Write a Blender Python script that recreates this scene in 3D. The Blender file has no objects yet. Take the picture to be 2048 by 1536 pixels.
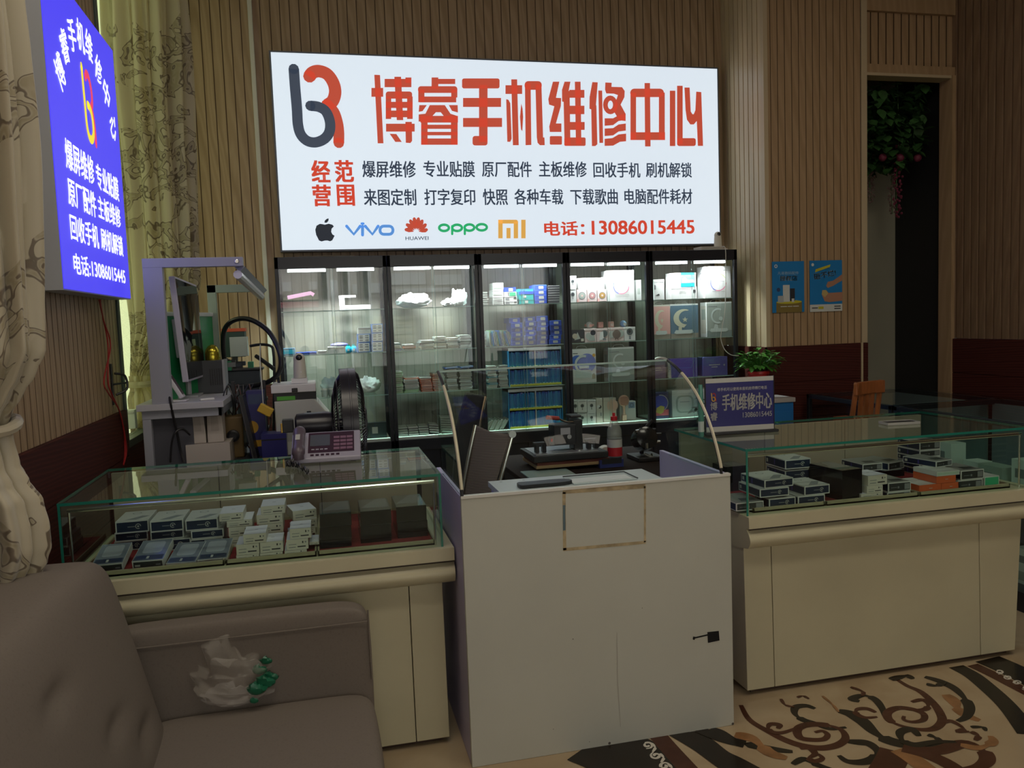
import bpy, bmesh, math, random
from mathutils import Vector, Matrix, Euler
R_ = random.Random(7)
PI = math.pi
sc = bpy.context.scene
COL = sc.collection
# ---------------------------------------------------------------- camera
CAM_H = 1.55; FPX = 1620.0
YAW, PITCH, ROLL = math.radians(13.14), math.radians(4.53), math.radians(2.10)
def cam_axes():
    cy, sy, cp, sp, cr, sr = math.cos(YAW), math.sin(YAW), math.cos(PITCH), math.sin(PITCH), math.cos(ROLL), math.sin(ROLL)
    f = Vector((sy*cp, cy*cp, -sp)); r = Vector((cy, -sy, 0)); d = f.cross(r)
    return cr*r+sr*d, -sr*r+cr*d, f
CR, CD, CF = cam_axes()
cd = bpy.data.cameras.new('camera'); cam = bpy.data.objects.new('camera', cd); COL.objects.link(cam)
cd.sensor_width = 36.0; cd.lens = FPX/2048*36.0; cd.clip_start = 0.05; cd.clip_end = 200
cam.matrix_world = Matrix(((CR.x, -CD.x, -CF.x, 0), (CR.y, -CD.y, -CF.y, 0), (CR.z, -CD.z, -CF.z, CAM_H), (0, 0, 0, 1)))
sc.camera = cam
# ---------------------------------------------------------------- daylight, exposure
SKY = 5.2
w = bpy.data.worlds.new('world'); sc.world = w; w.use_nodes = True
w.node_tree.nodes['Background'].inputs[0].default_value = (0.92, 0.96, 1.0, 1)
w.node_tree.nodes['Background'].inputs[1].default_value = SKY
sc.view_settings.view_transform = 'Standard'; sc.view_settings.look = 'None'
sc.view_settings.gamma = 1.0; sc.view_settings.exposure = 0.0; sc.view_settings.use_curve_mapping = False
cy_ = sc.cycles
cy_.transparent_max_bounces = 28; cy_.max_bounces = 8; cy_.glossy_bounces = 4; cy_.diffuse_bounces = 3
cy_.caustics_reflective = False; cy_.caustics_refractive = False
cy_.sample_clamp_indirect = 3.0
def area(name, loc, rot, sx, sy, watts, col, parent=None):
    l = bpy.data.lights.new(name, 'AREA'); l.shape = 'RECTANGLE'; l.size = sx; l.size_y = sy; l.energy = watts; l.color = col
    o = bpy.data.objects.new(name, l); COL.objects.link(o); o.location = loc; o.rotation_euler = rot
    if parent: o.parent = parent
    return o
# ---------------------------------------------------------------- pixel helpers (photo measurements -> metres)
def ray(px, py):
    return CR*((px-1024)/FPX) + CD*((py-768)/FPX) + CF
def at(px, py, Y):
    v = ray(px, py); t = Y/v.y; return Vector((v.x*t, Y, CAM_H+v.z*t))
def atx(px, py, X):
    v = ray(px, py); t = X/v.x; return Vector((X, v.y*t, CAM_H+v.z*t))
def atz(px, py, Z):
    v = ray(px, py); t = (Z-CAM_H)/v.z; return Vector((v.x*t, v.y*t, Z))
def XP(px, Y, z):
    a = (px-1024)/FPX; q = CR-CF*a; return -(q.y*Y+q.z*(z-CAM_H))/q.x
def ZP(py, X, Y):
    a = (py-768)/FPX; q = CD-CF*a; return CAM_H-(q.x*X+q.y*Y)/q.z
# ---------------------------------------------------------------- materials
MC = {}
def mat(name, col, rough=0.6, metal=0.0, emit=0.0, noise=0.0, nscale=8.0, spec=0.5, bump=0.0, coat=0.0, stretch=(1, 1, 1), alpha=1.0):
    if name in MC: return MC[name]
    m = bpy.data.materials.new(name); m.use_nodes = True; nt = m.node_tree; b = nt.nodes['Principled BSDF']
    c = (*col, 1)
    b.inputs['Base Color'].default_value = c; b.inputs['Roughness'].default_value = rough; b.inputs['Metallic'].default_value = metal
    b.inputs['Specular IOR Level'].default_value = spec; b.inputs['Coat Weight'].default_value = coat
    b.inputs['Alpha'].default_value = alpha
    if emit > 0:
        b.inputs['Emission Color'].default_value = c; b.inputs['Emission Strength'].default_value = emit
    if noise > 0 or bump > 0:
        tc = nt.nodes.new('ShaderNodeTexCoord'); mp = nt.nodes.new('ShaderNodeMapping'); mp.inputs['Scale'].default_value = stretch
        n = nt.nodes.new('ShaderNodeTexNoise'); n.inputs['Scale'].default_value = nscale; n.inputs['Detail'].default_value = 5
        nt.links.new(tc.outputs['Object'], mp.inputs[0]); nt.links.new(mp.outputs[0], n.inputs['Vector'])
        if noise > 0:
            r = nt.nodes.new('ShaderNodeValToRGB'); r.color_ramp.elements[0].position = .3; r.color_ramp.elements[1].position = .7
            r.color_ramp.elements[0].color = (*[max(0, x*(1-noise)) for x in col], 1); r.color_ramp.elements[1].color = (*[min(1, x*(1+noise)) for x in col], 1)
            nt.links.new(n.outputs['Fac'], r.inputs[0]); nt.links.new(r.outputs[0], b.inputs['Base Color'])
            if emit > 0: nt.links.new(r.outputs[0], b.inputs['Emission Color'])
        if bump > 0:
            bp = nt.nodes.new('ShaderNodeBump'); bp.inputs['Strength'].default_value = bump; bp.inputs['Distance'].default_value = 0.01
            nt.links.new(n.outputs['Fac'], bp.inputs['Height']); nt.links.new(bp.outputs[0], b.inputs['Normal'])
    MC[name] = m; return m
def emis(name, col, s):
    if name in MC: return MC[name]
    m = bpy.data.materials.new(name); m.use_nodes = True; nt = m.node_tree
    b = nt.nodes['Principled BSDF']; b.inputs['Base Color'].default_value = (*[x*.5 for x in col], 1); b.inputs['Roughness'].default_value = .5
    b.inputs['Emission Color'].default_value = (*col, 1); b.inputs['Emission Strength'].default_value = s
    MC[name] = m; return m
def glass(name, tint=(0.93, 0.98, 0.96), ior=1.45, rough=0.0, boost=1.0):
    if name in MC: return MC[name]
    m = bpy.data.materials.new(name); m.use_nodes = True; nt = m.node_tree; nt.nodes.remove(nt.nodes['Principled BSDF'])
    out = [n for n in nt.nodes if n.type == 'OUTPUT_MATERIAL'][0]
    t = nt.nodes.new('ShaderNodeBsdfTransparent'); t.inputs[0].default_value = (*tint, 1)
    g = nt.nodes.new('ShaderNodeBsdfGlossy'); g.inputs['Roughness'].default_value = rough; g.inputs[0].default_value = (1, 1, 1, 1)
    f = nt.nodes.new('ShaderNodeFresnel'); f.inputs[0].default_value = ior
    mx = nt.nodes.new('ShaderNodeMixShader')
    mu = nt.nodes.new('ShaderNodeMath'); mu.operation = 'MULTIPLY'; mu.inputs[1].default_value = boost; mu.use_clamp = True
    ge = nt.nodes.new('ShaderNodeNewGeometry'); sb = nt.nodes.new('ShaderNodeMath'); sb.operation = 'SUBTRACT'; sb.inputs[0].default_value = 1.0
    m2 = nt.nodes.new('ShaderNodeMath'); m2.operation = 'MULTIPLY'
    nt.links.new(ge.outputs['Backfacing'], sb.inputs[1]); nt.links.new(f.outputs[0], mu.inputs[0]); nt.links.new(mu.outputs[0], m2.inputs[0]); nt.links.new(sb.outputs[0], m2.inputs[1]); nt.links.new(m2.outputs[0], mx.inputs[0])
    nt.links.new(t.outputs[0], mx.inputs[1]); nt.links.new(g.outputs[0], mx.inputs[2]); nt.links.new(mx.outputs[0], out.inputs[0])
    MC[name] = m; return m
def ramp_mat(name, cols, scale, stretch, rough=.6, kind='wave', dist=4.0, bump=0.0, spec=.4, coat=0):
    """wood / marble: noise-distorted bands through a colour ramp, object space"""
    m = bpy.data.materials.new(name); m.use_nodes = True; nt = m.node_tree; b = nt.nodes['Principled BSDF']
    b.inputs['Roughness'].default_value = rough; b.inputs['Specular IOR Level'].default_value = spec; b.inputs['Coat Weight'].default_value = coat
    tc = nt.nodes.new('ShaderNodeTexCoord'); mp = nt.nodes.new('ShaderNodeMapping'); mp.inputs['Scale'].default_value = stretch
    nt.links.new(tc.outputs['Object'], mp.inputs[0])
    if kind == 'wave':
        n = nt.nodes.new('ShaderNodeTexWave'); n.inputs['Scale'].default_value = scale; n.inputs['Distortion'].default_value = dist; n.inputs['Detail'].default_value = 3; n.inputs['Detail Scale'].default_value = 1.2
        n.bands_direction = 'DIAGONAL'
    else:
        n = nt.nodes.new('ShaderNodeTexNoise'); n.inputs['Scale'].default_value = scale; n.inputs['Detail'].default_value = 8; n.inputs['Distortion'].default_value = dist
    nt.links.new(mp.outputs[0], n.inputs['Vector'])
    r = nt.nodes.new('ShaderNodeValToRGB'); e = r.color_ramp.elements
    e[0].position = cols[0][0]; e[0].color = (*cols[0][1], 1); e[1].position = cols[-1][0]; e[1].color = (*cols[-1][1], 1)
    for p, c in cols[1:-1]:
        k = e.new(p); k.color = (*c, 1)
    nt.links.new(n.outputs['Fac'], r.inputs[0]); nt.links.new(r.outputs[0], b.inputs['Base Color'])
    MC[name] = m; return m
# ---------------------------------------------------------------- mesh builder
class MB:
    def __init__(s): s.v = []; s.f = []; s.m = []; s.ms = []
    def mi(s, m):
        if m not in s.ms: s.ms.append(m)
        return s.ms.index(m)
    def add(s, vs, fs, m, X=None):
        k = len(s.v); i = s.mi(m)
        s.v += [tuple(X @ Vector(v)) if X is not None else tuple(v) for v in vs]
        for f in fs: s.f.append([k+a for a in f]); s.m.append(i)
        return s
    def box(s, a, b, m, X=None):
        x0, y0, z0 = a; x1, y1, z1 = b
        vs = [(x0, y0, z0), (x1, y0, z0), (x1, y1, z0), (x0, y1, z0), (x0, y0, z1), (x1, y0, z1), (x1, y1, z1), (x0, y1, z1)]
        return s.add(vs, [(0, 3, 2, 1), (4, 5, 6, 7), (0, 1, 5, 4), (1, 2, 6, 5), (2, 3, 7, 6), (3, 0, 4, 7)], m, X)
    def cbox(s, c, d, m, X=None):
        return s.box((c[0]-d[0]/2, c[1]-d[1]/2, c[2]-d[2]/2), (c[0]+d[0]/2, c[1]+d[1]/2, c[2]+d[2]/2), m, X)
    def prism(s, pts, axis, a, b, m, X=None):
        """polygon pts (2D) extruded along axis from a to b"""
        n = len(pts)
        def P(p, t):
            return {'x': (t, p[0], p[1]), 'y': (p[0], t, p[1]), 'z': (p[0], p[1], t)}[axis]
        vs = [P(p, a) for p in pts]+[P(p, b) for p in pts]
        fs = [list(range(n))[::-1], list(range(n, 2*n))]+[(i, (i+1) % n, n+(i+1) % n, n+i) for i in range(n)]
        return s.add(vs, fs, m, X)
    def tube(s, pts, r, m, n=8, X=None, closed=False, cap=True):
        pts = [Vector(p) for p in pts]; N = len(pts); rs = r if isinstance(r, (list, tuple)) else [r]*N
        vs = []; up = None
        for i, p in enumerate(pts):
            a = pts[(i-1) % N] if (i > 0 or closed) else p; b = pts[(i+1) % N] if (i < N-1 or closed) else p
            t = (b-a).normalized() if (b-a).length > 1e-9 else Vector((0, 0, 1))
            if up is None: up = Vector((0, 0, 1)) if abs(t.z) < .9 else Vector((1, 0, 0))
            u = (up-t*up.dot(t)); u = u.normalized() if u.length > 1e-6 else t.orthogonal().normalized(); up = u; w2 = t.cross(u)
            for k in range(n):
                an = 2*PI*k/n; vs.append(p+(u*math.cos(an)+w2*math.sin(an))*rs[i])
        fs = []
        for i in range(N if closed else N-1):
            j = (i+1) % N
            for k in range(n): fs.append((i*n+k, i*n+(k+1) % n, j*n+(k+1) % n, j*n+k))
        if cap and not closed: fs += [tuple(range(n))[::-1], tuple(range((N-1)*n, N*n))]
        return s.add(vs, fs, m, X)
    def lathe(s, prof, m, n=24, X=None, ax='z'):
        vs = []
        for r, z in prof:
            for k in range(n):
                a = 2*PI*k/n; c, d = r*math.cos(a), r*math.sin(a)
                vs.append((c, d, z) if ax == 'z' else ((z, c, d) if ax == 'x' else (d, z, c)))
        fs = []
        for i in range(len(prof)-1):
            for k in range(n): fs.append((i*n+k, i*n+(k+1) % n, (i+1)*n+(k+1) % n, (i+1)*n+k))
        fs += [tuple(range(n))[::-1], tuple(range((len(prof)-1)*n, len(prof)*n))]
        return s.add(vs, fs, m, X)
    def sph(s, c, r, m, n=14, q=8, X=None, sc3=(1, 1, 1)):
        T = Matrix.Translation(c) @ Matrix.Diagonal((*sc3, 1))
        if X is not None: T = X @ T
        return s.lathe([(max(1e-4, r*math.sin(PI*i/q)), -r*math.cos(PI*i/q)) for i in range(q+1)], m, n, T)
    def grid(s, nu, nv, fn, m, X=None, close=False):
        vs = [fn(i/(nu-1 if not close else nu), j/(nv-1)) for j in range(nv) for i in range(nu)]
        fs = []
        for j in range(nv-1):
            for i in range(nu if close else nu-1):
                a = j*nu+i; b = j*nu+(i+1) % nu; fs.append((a, b, b+nu, a+nu))
        return s.add(vs, fs, m, X)
    def build(s, name, parent=None, smooth=False, bevel=0, seg=2, loc=None, rot=None, solid=0, subd=0, ang=35):
        me = bpy.data.meshes.new(name); me.from_pydata([tuple(v) for v in s.v], [], s.f)
        for m in s.ms: me.materials.append(m)
        me.polygons.foreach_set('material_index', s.m)
        me.update()
        if smooth:
            me.polygons.foreach_set('use_smooth', [True]*len(me.polygons)); me.set_sharp_from_angle(angle=math.radians(ang))
        o = bpy.data.objects.new(name, me); COL.objects.link(o)
        if loc is not None: o.location = loc
        if rot is not None: o.rotation_euler = rot
        if parent: o.parent = parent
        if solid:
            md = o.modifiers.new('Solidify', 'SOLIDIFY'); md.thickness = solid; md.offset = 0
        if subd:
            md = o.modifiers.new('Subsurf', 'SUBSURF'); md.levels = subd; md.render_levels = subd
        if bevel:
            md = o.modifiers.new('Bevel', 'BEVEL'); md.width = bevel; md.segments = seg; md.limit_method = 'ANGLE'; md.angle_limit = math.radians(40)
        return o
def tag(o, label, cat, group=None, kind=None):
    o['label'] = label; o['category'] = cat
    if group: o['group'] = group
    if kind: o['kind'] = kind
    return o
def thing(name, label, cat, loc=(0, 0, 0), rotz=0, group=None):
    o = bpy.data.objects.new(name, None); COL.objects.link(o); o.empty_display_size = .05
    o.location = loc; o.rotation_euler = (0, 0, rotz); return tag(o, label, cat, group)
def struct(mb, name, **k):
    o = mb.build(name, **k); o['kind'] = 'structure'; return o
def copy_tree(o, parent=None):
    c = o.copy(); COL.objects.link(c); c.parent = parent
    for ch in [x for x in COL.objects if x.parent == o]: copy_tree(ch, c)
    return c
# ---------------------------------------------------------------- lettering and flat print
TXT = {}
def text_geo(s):
    k = s
    if k not in TXT:
        cu = bpy.data.curves.new('t', 'FONT'); cu.body = s; cu.size = 1; cu.resolution_u = 3; cu.fill_mode = 'BOTH'
        o = bpy.data.objects.new('t', cu); COL.objects.link(o)
        bpy.context.view_layer.update()
        me = o.to_mesh()
        TXT[k] = ([tuple(v.co) for v in me.vertices], [tuple(p.vertices) for p in me.polygons])
        o.to_mesh_clear(); bpy.data.objects.remove(o); bpy.data.curves.remove(cu)
    return TXT[k]
def put_text(mb, s, O, U, V, x0, y0, x1, y1, m, bold=0.0, rot=0, keep=False):
    """fit text s to rect (x0,y0)-(x1,y1) on the plane O + U*x + V*y"""
    vs, fs = text_geo(s)
    xs = [v[0] for v in vs]; ys = [v[1] for v in vs]; a, b, c, d = min(xs), max(xs), min(ys), max(ys)
    O, U, V = Vector(O), Vector(U), Vector(V); cx, cy, sr, cr2 = (x0+x1)/2, (y0+y1)/2, math.sin(rot), math.cos(rot)
    if U.cross(V).dot(NRM) < 0: fs = [f[::-1] for f in fs]
    e = bold*(y1-y0)
    for ex, ey in (((-e, -e*.6), (e, -e*.6), (-e, e*.6), (e, e*.6)) if bold else ((0, 0),)):
      out = []
      for v in vs:
        X = ((v[0]-a)/(b-a)-.5)*(x1-x0); Y = ((v[1]-c)/(d-c)-.5)*(y1-y0)
        out.append(O+U*(cx+ex+X*cr2-Y*sr)+V*(cy+ey+X*sr+Y*cr2))
      mb.add(out, fs, m)
NRM = Vector((0, -1, 0))
def rib(mb, pts, wd, m, O=(0, 0, 0), U=(1, 0, 0), V=(0, 0, 1), cap=True, closed=False, n=6):
    """flat ribbon (stroke) on a plane; pts 2D, wd width or list"""
    O, U, V = Vector(O), Vector(U), Vector(V); N = len(pts); ws = wd if isinstance(wd, (list, tuple)) else [wd]*N
    vs = []; fs = []
    for i in range(N):
        a = pts[i-1] if (i > 0 or closed) else pts[i]; b = pts[(i+1) % N] if (i < N-1 or closed) else pts[i]
        dx, dy = b[0]-a[0], b[1]-a[1]; l = math.hypot(dx, dy) or 1; nx, ny = -dy/l*ws[i]/2, dx/l*ws[i]/2
        vs += [O+U*(pts[i][0]+nx)+V*(pts[i][1]+ny), O+U*(pts[i][0]-nx)+V*(pts[i][1]-ny)]
    for i in range(N if closed else N-1):
        j = (i+1) % N; fs.append((2*i, 2*i+1, 2*j+1, 2*j))
    mb.add(vs, fs, m)
    if cap and not closed:
        for p, q in ((pts[0], ws[0]), (pts[-1], ws[-1])): disc(mb, p, q/2, m, O, U, V, 10)
def disc(mb, p, r, m, O=(0, 0, 0), U=(1, 0, 0), V=(0, 0, 1), n=18, ry=None):
    O, U, V = Vector(O), Vector(U), Vector(V); ry = ry or r
    mb.add([O+U*(p[0]+r*math.cos(2*PI*k/n))+V*(p[1]+ry*math.sin(2*PI*k/n)) for k in range(n)], [tuple(range(n))], m)
def spl(pts, n=6):
    """Catmull-Rom through points (any dimension)"""
    pts = [Vector(p) for p in pts]; out = []
    for i in range(len(pts)-1):
        p0 = pts[max(0, i-1)]; p1 = pts[i]; p2 = pts[i+1]; p3 = pts[min(len(pts)-1, i+2)]
        for k in range(n):
            t = k/n; out.append(.5*((2*p1)+(p2-p0)*t+(2*p0-5*p1+4*p2-p3)*t*t+(3*p1-p0-3*p2+p3)*t**3))
    out.append(pts[-1]); return out
# ================================================================ materials in the room
WOOD = ramp_mat('slat wood', [(0, (.33, .225, .125)), (.35, (.40, .28, .165)), (.7, (.42, .30, .18)), (1, (.37, .255, .145))], 2.6, (2.4, 2.4, .30), rough=.5, dist=7)
WOODR = ramp_mat('slat wood right', [(0, (.355, .235, .125)), (.5, (.42, .285, .16)), (1, (.375, .25, .135))], 2.5, (2.2, 2.2, .28), rough=.5, dist=6)
DWOOD = ramp_mat('dark red wood', [(0, (.045, .010, .008)), (.5, (.085, .020, .014)), (1, (.05, .012, .010))], 3, (.35, .35, 6), rough=.6, dist=3, spec=.2)
CREAM = mat('cream lacquer', (.54, .50, .335), rough=.38, noise=.06, nscale=3)
GRV = mat('slat groove', (.13, .08, .045), rough=.8)
GROOVE = mat('seam dark', (.03, .02, .012), rough=.8)
WHITEM = mat('white laminate', (.53, .54, .475), rough=.42, noise=.04, nscale=2.5)
BLACKM = mat('black frame', (.012, .014, .020), rough=.28)
BLACKP = mat('black plastic', (.014, .014, .016), rough=.38)
DGREY = mat('dark grey', (.05, .05, .055), rough=.5)
GREYM = mat('grey paint', (.40, .41, .42), rough=.4)
CHROME = mat('chrome', (.75, .74, .70), rough=.18, metal=1)
WHT = mat('white', (.80, .80, .78), rough=.45)
GLS = glass('clear glass', boost=.6); GLT = glass('counter glass', tint=(.90, .965, .94), boost=.9); GLC = glass('cabinet glass', tint=(.94, .97, .96), boost=2.4)
GEDGE = mat('glass edge', (.02, .20, .15), rough=.15, coat=.3)
REDF = mat('red felt', (.20, .012, .015), rough=.95, noise=.2, nscale=60)
WX, WY, RX = -1.0, 5.8, 4.65
# ---------------------------------------------------------------- walls
def slats(mb, p0, d, L, z0, z1, pitch, gw, gd, m, nrm, back=.10):
    p0 = Vector(p0); d = Vector(d); nrm = Vector(nrm); prof = []; t = 0.0
    while t < L-1e-6:
        e = min(t+pitch-gw, L); prof += [(t, 0), (e, 0)]
        if e < L: prof += [(e+gw*.15, -gd), (min(e+gw*.85, L), -gd)]
        t += pitch
    pts = [p0+d*a+nrm*b for a, b in prof]
    n = len(pts); vs = []
    for p in pts: vs += [(p.x, p.y, z0), (p.x, p.y, z1)]
    fs = []
    flip = (d.cross(Vector((0, 0, 1)))).dot(nrm) < 0
    for i in range(n-1):
        f = (2*i, 2*i+2, 2*i+3, 2*i+1); fs.append(f[::-1] if flip else f)
    g1 = [f for i, f in enumerate(fs) if i % 4 in (1, 2, 3)]; g0 = [f for i, f in enumerate(fs) if i % 4 == 0]
    mb.add(vs, g0, m); mb.add(vs, g1, GRV if gd < .012 else m)
    a = p0-nrm*back; b = p0+d*L-nrm*(gd+.002)
    mb.box((min(a.x, b.x), min(a.y, b.y), z0), (max(a.x, b.x), max(a.y, b.y), z1), m)
def wains(mb, p0, d, L, z1, nrm, t=.016):
    p0 = Vector(p0); d = Vector(d); nrm = Vector(nrm); h = z1/5
    for i in range(5):
        a = p0-nrm*.05; b = p0+d*L+nrm*t
        mb.box((min(a.x, b.x), min(a.y, b.y), i*h+.002), (max(a.x, b.x), max(a.y, b.y), (i+1)*h-.003), DWOOD)
    a = p0-nrm*.05; b = p0+d*L+nrm*(t-.006)
    mb.box((min(a.x, b.x), min(a.y, b.y), 0), (max(a.x, b.x), max(a.y, b.y), z1-.002), DWOOD)
CEIL = 4.3
b = MB(); slats(b, (WX, -3, 0), (0, 1, 0), 7.46, 1.165, CEIL, .062, .008, .006, WOOD, (1, 0, 0))
b.box((WX-.1, 4.46, 3.9), (WX, 5.8, CEIL), WOOD); b.box((WX-.1, 4.46, 0), (WX, 5.8, .98), DWOOD); b.box((WX-.1, 5.62, .98), (WX, 5.9, 3.9), WOOD)
wains(b, (WX, -3, 0), (0, 1, 0), 7.46, 1.165, (1, 0, 0)); struct(b, 'wall_left')
b = MB(); slats(b, (WX-.1, WY, 0), (1, 0, 0), 4.2, 1.165, CEIL, .0635, .006, .005, WOOD, (0, -1, 0)); wains(b, (WX-.1, WY, 0), (1, 0, 0), 4.2, 1.165, (0, -1, 0))
struct(b, 'wall_back')
WOODP = mat('rib wood sign-lit', (.56, .45, .28), rough=.4, noise=.12, nscale=4, stretch=(3, 3, .4))  # paler tone carries the sign's light on the pillar's side ribs
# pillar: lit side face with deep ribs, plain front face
PX0, PX1, PY = 3.085, 3.90, 5.2
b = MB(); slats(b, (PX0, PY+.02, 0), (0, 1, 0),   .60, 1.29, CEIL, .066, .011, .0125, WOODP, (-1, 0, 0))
slats(b, (PX0, PY, 0), (1, 0, 0), PX1-PX0, 1.29, CEIL, .055, .005, .005, WOODR, (0, -1, 0), back=.008); b.box((PX0+.04, PY+.01, 0), (PX1, WY, CEIL), WOODR)
b.box((PX0-.004, PY-.006, 1.29), (PX0+.028, PY+.03, CEIL), mat('corner strip', (.52, .42, .27), rough=.45))
b.box((PX1-.045, PY-.010, 1.29), (PX1, PY+.01, CEIL), mat('corner strip', (.52, .42, .27)))
wains(b, (PX0, PY, 0), (1, 0, 0), PX1-PX0, 1.29, (0, -1, 0)); wains(b, (PX0, PY, 0), (0, 1, 0), .6, 1.29, (-1, 0, 0))
b.box((PX1-.06, PY-.022, 0), (PX1-.045, PY-.01, 1.29), mat('corner strip', (.52, .42, .27)))
struct(b, 'wall_pillar')
LZ = ZP(147, 4.2, PY)
b = MB(); slats(b, (PX1, PY+.03, 0), (1, 0, 0), RX-PX1, LZ+.06, ZP(24, 4.2, PY), .064, .010, .010, WOODR, (0, -1, 0))
b.box((PX1, PY+.0, LZ), (RX, PY+.13, LZ+.06), WOODR); b.box((PX1, PY+.0, ZP(24, 4.2, PY)), (RX, PY+.13, CEIL), WOODR)
struct(b, 'wall_lintel')
WOODD = ramp_mat('slat wood right wall dim', [(0, (.19, .115, .068)), (.5, (.235, .15, .09)), (1, (.20, .125, .075))], 2.5, (2.2, 2.2, .28), rough=.5, dist=6)  # right wall's weaker light put into a darker wood tone
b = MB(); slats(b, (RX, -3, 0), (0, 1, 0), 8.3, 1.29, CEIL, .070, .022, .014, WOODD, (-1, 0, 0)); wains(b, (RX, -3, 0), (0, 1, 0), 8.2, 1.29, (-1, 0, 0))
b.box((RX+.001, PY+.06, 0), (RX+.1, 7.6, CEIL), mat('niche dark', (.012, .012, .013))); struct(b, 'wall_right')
# niche behind the doorway
NICHE = mat('niche olive paint', (.30, .285, .215), rough=.7, noise=.08, nscale=1.5)
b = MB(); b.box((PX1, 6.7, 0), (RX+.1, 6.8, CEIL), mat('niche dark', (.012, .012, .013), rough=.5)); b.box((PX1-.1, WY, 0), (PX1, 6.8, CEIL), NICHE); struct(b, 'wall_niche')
xd = XP(1846, 5.84, 1.5)
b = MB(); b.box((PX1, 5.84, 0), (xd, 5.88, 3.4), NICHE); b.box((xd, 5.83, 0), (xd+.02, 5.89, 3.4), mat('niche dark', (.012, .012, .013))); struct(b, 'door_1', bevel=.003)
b = MB(); b.box((PX1, PY+.01, 0), (PX1+.012, PY+.12, LZ), mat('corner strip', (.52, .42, .27))); b.box((RX-.03, PY-.01, 0), (RX, PY+.12, LZ), WOODR); b.box((PX1, PY, LZ-.02), (RX, PY+.12, LZ), mat('corner strip', (.52, .42, .27))); struct(b, 'trim_1')
# front wall (behind the camera) with the shop's street opening, ceiling
b = MB(); GP = mat('plaster', (.45, .42, .38), rough=.9)
OX0, OX1, OZ1 = -.9, 3.9, 3.0
b.box((WX-.1, -3.1, 0), (OX0, -3, CEIL), GP); b.box((OX1, -3.1, 0), (RX+.1, -3, CEIL), GP); b.box((OX0, -3.1, OZ1), (OX1, -3, CEIL), GP); b.box((OX0, -3.1, -.1), (OX1, -3, .85), GP); struct(b, 'wall_front')  # unseen low sill added to cut grazing daylight near the floor
b = MB(); b.box((WX-.1, -3.1, CEIL), (RX+.1, 7.7, CEIL+.1), mat('ceiling', (.30, .28, .25), rough=.9)); struct(b, 'ceiling')
for i, (lx, ly) in enumerate(((.1, .9), (2.3, .9), (-.1, 2.2), (3.0, 2.2))):
    t = thing('ceiling_lamp', 'flat white rectangular ceiling lamp panel above the counters', 'lamp', (lx, ly, CEIL), group='ceiling lamp panels')
    bb = MB(); bb.box((-.62, -.32, -.03), (.62, .32, 0), WHT); bb.build('housing', t, bevel=.003)
    bb = MB(); bb.box((-.58, -.28, -.036), (.58, .28, -.031), emis('lamp glow', (1, .93, .80), 1.0)); bb.build('diffuser', t)
    a_ = area('lamp_light', (0, 0, -.045), (0, 0, 0), 1.12, .54, 14, (1, .90, .74), t)
# white conduit down the back wall
b = MB(); x = XP(523, WY, 2.4); b.box((x-.015, WY-.02, 1.17), (x+.015, WY, CEIL), mat('pvc', (.62, .60, .50), rough=.35)); struct(b, 'trim_2', bevel=.004)
# ---------------------------------------------------------------- window behind the far curtain
b = MB(); fr = mat('window frame', (.04, .06, .05), rough=.4)
for a, c in (((WX-.06, 4.46, .98), (WX+.012, 4.50, 3.9)), ((WX-.06, 5.60, .98), (WX+.01, 5.64, 3.9)), ((WX-.06, 4.46, .96), (WX+.01, 5.64, 1.0)), ((WX-.06, 4.46, 3.86), (WX+.01, 5.64, 3.9))): b.box(a, c, fr)
wn = struct(b, 'window_1', bevel=.003)
b = MB(); b.box((WX-.04, 4.5, 1.0), (WX-.034, 5.6, 3.86), glass('window glass', tint=(.46, .48, .34))); b.build('pane', wn)
# ---------------------------------------------------------------- floor with the marble medallion
b = MB(); BEI = ramp_mat('beige marble', [(0, (.24, .16, .09)), (.4, (.36, .27, .165)), (.62, (.42, .33, .21)), (1, (.29, .20, .12))], 2.2, (1, 1, 1), rough=.14, kind='noise', dist=1.2)
FDK = ramp_mat('dark marble', [(0, (.006, .005, .004)), (.5, (.018, .014, .010)), (1, (.04, .025, .018))], 9, (1, 1, 1), rough=.25, spec=.25, kind='noise', dist=1)
FBR = ramp_mat('brown marble', [(0, (.035, .012, .006)), (.5, (.065, .022, .012)), (1, (.10, .04, .022))], 9, (1, 1, 1), rough=.25, spec=.25, kind='noise', dist=1)
FOR = mat('orange marble', (.26, .125, .05), rough=.12, noise=.3, nscale=12); FWH = mat('white marble', (.55, .52, .45), rough=.12)
b.box((WX-.1, -3.1, -.1), (RX+.1, 7.7, 0), BEI)
def fl(pts, sx=3.368, ox=1440, oy=1250): return [(lambda p: (p.x, p.y))(atz(ox+x/sx, oy+y/sx, 0)) for x, y in pts]
FZ = [0.0006]
def strip(pts, wd, m, **k):
    FZ[0] += .00004; P2 = [(p.x, p.y) for p in spl([Vector((*q, 0)) for q in fl(pts, **k)], 6)]; n = len(P2)
    ws = [wd*(.45+.55*math.sin(PI*min(1, (i+1)/(n*.5)))) if i < n/2 else wd*(.35+.65*math.sin(PI/2+PI/2*(i-n/2)/(n/2))) for i in range(n)] if isinstance(wd, float) and wd < .05 else wd
    ws = [q*1.2 for q in ws] if isinstance(ws, list) else ws
    k0 = len(b.v); rib(b, P2, ws, m, O=(0, 0, FZ[0]), U=(1, 0, 0), V=(0, 1, 0), cap=False)
    for i in range(k0, len(b.v)): v = b.v[i]; b.v[i] = (v[0], v[1], v[2]+(i-k0)//2*6e-6)
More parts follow.
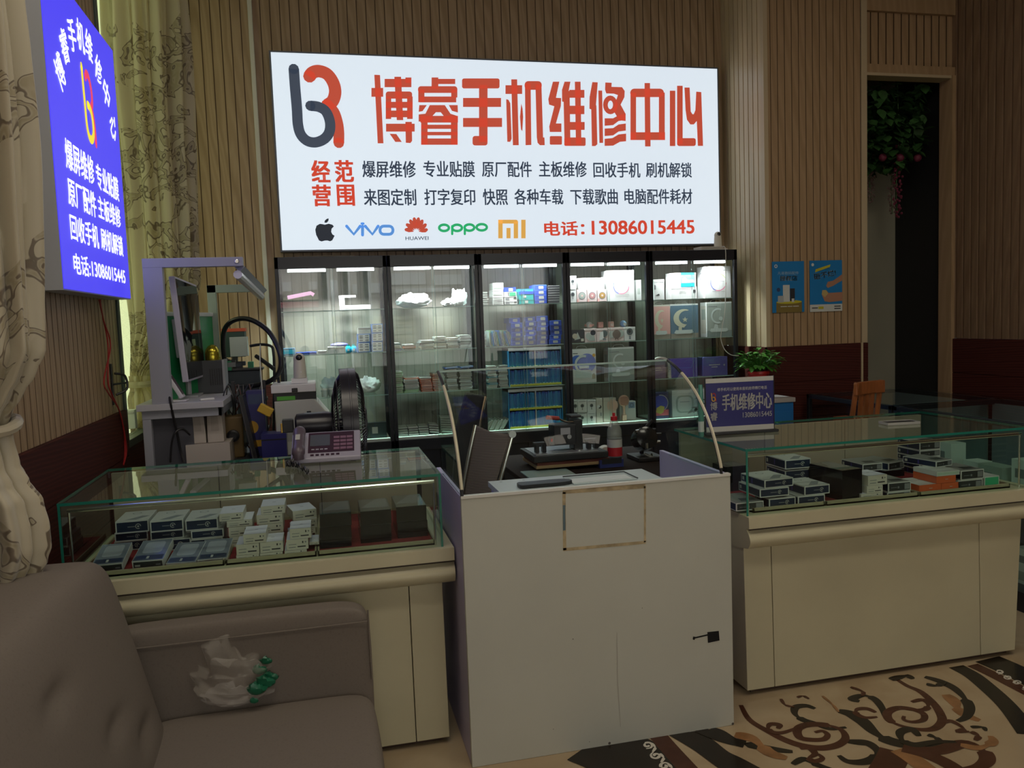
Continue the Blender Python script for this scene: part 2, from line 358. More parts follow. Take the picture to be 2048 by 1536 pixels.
strip([(140, 540), (200, 640), (330, 720), (450, 780), (560, 815), (680, 830), (790, 810), (845, 765), (820, 710), (740, 680), (640, 670), (560, 680), (520, 710), (540, 760), (620, 775), (700, 770), (725, 740), (690, 715), (640, 725)], .030, FBR)
strip([(640, 565), (580, 545), (510, 555), (505, 600), (560, 640), (640, 665), (740, 700), (850, 690)], .028, FDK)
strip([(850, 785), (920, 790), (1000, 800), (1060, 850), (1040, 900), (960, 925), (860, 920), (800, 880)], .035, FDK)
strip([(800, 580), (880, 600), (960, 650), (1040, 725), (1140, 780), (1300, 815), (1450, 820), (1560, 790)], .049, FDK)
strip([(1180, 360), (1260, 410), (1350, 450), (1430, 520), (1480, 590), (1495, 650), (1440, 700), (1340, 705), (1220, 680), (1140, 640), (1130, 590), (1200, 560), (1300, 570), (1370, 600), (1370, 640), (1300, 655), (1240, 640), (1240, 615)], .028, FBR)
strip([(1290, 520), (1360, 505), (1400, 530), (1390, 565), (1320, 575), (1200, 560)], .022, FBR)
strip([(940, 515), (890, 500), (960, 475), (1040, 500), (1090, 560), (1110, 620)], .030, FDK)
strip([(1050, 590), (990, 565), (925, 570), (920, 600), (980, 625), (1060, 620)], .022, FBR)
strip([(1380, 350), (1480, 380), (1580, 430), (1650, 500), (1680, 560), (1660, 620), (1600, 650)], .036, FDK)
strip([(1520, 470), (1570, 510), (1600, 560), (1660, 610), (1750, 645)], .045, FOR)
strip([(1590, 280), (1700, 340), (1800, 420), (1900, 510), (1980, 600), (2080, 740)], .075, FDK)
strip([(1700, 270), (1850, 340), (2100, 470)], .06, FBR); strip([(1800, 230), (1960, 300), (2200, 420)], .14, FDK)
for q in range(4):
    cx_, cy_q = 1880+q*60, 318+q*36; strip([(cx_+(6+22*k/9)*math.cos(.9*k+q*2.4), cy_q+(4+12*k/9)*math.sin(.9*k+q*2.4)) for k in range(10)], .009, FWH)
strip([(-60, 700), (0, 725), (100, 780), (250, 820), (400, 845), (490, 855)], .035, FDK); strip([(-260, 690), (-120, 780), (0, 875), (100, 925), (220, 990), (330, 1050)], .075, FDK)
strip([(390, 700), (400, 675), (340, 670), (325, 700), (360, 725), (430, 725), (530, 690)], .022, FBR)
strip([(100, 740), (220, 770), (330, 860), (450, 900)], .045, FOR); strip([(540, 835), (600, 830), (640, 870), (600, 900), (640, 920), (690, 900), (660, 870)], .022, FBR)
strip([(490, 940), (560, 905), (620, 930), (700, 960), (800, 990)], .024, FDK)
strip([(1180, 850), (1160, 900), (1110, 990), (1050, 1080)], .10, FBR); strip([(1200, 840), (1280, 890), (1400, 980), (1500, 1060)], .07, FOR); strip([(1230, 830), (1380, 870), (1520, 930), (1640, 1010)], .06, FBR)
strip([(1280, 820), (1450, 850), (1650, 800), (1770, 850), (1800, 910), (1740, 960), (1620, 980)], .045, FBR)
strip([(1340, 750), (1290, 705), (1215, 725), (1230, 780), (1320, 810), (1450, 790), (1590, 790)], .030, FDK); strip([(1400, 740), (1450, 760), (1500, 790)], .02, FDK)
strip([(1510, 660), (1560, 650), (1640, 700), (1600, 720), (1680, 720)], .02, FBR); strip([(1690, 690), (1770, 690), (1790, 715)], .016, FDK); strip([(1690, 720), (1740, 750), (1720, 780)], .02, FBR); strip([(1620, 810), (1740, 830), (1840, 790), (1820, 750)], .03, FOR)
strip([(410, 500), (440, 540), (500, 555)], .012, FBR); strip([(520, 490), (560, 480), (600, 500)], .012, FBR); strip([(690, 480), (760, 540), (800, 590)], .01, FOR); strip([(880, 420), (960, 450), (960, 480)], .016, FBR); strip([(1150, 370), (1250, 345), (1300, 365)], .03, FDK); strip([(1390, 400), (1460, 410), (1520, 385)], .022, FDK)
k5 = dict(sx=2.494, ox=880, oy=920)
strip([(760, 1410), (900, 1470), (1000, 1560), (1100, 1640)], .30, FDK, **k5); strip([(1090, 1380), (1160, 1460), (1270, 1580)], .07, FBR, **k5)
strip([(1180, 1360), (1300, 1430), (1440, 1530), (1560, 1610)], .075, FDK, **k5)
for q in range(3):
    cx_, cy_q = 1035+q*42, 1425+q*52; strip([(cx_+(6+22*k/9)*math.cos(.9*k+q*2.4), cy_q+(4+15*k/9)*math.sin(.9*k+q*2.4)) for k in range(10)], .010, FWH, **k5)
    strip([(cx_+20, cy_q-10), (cx_+38, cy_q+12), (cx_+26, cy_q+34)], .010, FWH, **k5)
strip([(1290, 1345), (1400, 1390), (1520, 1420)], .05, FDK, **k5)
struct(b, 'floor')
# ---------------------------------------------------------------- street outside the opening (seen in the cabinet glass)
STY = -12.0; MY = 2*5.4-STY
def sx_(px, py): p = at(px, py, MY); return p.x, p.z
bt = thing('street_building', 'pale street building with roller shutters across from the shop, seen only as reflection', 'building', (0, STY, 0))
def rx(b, x0, y0, x1, y1, m, d=.05):
    p, q = at(x0, y1, MY), at(x1, y0, MY); b.box((p.x, 0, p.z), (q.x, d, q.z), m)
FW = mat('facade window', (.92, .92, .86), rough=.5); FD = mat('facade shade', (.22, .19, .16), rough=.9)
b = MB(); b.box((-14, -1.5, -3), (22, 0, 9), mat('facade', (.50, .46, .40), rough=.9, noise=.2, nscale=.8)); b.build('wall', bt)
b = MB(); sh = mat('shutter', (.86, .80, .60), rough=.6)
for x0, x1 in ((560, 632), (664, 690), (705, 716), (745, 765), (790, 830), (850, 905)):
    b = MB(); p, q = at(x0, 704, MY), at(x1, 632, MY); n = 10
    for i in range(n): b.box((p.x, 0, p.z+(q.z-p.z)*i/n), (q.x, .04+.03*(i % 2), p.z+(q.z-p.z)*(i+1)/n), sh)
    b.build('shutter', bt)
b = MB()
for x0, y0, x1, y1 in ((566, 564, 582, 583), (618, 563, 634, 580), (664, 560, 680, 640), (706, 568, 728, 588), (742, 566, 760, 586), (784, 545, 850, 570), (790, 575, 900, 586), (868, 548, 940, 570), (1150, 540, 1185, 560)): b = MB(); rx(b, x0, y0, x1, y1, FW); b.build('window', bt)
b = MB(); rx(b, 560, 603, 655, 617, mat('awning red', (.35, .10, .10), rough=.7), .5); rx(b, 568, 594, 643, 602, mat('awning green', (.50, .55, .36), rough=.7), .45); rx(b, 640, 590, 656, 603, FD, .4); rx(b, 560, 590, 568, 603, FD, .4); b.build('shop_sign', bt)
b = MB(); b.tube([tuple(at(577, 597, MY)-Vector((0, MY, 0))+Vector((0, .7, 0))), tuple(at(622, 588, MY)-Vector((0, MY, 0))+Vector((0, .7, 0))), tuple(at(628, 592, MY)-Vector((0, MY, 0))+Vector((0, .7, 0)))], .05, emis('neon pink', (1, .6, .85), 10)); b.build('neon_tube', bt)
b = MB()
for x0, x1, m in ((644, 650, FD), (652, 655, FW), (684, 692, FD), (694, 697, FW), (722, 732, FD), (734, 738, FW), (930, 940, FW), (944, 960, FD)): p, q = at(x0, 720, MY-3), at(x1, 500, MY-3); b = MB(); b.box((p.x, 3, -.2), (q.x, 3.15, 4.5), m); b.build('street_post', bt)
b = MB(); b.box((-14, STY, -.35), (22, -3.1, -.15), mat('asphalt', (.16, .15, .14), rough=.9)); struct(b, 'ground')
# ================================================================ big lightbox sign over the cabinets
SY = WY-.09; SIGN_S = .80
def sgx(px, py): p = at(px, py, SY); return p.x, p.z
tl = at(541, 105, SY); tr_ = at(1434, 137, SY); bl = at(565, 500, SY); br = at(1440, 487, SY)
X0, X1 = (tl.x+bl.x)/2, (tr_.x+br.x)/2; Z0, Z1 = (bl.z+br.z)/2, (tl.z+tr_.z)/2
SG = thing('lightbox_sign', 'large white illuminated shop sign with red Chinese lettering above the black glass cabinets', 'sign', (X0, WY, Z0))
def toS(o): o.location = (-X0, -WY, -Z0); return o
b = MB(); b.box((X0-.012, SY+.004, Z0-.012), (X1+.012, WY-.008, Z1+.012), mat('sign frame', (.10, .11, .13), rough=.4)); toS(b.build('frame', SG))
b = MB(); b.box((X0, SY, Z0), (X1, SY+.01, Z1), emis('sign white', (.80, .90, 1.0), SIGN_S)); toS(b.build('light_panel', SG))
SRED = emis('sign red', (.62, .085, .045), SIGN_S*.85); SDK = emis('sign ink', (.045, .06, .09), SIGN_S); SBK = emis('sign black', (.015, .02, .03), SIGN_S)
OS = (0, SY-.0015, 0); UX = (1, 0, 0); VZ = (0, 0, 1)
def pol(b, pts, sc_, ox, oy, m, dy=0):
    b.add([(lambda q: (q[0], SY-.0015-dy, q[1]))(sgx(ox+x/sc_, oy+y/sc_)) for x, y in pts], [tuple(range(len(pts)))[::-1]], m)
def rc(x0, y0, x1, y1): return [(x0, y0), (x1, y0), (x1, y1), (x0, y1)]
def rr(x0, y0, x1, y1, r): 
    o = []
    for cx, cy, a0 in ((x1-r, y0+r, -90), (x1-r, y1-r, 0), (x0+r, y1-r, 90), (x0+r, y0+r, 180)):
        for k in range(5):
            a = math.radians(a0+22.5*k); o.append((cx+r*math.cos(a), cy+r*math.sin(a)))
    return o
TITLE = []
b = MB(); C2 = (3.4917, 520, 80); C3 = (3.658, 980, 100)
for p in ([(798, 243), (838, 245), (862, 722), (822, 722)], rc(778, 335, 860, 397), rc(870, 272, 1057, 330), [(938, 257), (985, 257), (1000, 560), (955, 560)], rc(1015, 262, 1057, 300),
          rr(878, 360, 1062, 410, 18), rc(878, 395, 916, 552), rc(1027, 395, 1066, 552), rc(880, 432, 1064, 475), rc(882, 493, 1066, 540), rc(880, 585, 1080, 640), [(1015, 572), (1060, 572), (1062, 705), (1050, 720), (1018, 718)], [(905, 655), (952, 657), (990, 712), (945, 712)],
          rc(1198, 262, 1245, 340), rc(1240, 272, 1363, 308), rr(1103, 323, 1378, 370, 20), rc(1105, 345, 1148, 435), rc(1335, 345, 1378, 402), rc(1115, 395, 1370, 436),
          [(1112, 455), (1165, 455), (1135, 497), (1108, 502)], [(1318, 455), (1380, 455), (1382, 507), (1340, 495)], [(1185, 455), (1290, 455), (1330, 515), (1382, 532), (1382, 572), (1275, 572), (1282, 530), (1262, 505), (1228, 505), (1205, 530), (1205, 572), (1108, 570), (1108, 520), (1155, 515)], rc(1120, 530, 1382, 577),
          rc(1125, 565, 1170, 732), rc(1333, 565, 1380, 732), rc(1125, 592, 1380, 621), rc(1125, 642, 1380, 666), rc(1125, 688, 1380, 732)):
    pol(b, p, *C2, SRED)
for p in (rr(924, 157, 999, 177, 4), rc(926, 196, 1002, 214), rc(926, 236, 1004, 254), rc(958, 170, 975, 284), rr(945, 272, 975, 291, 5)): pol(b, p, 1, 0, 0, SRED)
for p in ([(155, 215), (198, 215), (210, 697), (167, 697)], rc(113, 258, 235, 322), [(118, 360), (135, 365), (148, 390), (158, 650), (148, 672), (126, 672)], [(228, 392), (238, 430), (242, 490), (236, 595), (226, 580), (219, 490)],
          [(255, 245), (297, 245), (302, 695), (260, 697)], rr(253, 228, 378, 292, 26), [(332, 250), (376, 250), (388, 640), (398, 640), (400, 697), (365, 697), (348, 680), (342, 640)],
          [(460, 232), (507, 232), (482, 350), (520, 352), (518, 410), (482, 538), (522, 538), (522, 600), (437, 600), (433, 560), (470, 412), (432, 400), (426, 360)], rr(437, 630, 526, 693, 8),
          [(545, 232), (588, 232), (575, 300), (582, 300), (588, 700), (545, 700), (538, 380), (527, 378), (526, 292)], [(620, 232), (662, 232), (668, 690), (628, 690)], rc(580, 292, 690, 350), rc(580, 408, 690, 470), rc(582, 527, 692, 585), rr(543, 640, 699, 702, 10),
          [(748, 235), (788, 237), (775, 400), (778, 410), (785, 690), (770, 703), (745, 703), (740, 435), (727, 430), (728, 345)], [(792, 297), (820, 297), (827, 680), (800, 680)],
          [(843, 238), (890, 240), (888, 270), (965, 272), (985, 300), (983, 345), (955, 400), (990, 465), (992, 520), (945, 515), (900, 440), (935, 330), (905, 320), (850, 318), (841, 290)],
          [(838, 500), (900, 500), (940, 478), (992, 465), (992, 512), (940, 520), (900, 550), (838, 555)], [(838, 575), (900, 572), (940, 545), (993, 538), (993, 590), (940, 597), (900, 625), (838, 630)], [(838, 650), (895, 645), (940, 618), (995, 612), (995, 668), (950, 672), (900, 700), (838, 702)],
          rr(1025, 283, 1272, 345, 30), rc(1027, 312, 1068, 658), rc(1235, 312, 1278, 658), rc(1027, 602, 1280, 659), [(1130, 242), (1170, 242), (1174, 706), (1134, 706)],
          rc(1315, 298, 1355, 703), rc(1368, 262, 1409, 690), rr(1368, 645, 1505, 703, 16), [(1422, 275), (1460, 275), (1468, 450), (1480, 470), (1490, 470), (1502, 440), (1508, 305), (1545, 308), (1558, 702), (1520, 702), (1512, 520), (1490, 545), (1465, 545), (1440, 510), (1430, 440)]):
    pol(b, p, *C3, SRED)
rib(b, [sgx(980+(880+36*math.cos(2*PI*k/20))/3.658, 100+(402+50*math.sin(2*PI*k/20))/3.658) for k in range(20)], .036, SRED, O=OS, closed=True)
toS(b.build('title_lettering', SG))
# round monogram
b = MB()
def sp2(pts, n=6): return [(p.x, p.y) for p in spl([Vector((*sgx(520+x/3.4917, 80+y/3.4917), 0)) for x, y in pts], n)]
rib(b, sp2([(345, 250), (360, 230), (400, 215), (460, 235), (505, 290), (525, 360), (515, 420), (480, 460)]), [.085]*8+[.09]*40, SRED, O=(0, SY-.0015, 0)) if 0 else None
P_ = sp2([(345, 255), (368, 228), (412, 218), (470, 240), (512, 300), (525, 365), (508, 425), (470, 455)]); rib(b, P_, .082, SRED, O=OS)
P_ = sp2([(470, 455), (515, 500), (540, 570), (550, 640), (550, 718)]); rib(b, P_, .072, SRED, O=OS)
P_ = sp2([(236, 203), (245, 330), (258, 480), (265, 590), (285, 660), (330, 705), (390, 715), (450, 690), (485, 640), (488, 570), (460, 500), (410, 468), (352, 460)]); rib(b, P_, .068, SDK, O=(0, SY-.0022, 0))
toS(b.build('monogram', SG))
# service words, telephone number, maker marks
b = MB()
def stx(b, s, x0, y0, x1, y1, m, bold=.0, dy=0):
    a = sgx(x0, y1); c = sgx(x1, y0); d = sgx(x0, y0); e = sgx(x1, y1)
    put_text(b, s, (0, SY-.0015-dy, 0), UX, VZ, (a[0]+d[0])/2, (a[1]+e[1])/2, (c[0]+e[0])/2, (c[1]+d[1])/2, m, bold)
for s, x0, y0, x1, y1 in (('爆屏维修', 725, 322, 831, 355), ('专业贴膜', 847, 322, 949, 354), ('原厂配件', 964, 323, 1063, 354), ('主板维修', 1078, 323, 1173, 354), ('回收手机', 1187, 325, 1280, 355), ('刷机解锁', 1292, 325, 1383, 355),
                          ('来图定制', 728, 378, 832, 411), ('打字复印', 849, 378, 950, 410), ('快照', 966, 378, 1015, 410), ('各种车载', 1029, 378, 1126, 409), ('下载歌曲', 1141, 378, 1235, 409), ('电脑配件耗材', 1249, 378, 1384, 408)):
    b = MB(); stx(b, s, x0, y0, x1, y1, SDK, .016); toS(b.build('service_lettering', SG))
for s, x0, y0, x1, y1 in (('经', 624, 321, 659, 364), ('范', 671, 321, 706, 364), ('营', 626, 370, 661, 412), ('围', 675, 370, 708, 411), ('电话：', 1089, 443, 1168, 471), ('13086015445', 1184, 441, 1388, 468)): b = MB(); stx(b, s, x0, y0, x1, y1, SRED, .034); toS(b.build('service_lettering', SG))
b = MB()
def q2(x, y): return 520+x/3.4917, 80+y/3.4917
pol(b, [(452, 1290), (480, 1283), (505, 1290), (516, 1302), (500, 1318), (497, 1340), (506, 1358), (521, 1367), (505, 1398), (490, 1406), (470, 1400), (452, 1401), (430, 1407), (412, 1400), (392, 1360), (386, 1325), (395, 1297), (418, 1284), (436, 1286)], *C2, SBK); pol(b, [(450, 1276), (452, 1262), (466, 1249), (480, 1246), (478, 1262), (466, 1276)], *C2, SBK)
toS(b.build('apple_mark', SG))
SB = emis('sign blue', (.10, .30, .72), SIGN_S); SGN = emis('sign green', (.02, .42, .15), SIGN_S); SOR = emis('sign orange', (.75, .40, .08), SIGN_S)
def st(b, pts, w_, m, closed=False, cap=True): rib(b, [sgx(*q2(x, y)) for x, y in pts], w_, m, O=OS, closed=closed, cap=cap)
b = MB(); st(b, [(605, 1300), (655, 1357), (700, 1300)], .02, SB); st(b, [(716, 1300), (716, 1362)], .02, SB); st(b, [(710, 1282), (722, 1282)], .016, SB); st(b, [(735, 1300), (785, 1357), (825, 1300)], .02, SB)
st(b, rr(838, 1300, 928, 1357, 26), .02, SB, closed=True); toS(b.build('vivo_mark', SG))
b = MB()
for a, l, o_ in ((-78, 84, 1345), (-52, 92, 1345), (-28, 98, 1345), (-9, 104, 1345), (9, 104, 1345), (28, 98, 1345), (52, 92, 1345), (78, 84, 1345)):
    t = math.radians(a); d = Vector((math.sin(t), -math.cos(t))); n = Vector((-d.y, d.x)); c = Vector((1091, 1340)); wv = 17
    pol(b, [tuple(c+d*16), tuple(c+d*l*.45+n*wv*.7), tuple(c+d*l*.75+n*wv), tuple(c+d*l*.95+n*wv*.5), tuple(c+d*l), tuple(c+d*l*.92-n*wv*.6), tuple(c+d*l*.6-n*wv*.8), tuple(c+d*l*.3-n*wv*.3)], *C2, SRED)
stx(b, 'HUAWEI', 811, 473, 857, 480, SDK, .01); toS(b.build('petal_mark', SG))
b = MB()
def ring(cx, cy, rx, ry, w_, m): st(b, [(cx+rx*math.cos(2*PI*k/20), cy+ry*math.sin(2*PI*k/20)) for k in range(20)], w_, m, closed=True)
ring(1285, 1312, 34, 22, .018, SGN); ring(1376, 1312, 34, 22, .018, SGN); ring(1462, 1310, 34, 22, .018, SGN); ring(1548, 1308, 36, 22, .018, SGN)
st(b, [(1342, 1300), (1342, 1355)], .016, SGN); st(b, [(1430, 1300), (1430, 1355)], .016, SGN); toS(b.build('oppo_mark', SG))
b = MB()
for p in (rc(60, 1242, 92, 1378), rr(60, 1242, 204, 1270, 14), rc(173, 1256, 205, 1378), rc(120, 1302, 150, 1378), rc(228, 1242, 260, 1378)): pol(b, p, *C3, SOR)
toS(b.build('mi_mark', SG))
# ================================================================ blue lightbox on the left wall
BX = WX+.10
n0 = atx(129, 578, BX); f0 = atx(260, 596, BX); f1 = atx(227, 104, BX); n1y = atx(88, 0, BX)
Y0, Y1, BZ0, BZ1 = n0.y, (f0.y+f1.y)/2, (n0.z+f0.z)/2, f1.z
BS = thing('lightbox_sign', 'blue illuminated sign with white Chinese words on the left wall between the curtains', 'sign', (WX, Y0, BZ0))
def toB(o): o.location = (-WX, -Y0, -BZ0); return o
b = MB(); b.box((WX+.005, Y0-.005, BZ0-.005), (BX-.003, Y1+.005, BZ1+.005), mat('sign side grey', (.42, .45, .50), rough=.5)); toB(b.build('frame', BS))
b = MB(); b.box((BX-.01, Y0, BZ0), (BX, Y1, BZ1), emis('sign blue panel', (.075, .06, .95), .85)); toB(b.build('light_panel', BS))
BW = emis('sign lettering white', (.82, .85, 1), .95); NRM_old = NRM; NRM = Vector((1, 0, 0))
def btx(b, s, x0, y0, x1, y1, m, bold, sk=0):
    """x0,y0 = top-left px, x1,y1 = bottom-right px on the sign's plane"""
    a = atx(x0, y0, BX); c = atx(x1, y1, BX); put_text(b, s, (BX+.002, 0, 0), (0, 1, 0), (0, 0, 1), a.y, c.z, c.y, a.z, m, bold, sk)
b = MB()
def brow(s, x0, yt0, yb0, x1, yt1, yb1):
    b = MB()
    a = atx(x0, yt0, BX); a2 = atx(x0, yb0, BX); c = atx(x1, yt1, BX); c2 = atx(x1, yb1, BX)
    put_text(b, s, (BX+.002, 0, 0), (0, 1, 0), (0, 0, 1), a.y, (a2.z+c2.z)/2, c.y, (a.z+c.z)/2, BW, .02); toB(b.build('service_lettering', BS))
brow('爆屏维修', 128, 283, 340, 184, 308, 362); brow('专业贴膜', 190, 330, 380, 234, 352, 396)
brow('原厂配件', 133, 358, 412, 189, 381, 430); brow('主板维修', 194, 396, 438, 238, 410, 452)
brow('回收手机', 138, 431, 479, 194, 448, 495); brow('刷机解锁', 200, 458, 498, 243, 470, 512)
brow('电话:13086015445', 145, 508, 553, 248, 534, 564)
for s, x, y, r in (('博', 119, 143, .75), ('睿', 128, 92, .45), ('手', 143, 70, .2), ('机', 160, 72, 0), ('维', 177, 92, -.2), ('修', 196, 140, -.4), ('中', 212, 188, -.65), ('心', 226, 254, -.8)):
    p = atx(x, y, BX); h = .062; put_text(b, s, (BX+.002, 0, 0), (0, 1, 0), (0, 0, 1), p.y-h*.85, p.z-h, p.y+h*.85, p.z+h, BW, .02, r)
toB(b.build('arched_lettering', BS))
b = MB(); c = atx(177, 213, BX); k_ = .0021
def mono(b, O, U, V, s_, my, mr, w_=1.0):
    """the shop's round monogram: a b-shape hooked into a 3-shape; s_ = height"""
    def cv(pts): return [(p.x, p.y) for p in spl([Vector(((x-395)/545*s_, (463-y)/545*s_, 0)) for x, y in pts], 5)]
    rib(b, cv([(345, 255), (368, 228), (412, 218), (470, 240), (512, 300), (525, 365), (508, 425), (470, 455), (515, 500), (540, 570), (550, 640), (550, 718)]), .12*s_*w_, mr, O=O, U=U, V=V)
    O2 = Vector(O)+Vector(U).cross(Vector(V))*(.0007)
    rib(b, cv([(236, 203), (245, 330), (258, 480), (265, 590), (285, 660), (330, 705), (390, 715), (450, 690), (485, 640), (488, 570), (460, 500), (410, 468), (352, 460)]), .12*s_*w_, my, O=O2, U=U, V=V)
mono(b, (BX+.002, c.y, c.z), (0, .85, 0), (0, 0, 1), .30, emis('mark yellow', (.9, .75, .03), .9), emis('mark red', (.8, .05, .12), .9))
toB(b.build('monogram', BS)); NRM = NRM_old
# red wires and wall latch below the blue sign
b = MB(); RW = mat('red wire', (.35, .02, .02), rough=.5)
for k in (0, 1):
    pts = [(198+k*2, 600), (207, 640), (216+k*5, 690), (216-k*8, 760), (222-k*6, 785), (236, 815), (246, 850), (250+k*3, 900), (247, 930)]
    b.tube(spl([atx(x, y, WX+.02+.006*k+(.03 if i == 0 else 0)) for i, (x, y) in enumerate(pts)], 5), .0035, RW, 6)
tag(b.build('electric_wire', smooth=True), 'pair of red electric wires hanging from the blue sign down the left wall', 'wire')
t = thing('wall_hook', 'black curved metal hook on the left wall beside the red wires', 'hook', atx(226, 768, WX+.002))
b = MB(); b.cbox((.004, -.03, 0), (.008, .02, .20), BLACKP); b.build('plate', t, bevel=.002); b = MB(); b.tube(spl([(.006, .02, .05), (.045, .05, .035), (.05, .05, -.03), (.006, .02, -.055)], 5), .006, BLACKP, 8); b.tube([(.006, -.03, 0), (.05, .05, 0)], .005, BLACKP); b.build('handle', t, smooth=True)
# ================================================================ glass-topped counters
def counter(label, x0, x1, seams, taper=0.0, trays=(), lid=()):
    YF = 2.86; YB = 3.52; t = thing('display_counter', label, 'counter', ((x0+x1)/2, 3.2, 0)); cx, cy = (x0+x1)/2, 3.2
    def B(mb, n, **k): o = mb.build(n, t, **k); o.location = (-cx, -cy, 0); return o
    b = MB(); b.box((x0+.03, 2.90, 0), (x1-.06-taper, YB-.02, .022), mat('plinth brown', (.07, .04, .025), rough=.5)); B(b, 'plinth')
    b = MB(); px = [x0+.0]+list(seams)+[x1-.04]
    for i in range(len(px)-1):
        last = i == len(px)-2
        a = px[i]+(.0015 if i else 0); c = px[i+1]-.0015
        tb = taper if last else 0
        b.add([(a, 2.872, .022), (c-tb, 2.872, .022), (c, 2.89, .66), (a, 2.89, .66), (a, YB, .022), (c-tb, YB, .022), (c, YB, .66), (a, YB, .66)], [(0, 1, 2, 3), (1, 5, 6, 2), (4, 0, 3, 7), (3, 2, 6, 7), (0, 4, 5, 1), (5, 4, 7, 6)], CREAM)
    b.box((x0+.01, 2.90, .03), (x1-.05-taper, YB-.01, .65), GROOVE); B(b, 'base_panel', bevel=.002)
    b = MB(); prof = [(2.93, .60)]+[(2.855-.030*math.sin(PI*k/8), .605+.085*k/8) for k in range(1, 9)]+[(2.858, .692), (2.832, .696), (2.835, .742), (YB, .742), (YB, .60)]
    b.prism(prof, 'x', x0-.005, x1, CREAM); B(b, 'ledge', smooth=True, ang=50)
    b = MB(); b.box((x0-.004, 2.8295, .692), (x1+.0005, 2.84, .6965), GROOVE); B(b, 'ledge_seam')
    b = MB(); gx0, gx1 = x0+.0, x1-.035
    g = .008; zt = 1.0
    b.box((gx0, YF, zt), (gx1, YB, zt+.010), GLT); B(b, 'glass_top')
    b = MB(); e = .0012
    b.box((gx0, YF-e, zt), (gx1, YF, zt+.010), GEDGE); b.box((gx0-e, YF, zt), (gx0, YB, zt+.010), GEDGE); b.box((gx1, YF, zt), (gx1+e, YB, zt+.010), GEDGE); b.box((gx0, YB, zt), (gx1, YB+e, zt+.01), GEDGE)
    for xx in (gx0, gx1-.008): b.box((xx, YF, .742), (xx+.008, YF+e, zt), GEDGE); b.box((xx, YF-e, .742), (xx+.008, YF, zt), GEDGE)
    B(b, 'glass_edge')
    b = MB(); b.box((gx0+.008, YF, .742), (gx1-.008, YF+.005, zt), GLT); B(b, 'front_glass')
    for xx in (gx0+.001, gx1-.007):
        b = MB(); b.box((xx, YF+.008, .742), (xx+.006, YB-.01, zt), GLT); B(b, 'side_glass')
    b = MB(); b.tube([(gx0+.02, YF+.03, zt-.022), (gx1-.02, YF+.03, zt-.022)], .0075, CHROME, 10); B(b, 'chrome_rail', smooth=True)
    for xx in (gx0+.024, gx1-.024):
        b = MB(); b.tube([(xx, YF+.03, .742), (xx, YF+.03, zt-.02)], .004, CHROME, 8); B(b, 'chrome_post', smooth=True)
    b = MB()
    n = 3; dx = (gx1-gx0-.03)/n
    for i in range(n): b.box((gx0+.015+i*dx, YB-.03, .742), (gx0+.012+(i+1)*dx, YB-.012, zt-.004), mat('cream back board', (.42, .36, .28), rough=.5))
    B(b, 'back_door', bevel=.001)
    b = MB()
    for a, c in trays:
        z = .742; b.box((a, YF+.035, z), (c, YB-.05, z+.008), mat('tray cream', (.34, .30, .19), rough=.6)); b.box((a+.006, YF+.041, z+.008), (c-.006, YB-.056, z+.010), REDF)
        for q in ((a, YF+.035, c, YF+.041), (a, YB-.056, c, YB-.05), (a, YF+.035, a+.006, YB-.05), (c-.006, YF+.035, c, YB-.05)): b.box((q[0], q[1], z), (q[2], q[3], z+.020), mat('tray cream', (.34, .30, .19)))
    B(b, 'felt_tray', bevel=.0015); return t
LC0, LC1 = -.86, .426; RC0, RC1 = 1.60, 2.985
tx = lambda px, py, Y=2.9: at(px, py, Y).x
counter('cream display counter with glass top left of the white booth, telephone standing on it', LC0, LC1, [tx(823, 1300)], 0, [(LC0+.03, tx(450, 1140)), (tx(453, 1140), tx(634, 1120)), (tx(636, 1110), LC1-.06)])
counter('cream display counter with glass top right of the white booth, blue notice standing on it', RC0, RC1, [tx(1541, 1250), tx(1953, 1150)], .045, [(RC0+.05, tx(1648, 1020)), (tx(1651, 1020), tx(1835, 1000)), (tx(1838, 1000), RC1-.10)])
# ================================================================ white reception booth between the counters
KX0, KX1, KY, KZ = .433, 1.435, 2.679, .957
t = thing('reception_booth', 'white waist-high reception booth with curved glass screen between the two counters', 'booth', (KX0, KY, 0))
def toK(o): o.location = (-KX0, -KY, 0); return o
TAPE = mat('old tape', (.42, .34, .20), rough=.5, noise=.3, nscale=30); PUR = mat('side panel sign-lit lilac', (.48, .45, .70), rough=.45)  # lilac holds the blue sign's light on the booth side panels
b = MB(); b.box((KX0, KY, 0), (KX1, KY+.018, KZ), WHITEM); toK(b.build('front_panel', t, bevel=.002))
b = MB(); b.box((KX0, KY+.018, 0), (KX0+.018, KY+.60, KZ), PUR); toK(b.build('side_panel', t, bevel=.002))
b = MB(); b.box((KX1-.018, KY+.018, 0), (KX1, KY+.60, KZ), PUR); toK(b.build('side_panel', t, bevel=.002))
b = MB(); b.box((KX0+.02, KY+.02, .72), (KX1-.02, KY+.58, .738), WHITEM); toK(b.build('desk_board', t, bevel=.002))
b = MB(); yy = KY-.0006
def kp(px, py): p = at(px, py, KY); return p.x, p.z
c5 = lambda x, y: kp(880+x/2.494, 920+y/2.494)
for pts, w_ in (([(612, 158), (1024, 130)], .016), ([(618, 160), (622, 450)], .012), ([(1022, 130), (1022, 410)], .008), ([(614, 447), (1026, 410)], .011)): rib(b, [c5(*p) for p in pts], w_, TAPE, O=(0, yy, 0), cap=False)
b.add([(lambda q: (q[0], yy-.0003, q[1]))(c5(x, y)) for x, y in ((612, 225), (625, 225), (626, 350), (613, 352))][::-1], [(0, 1, 2, 3)], mat('tape mark blue', (.10, .16, .19), rough=.6))
toK(b.build('tape_frame', t))
HB = mat('hole black', (.004, .004, .004), rough=.9)
b = MB()
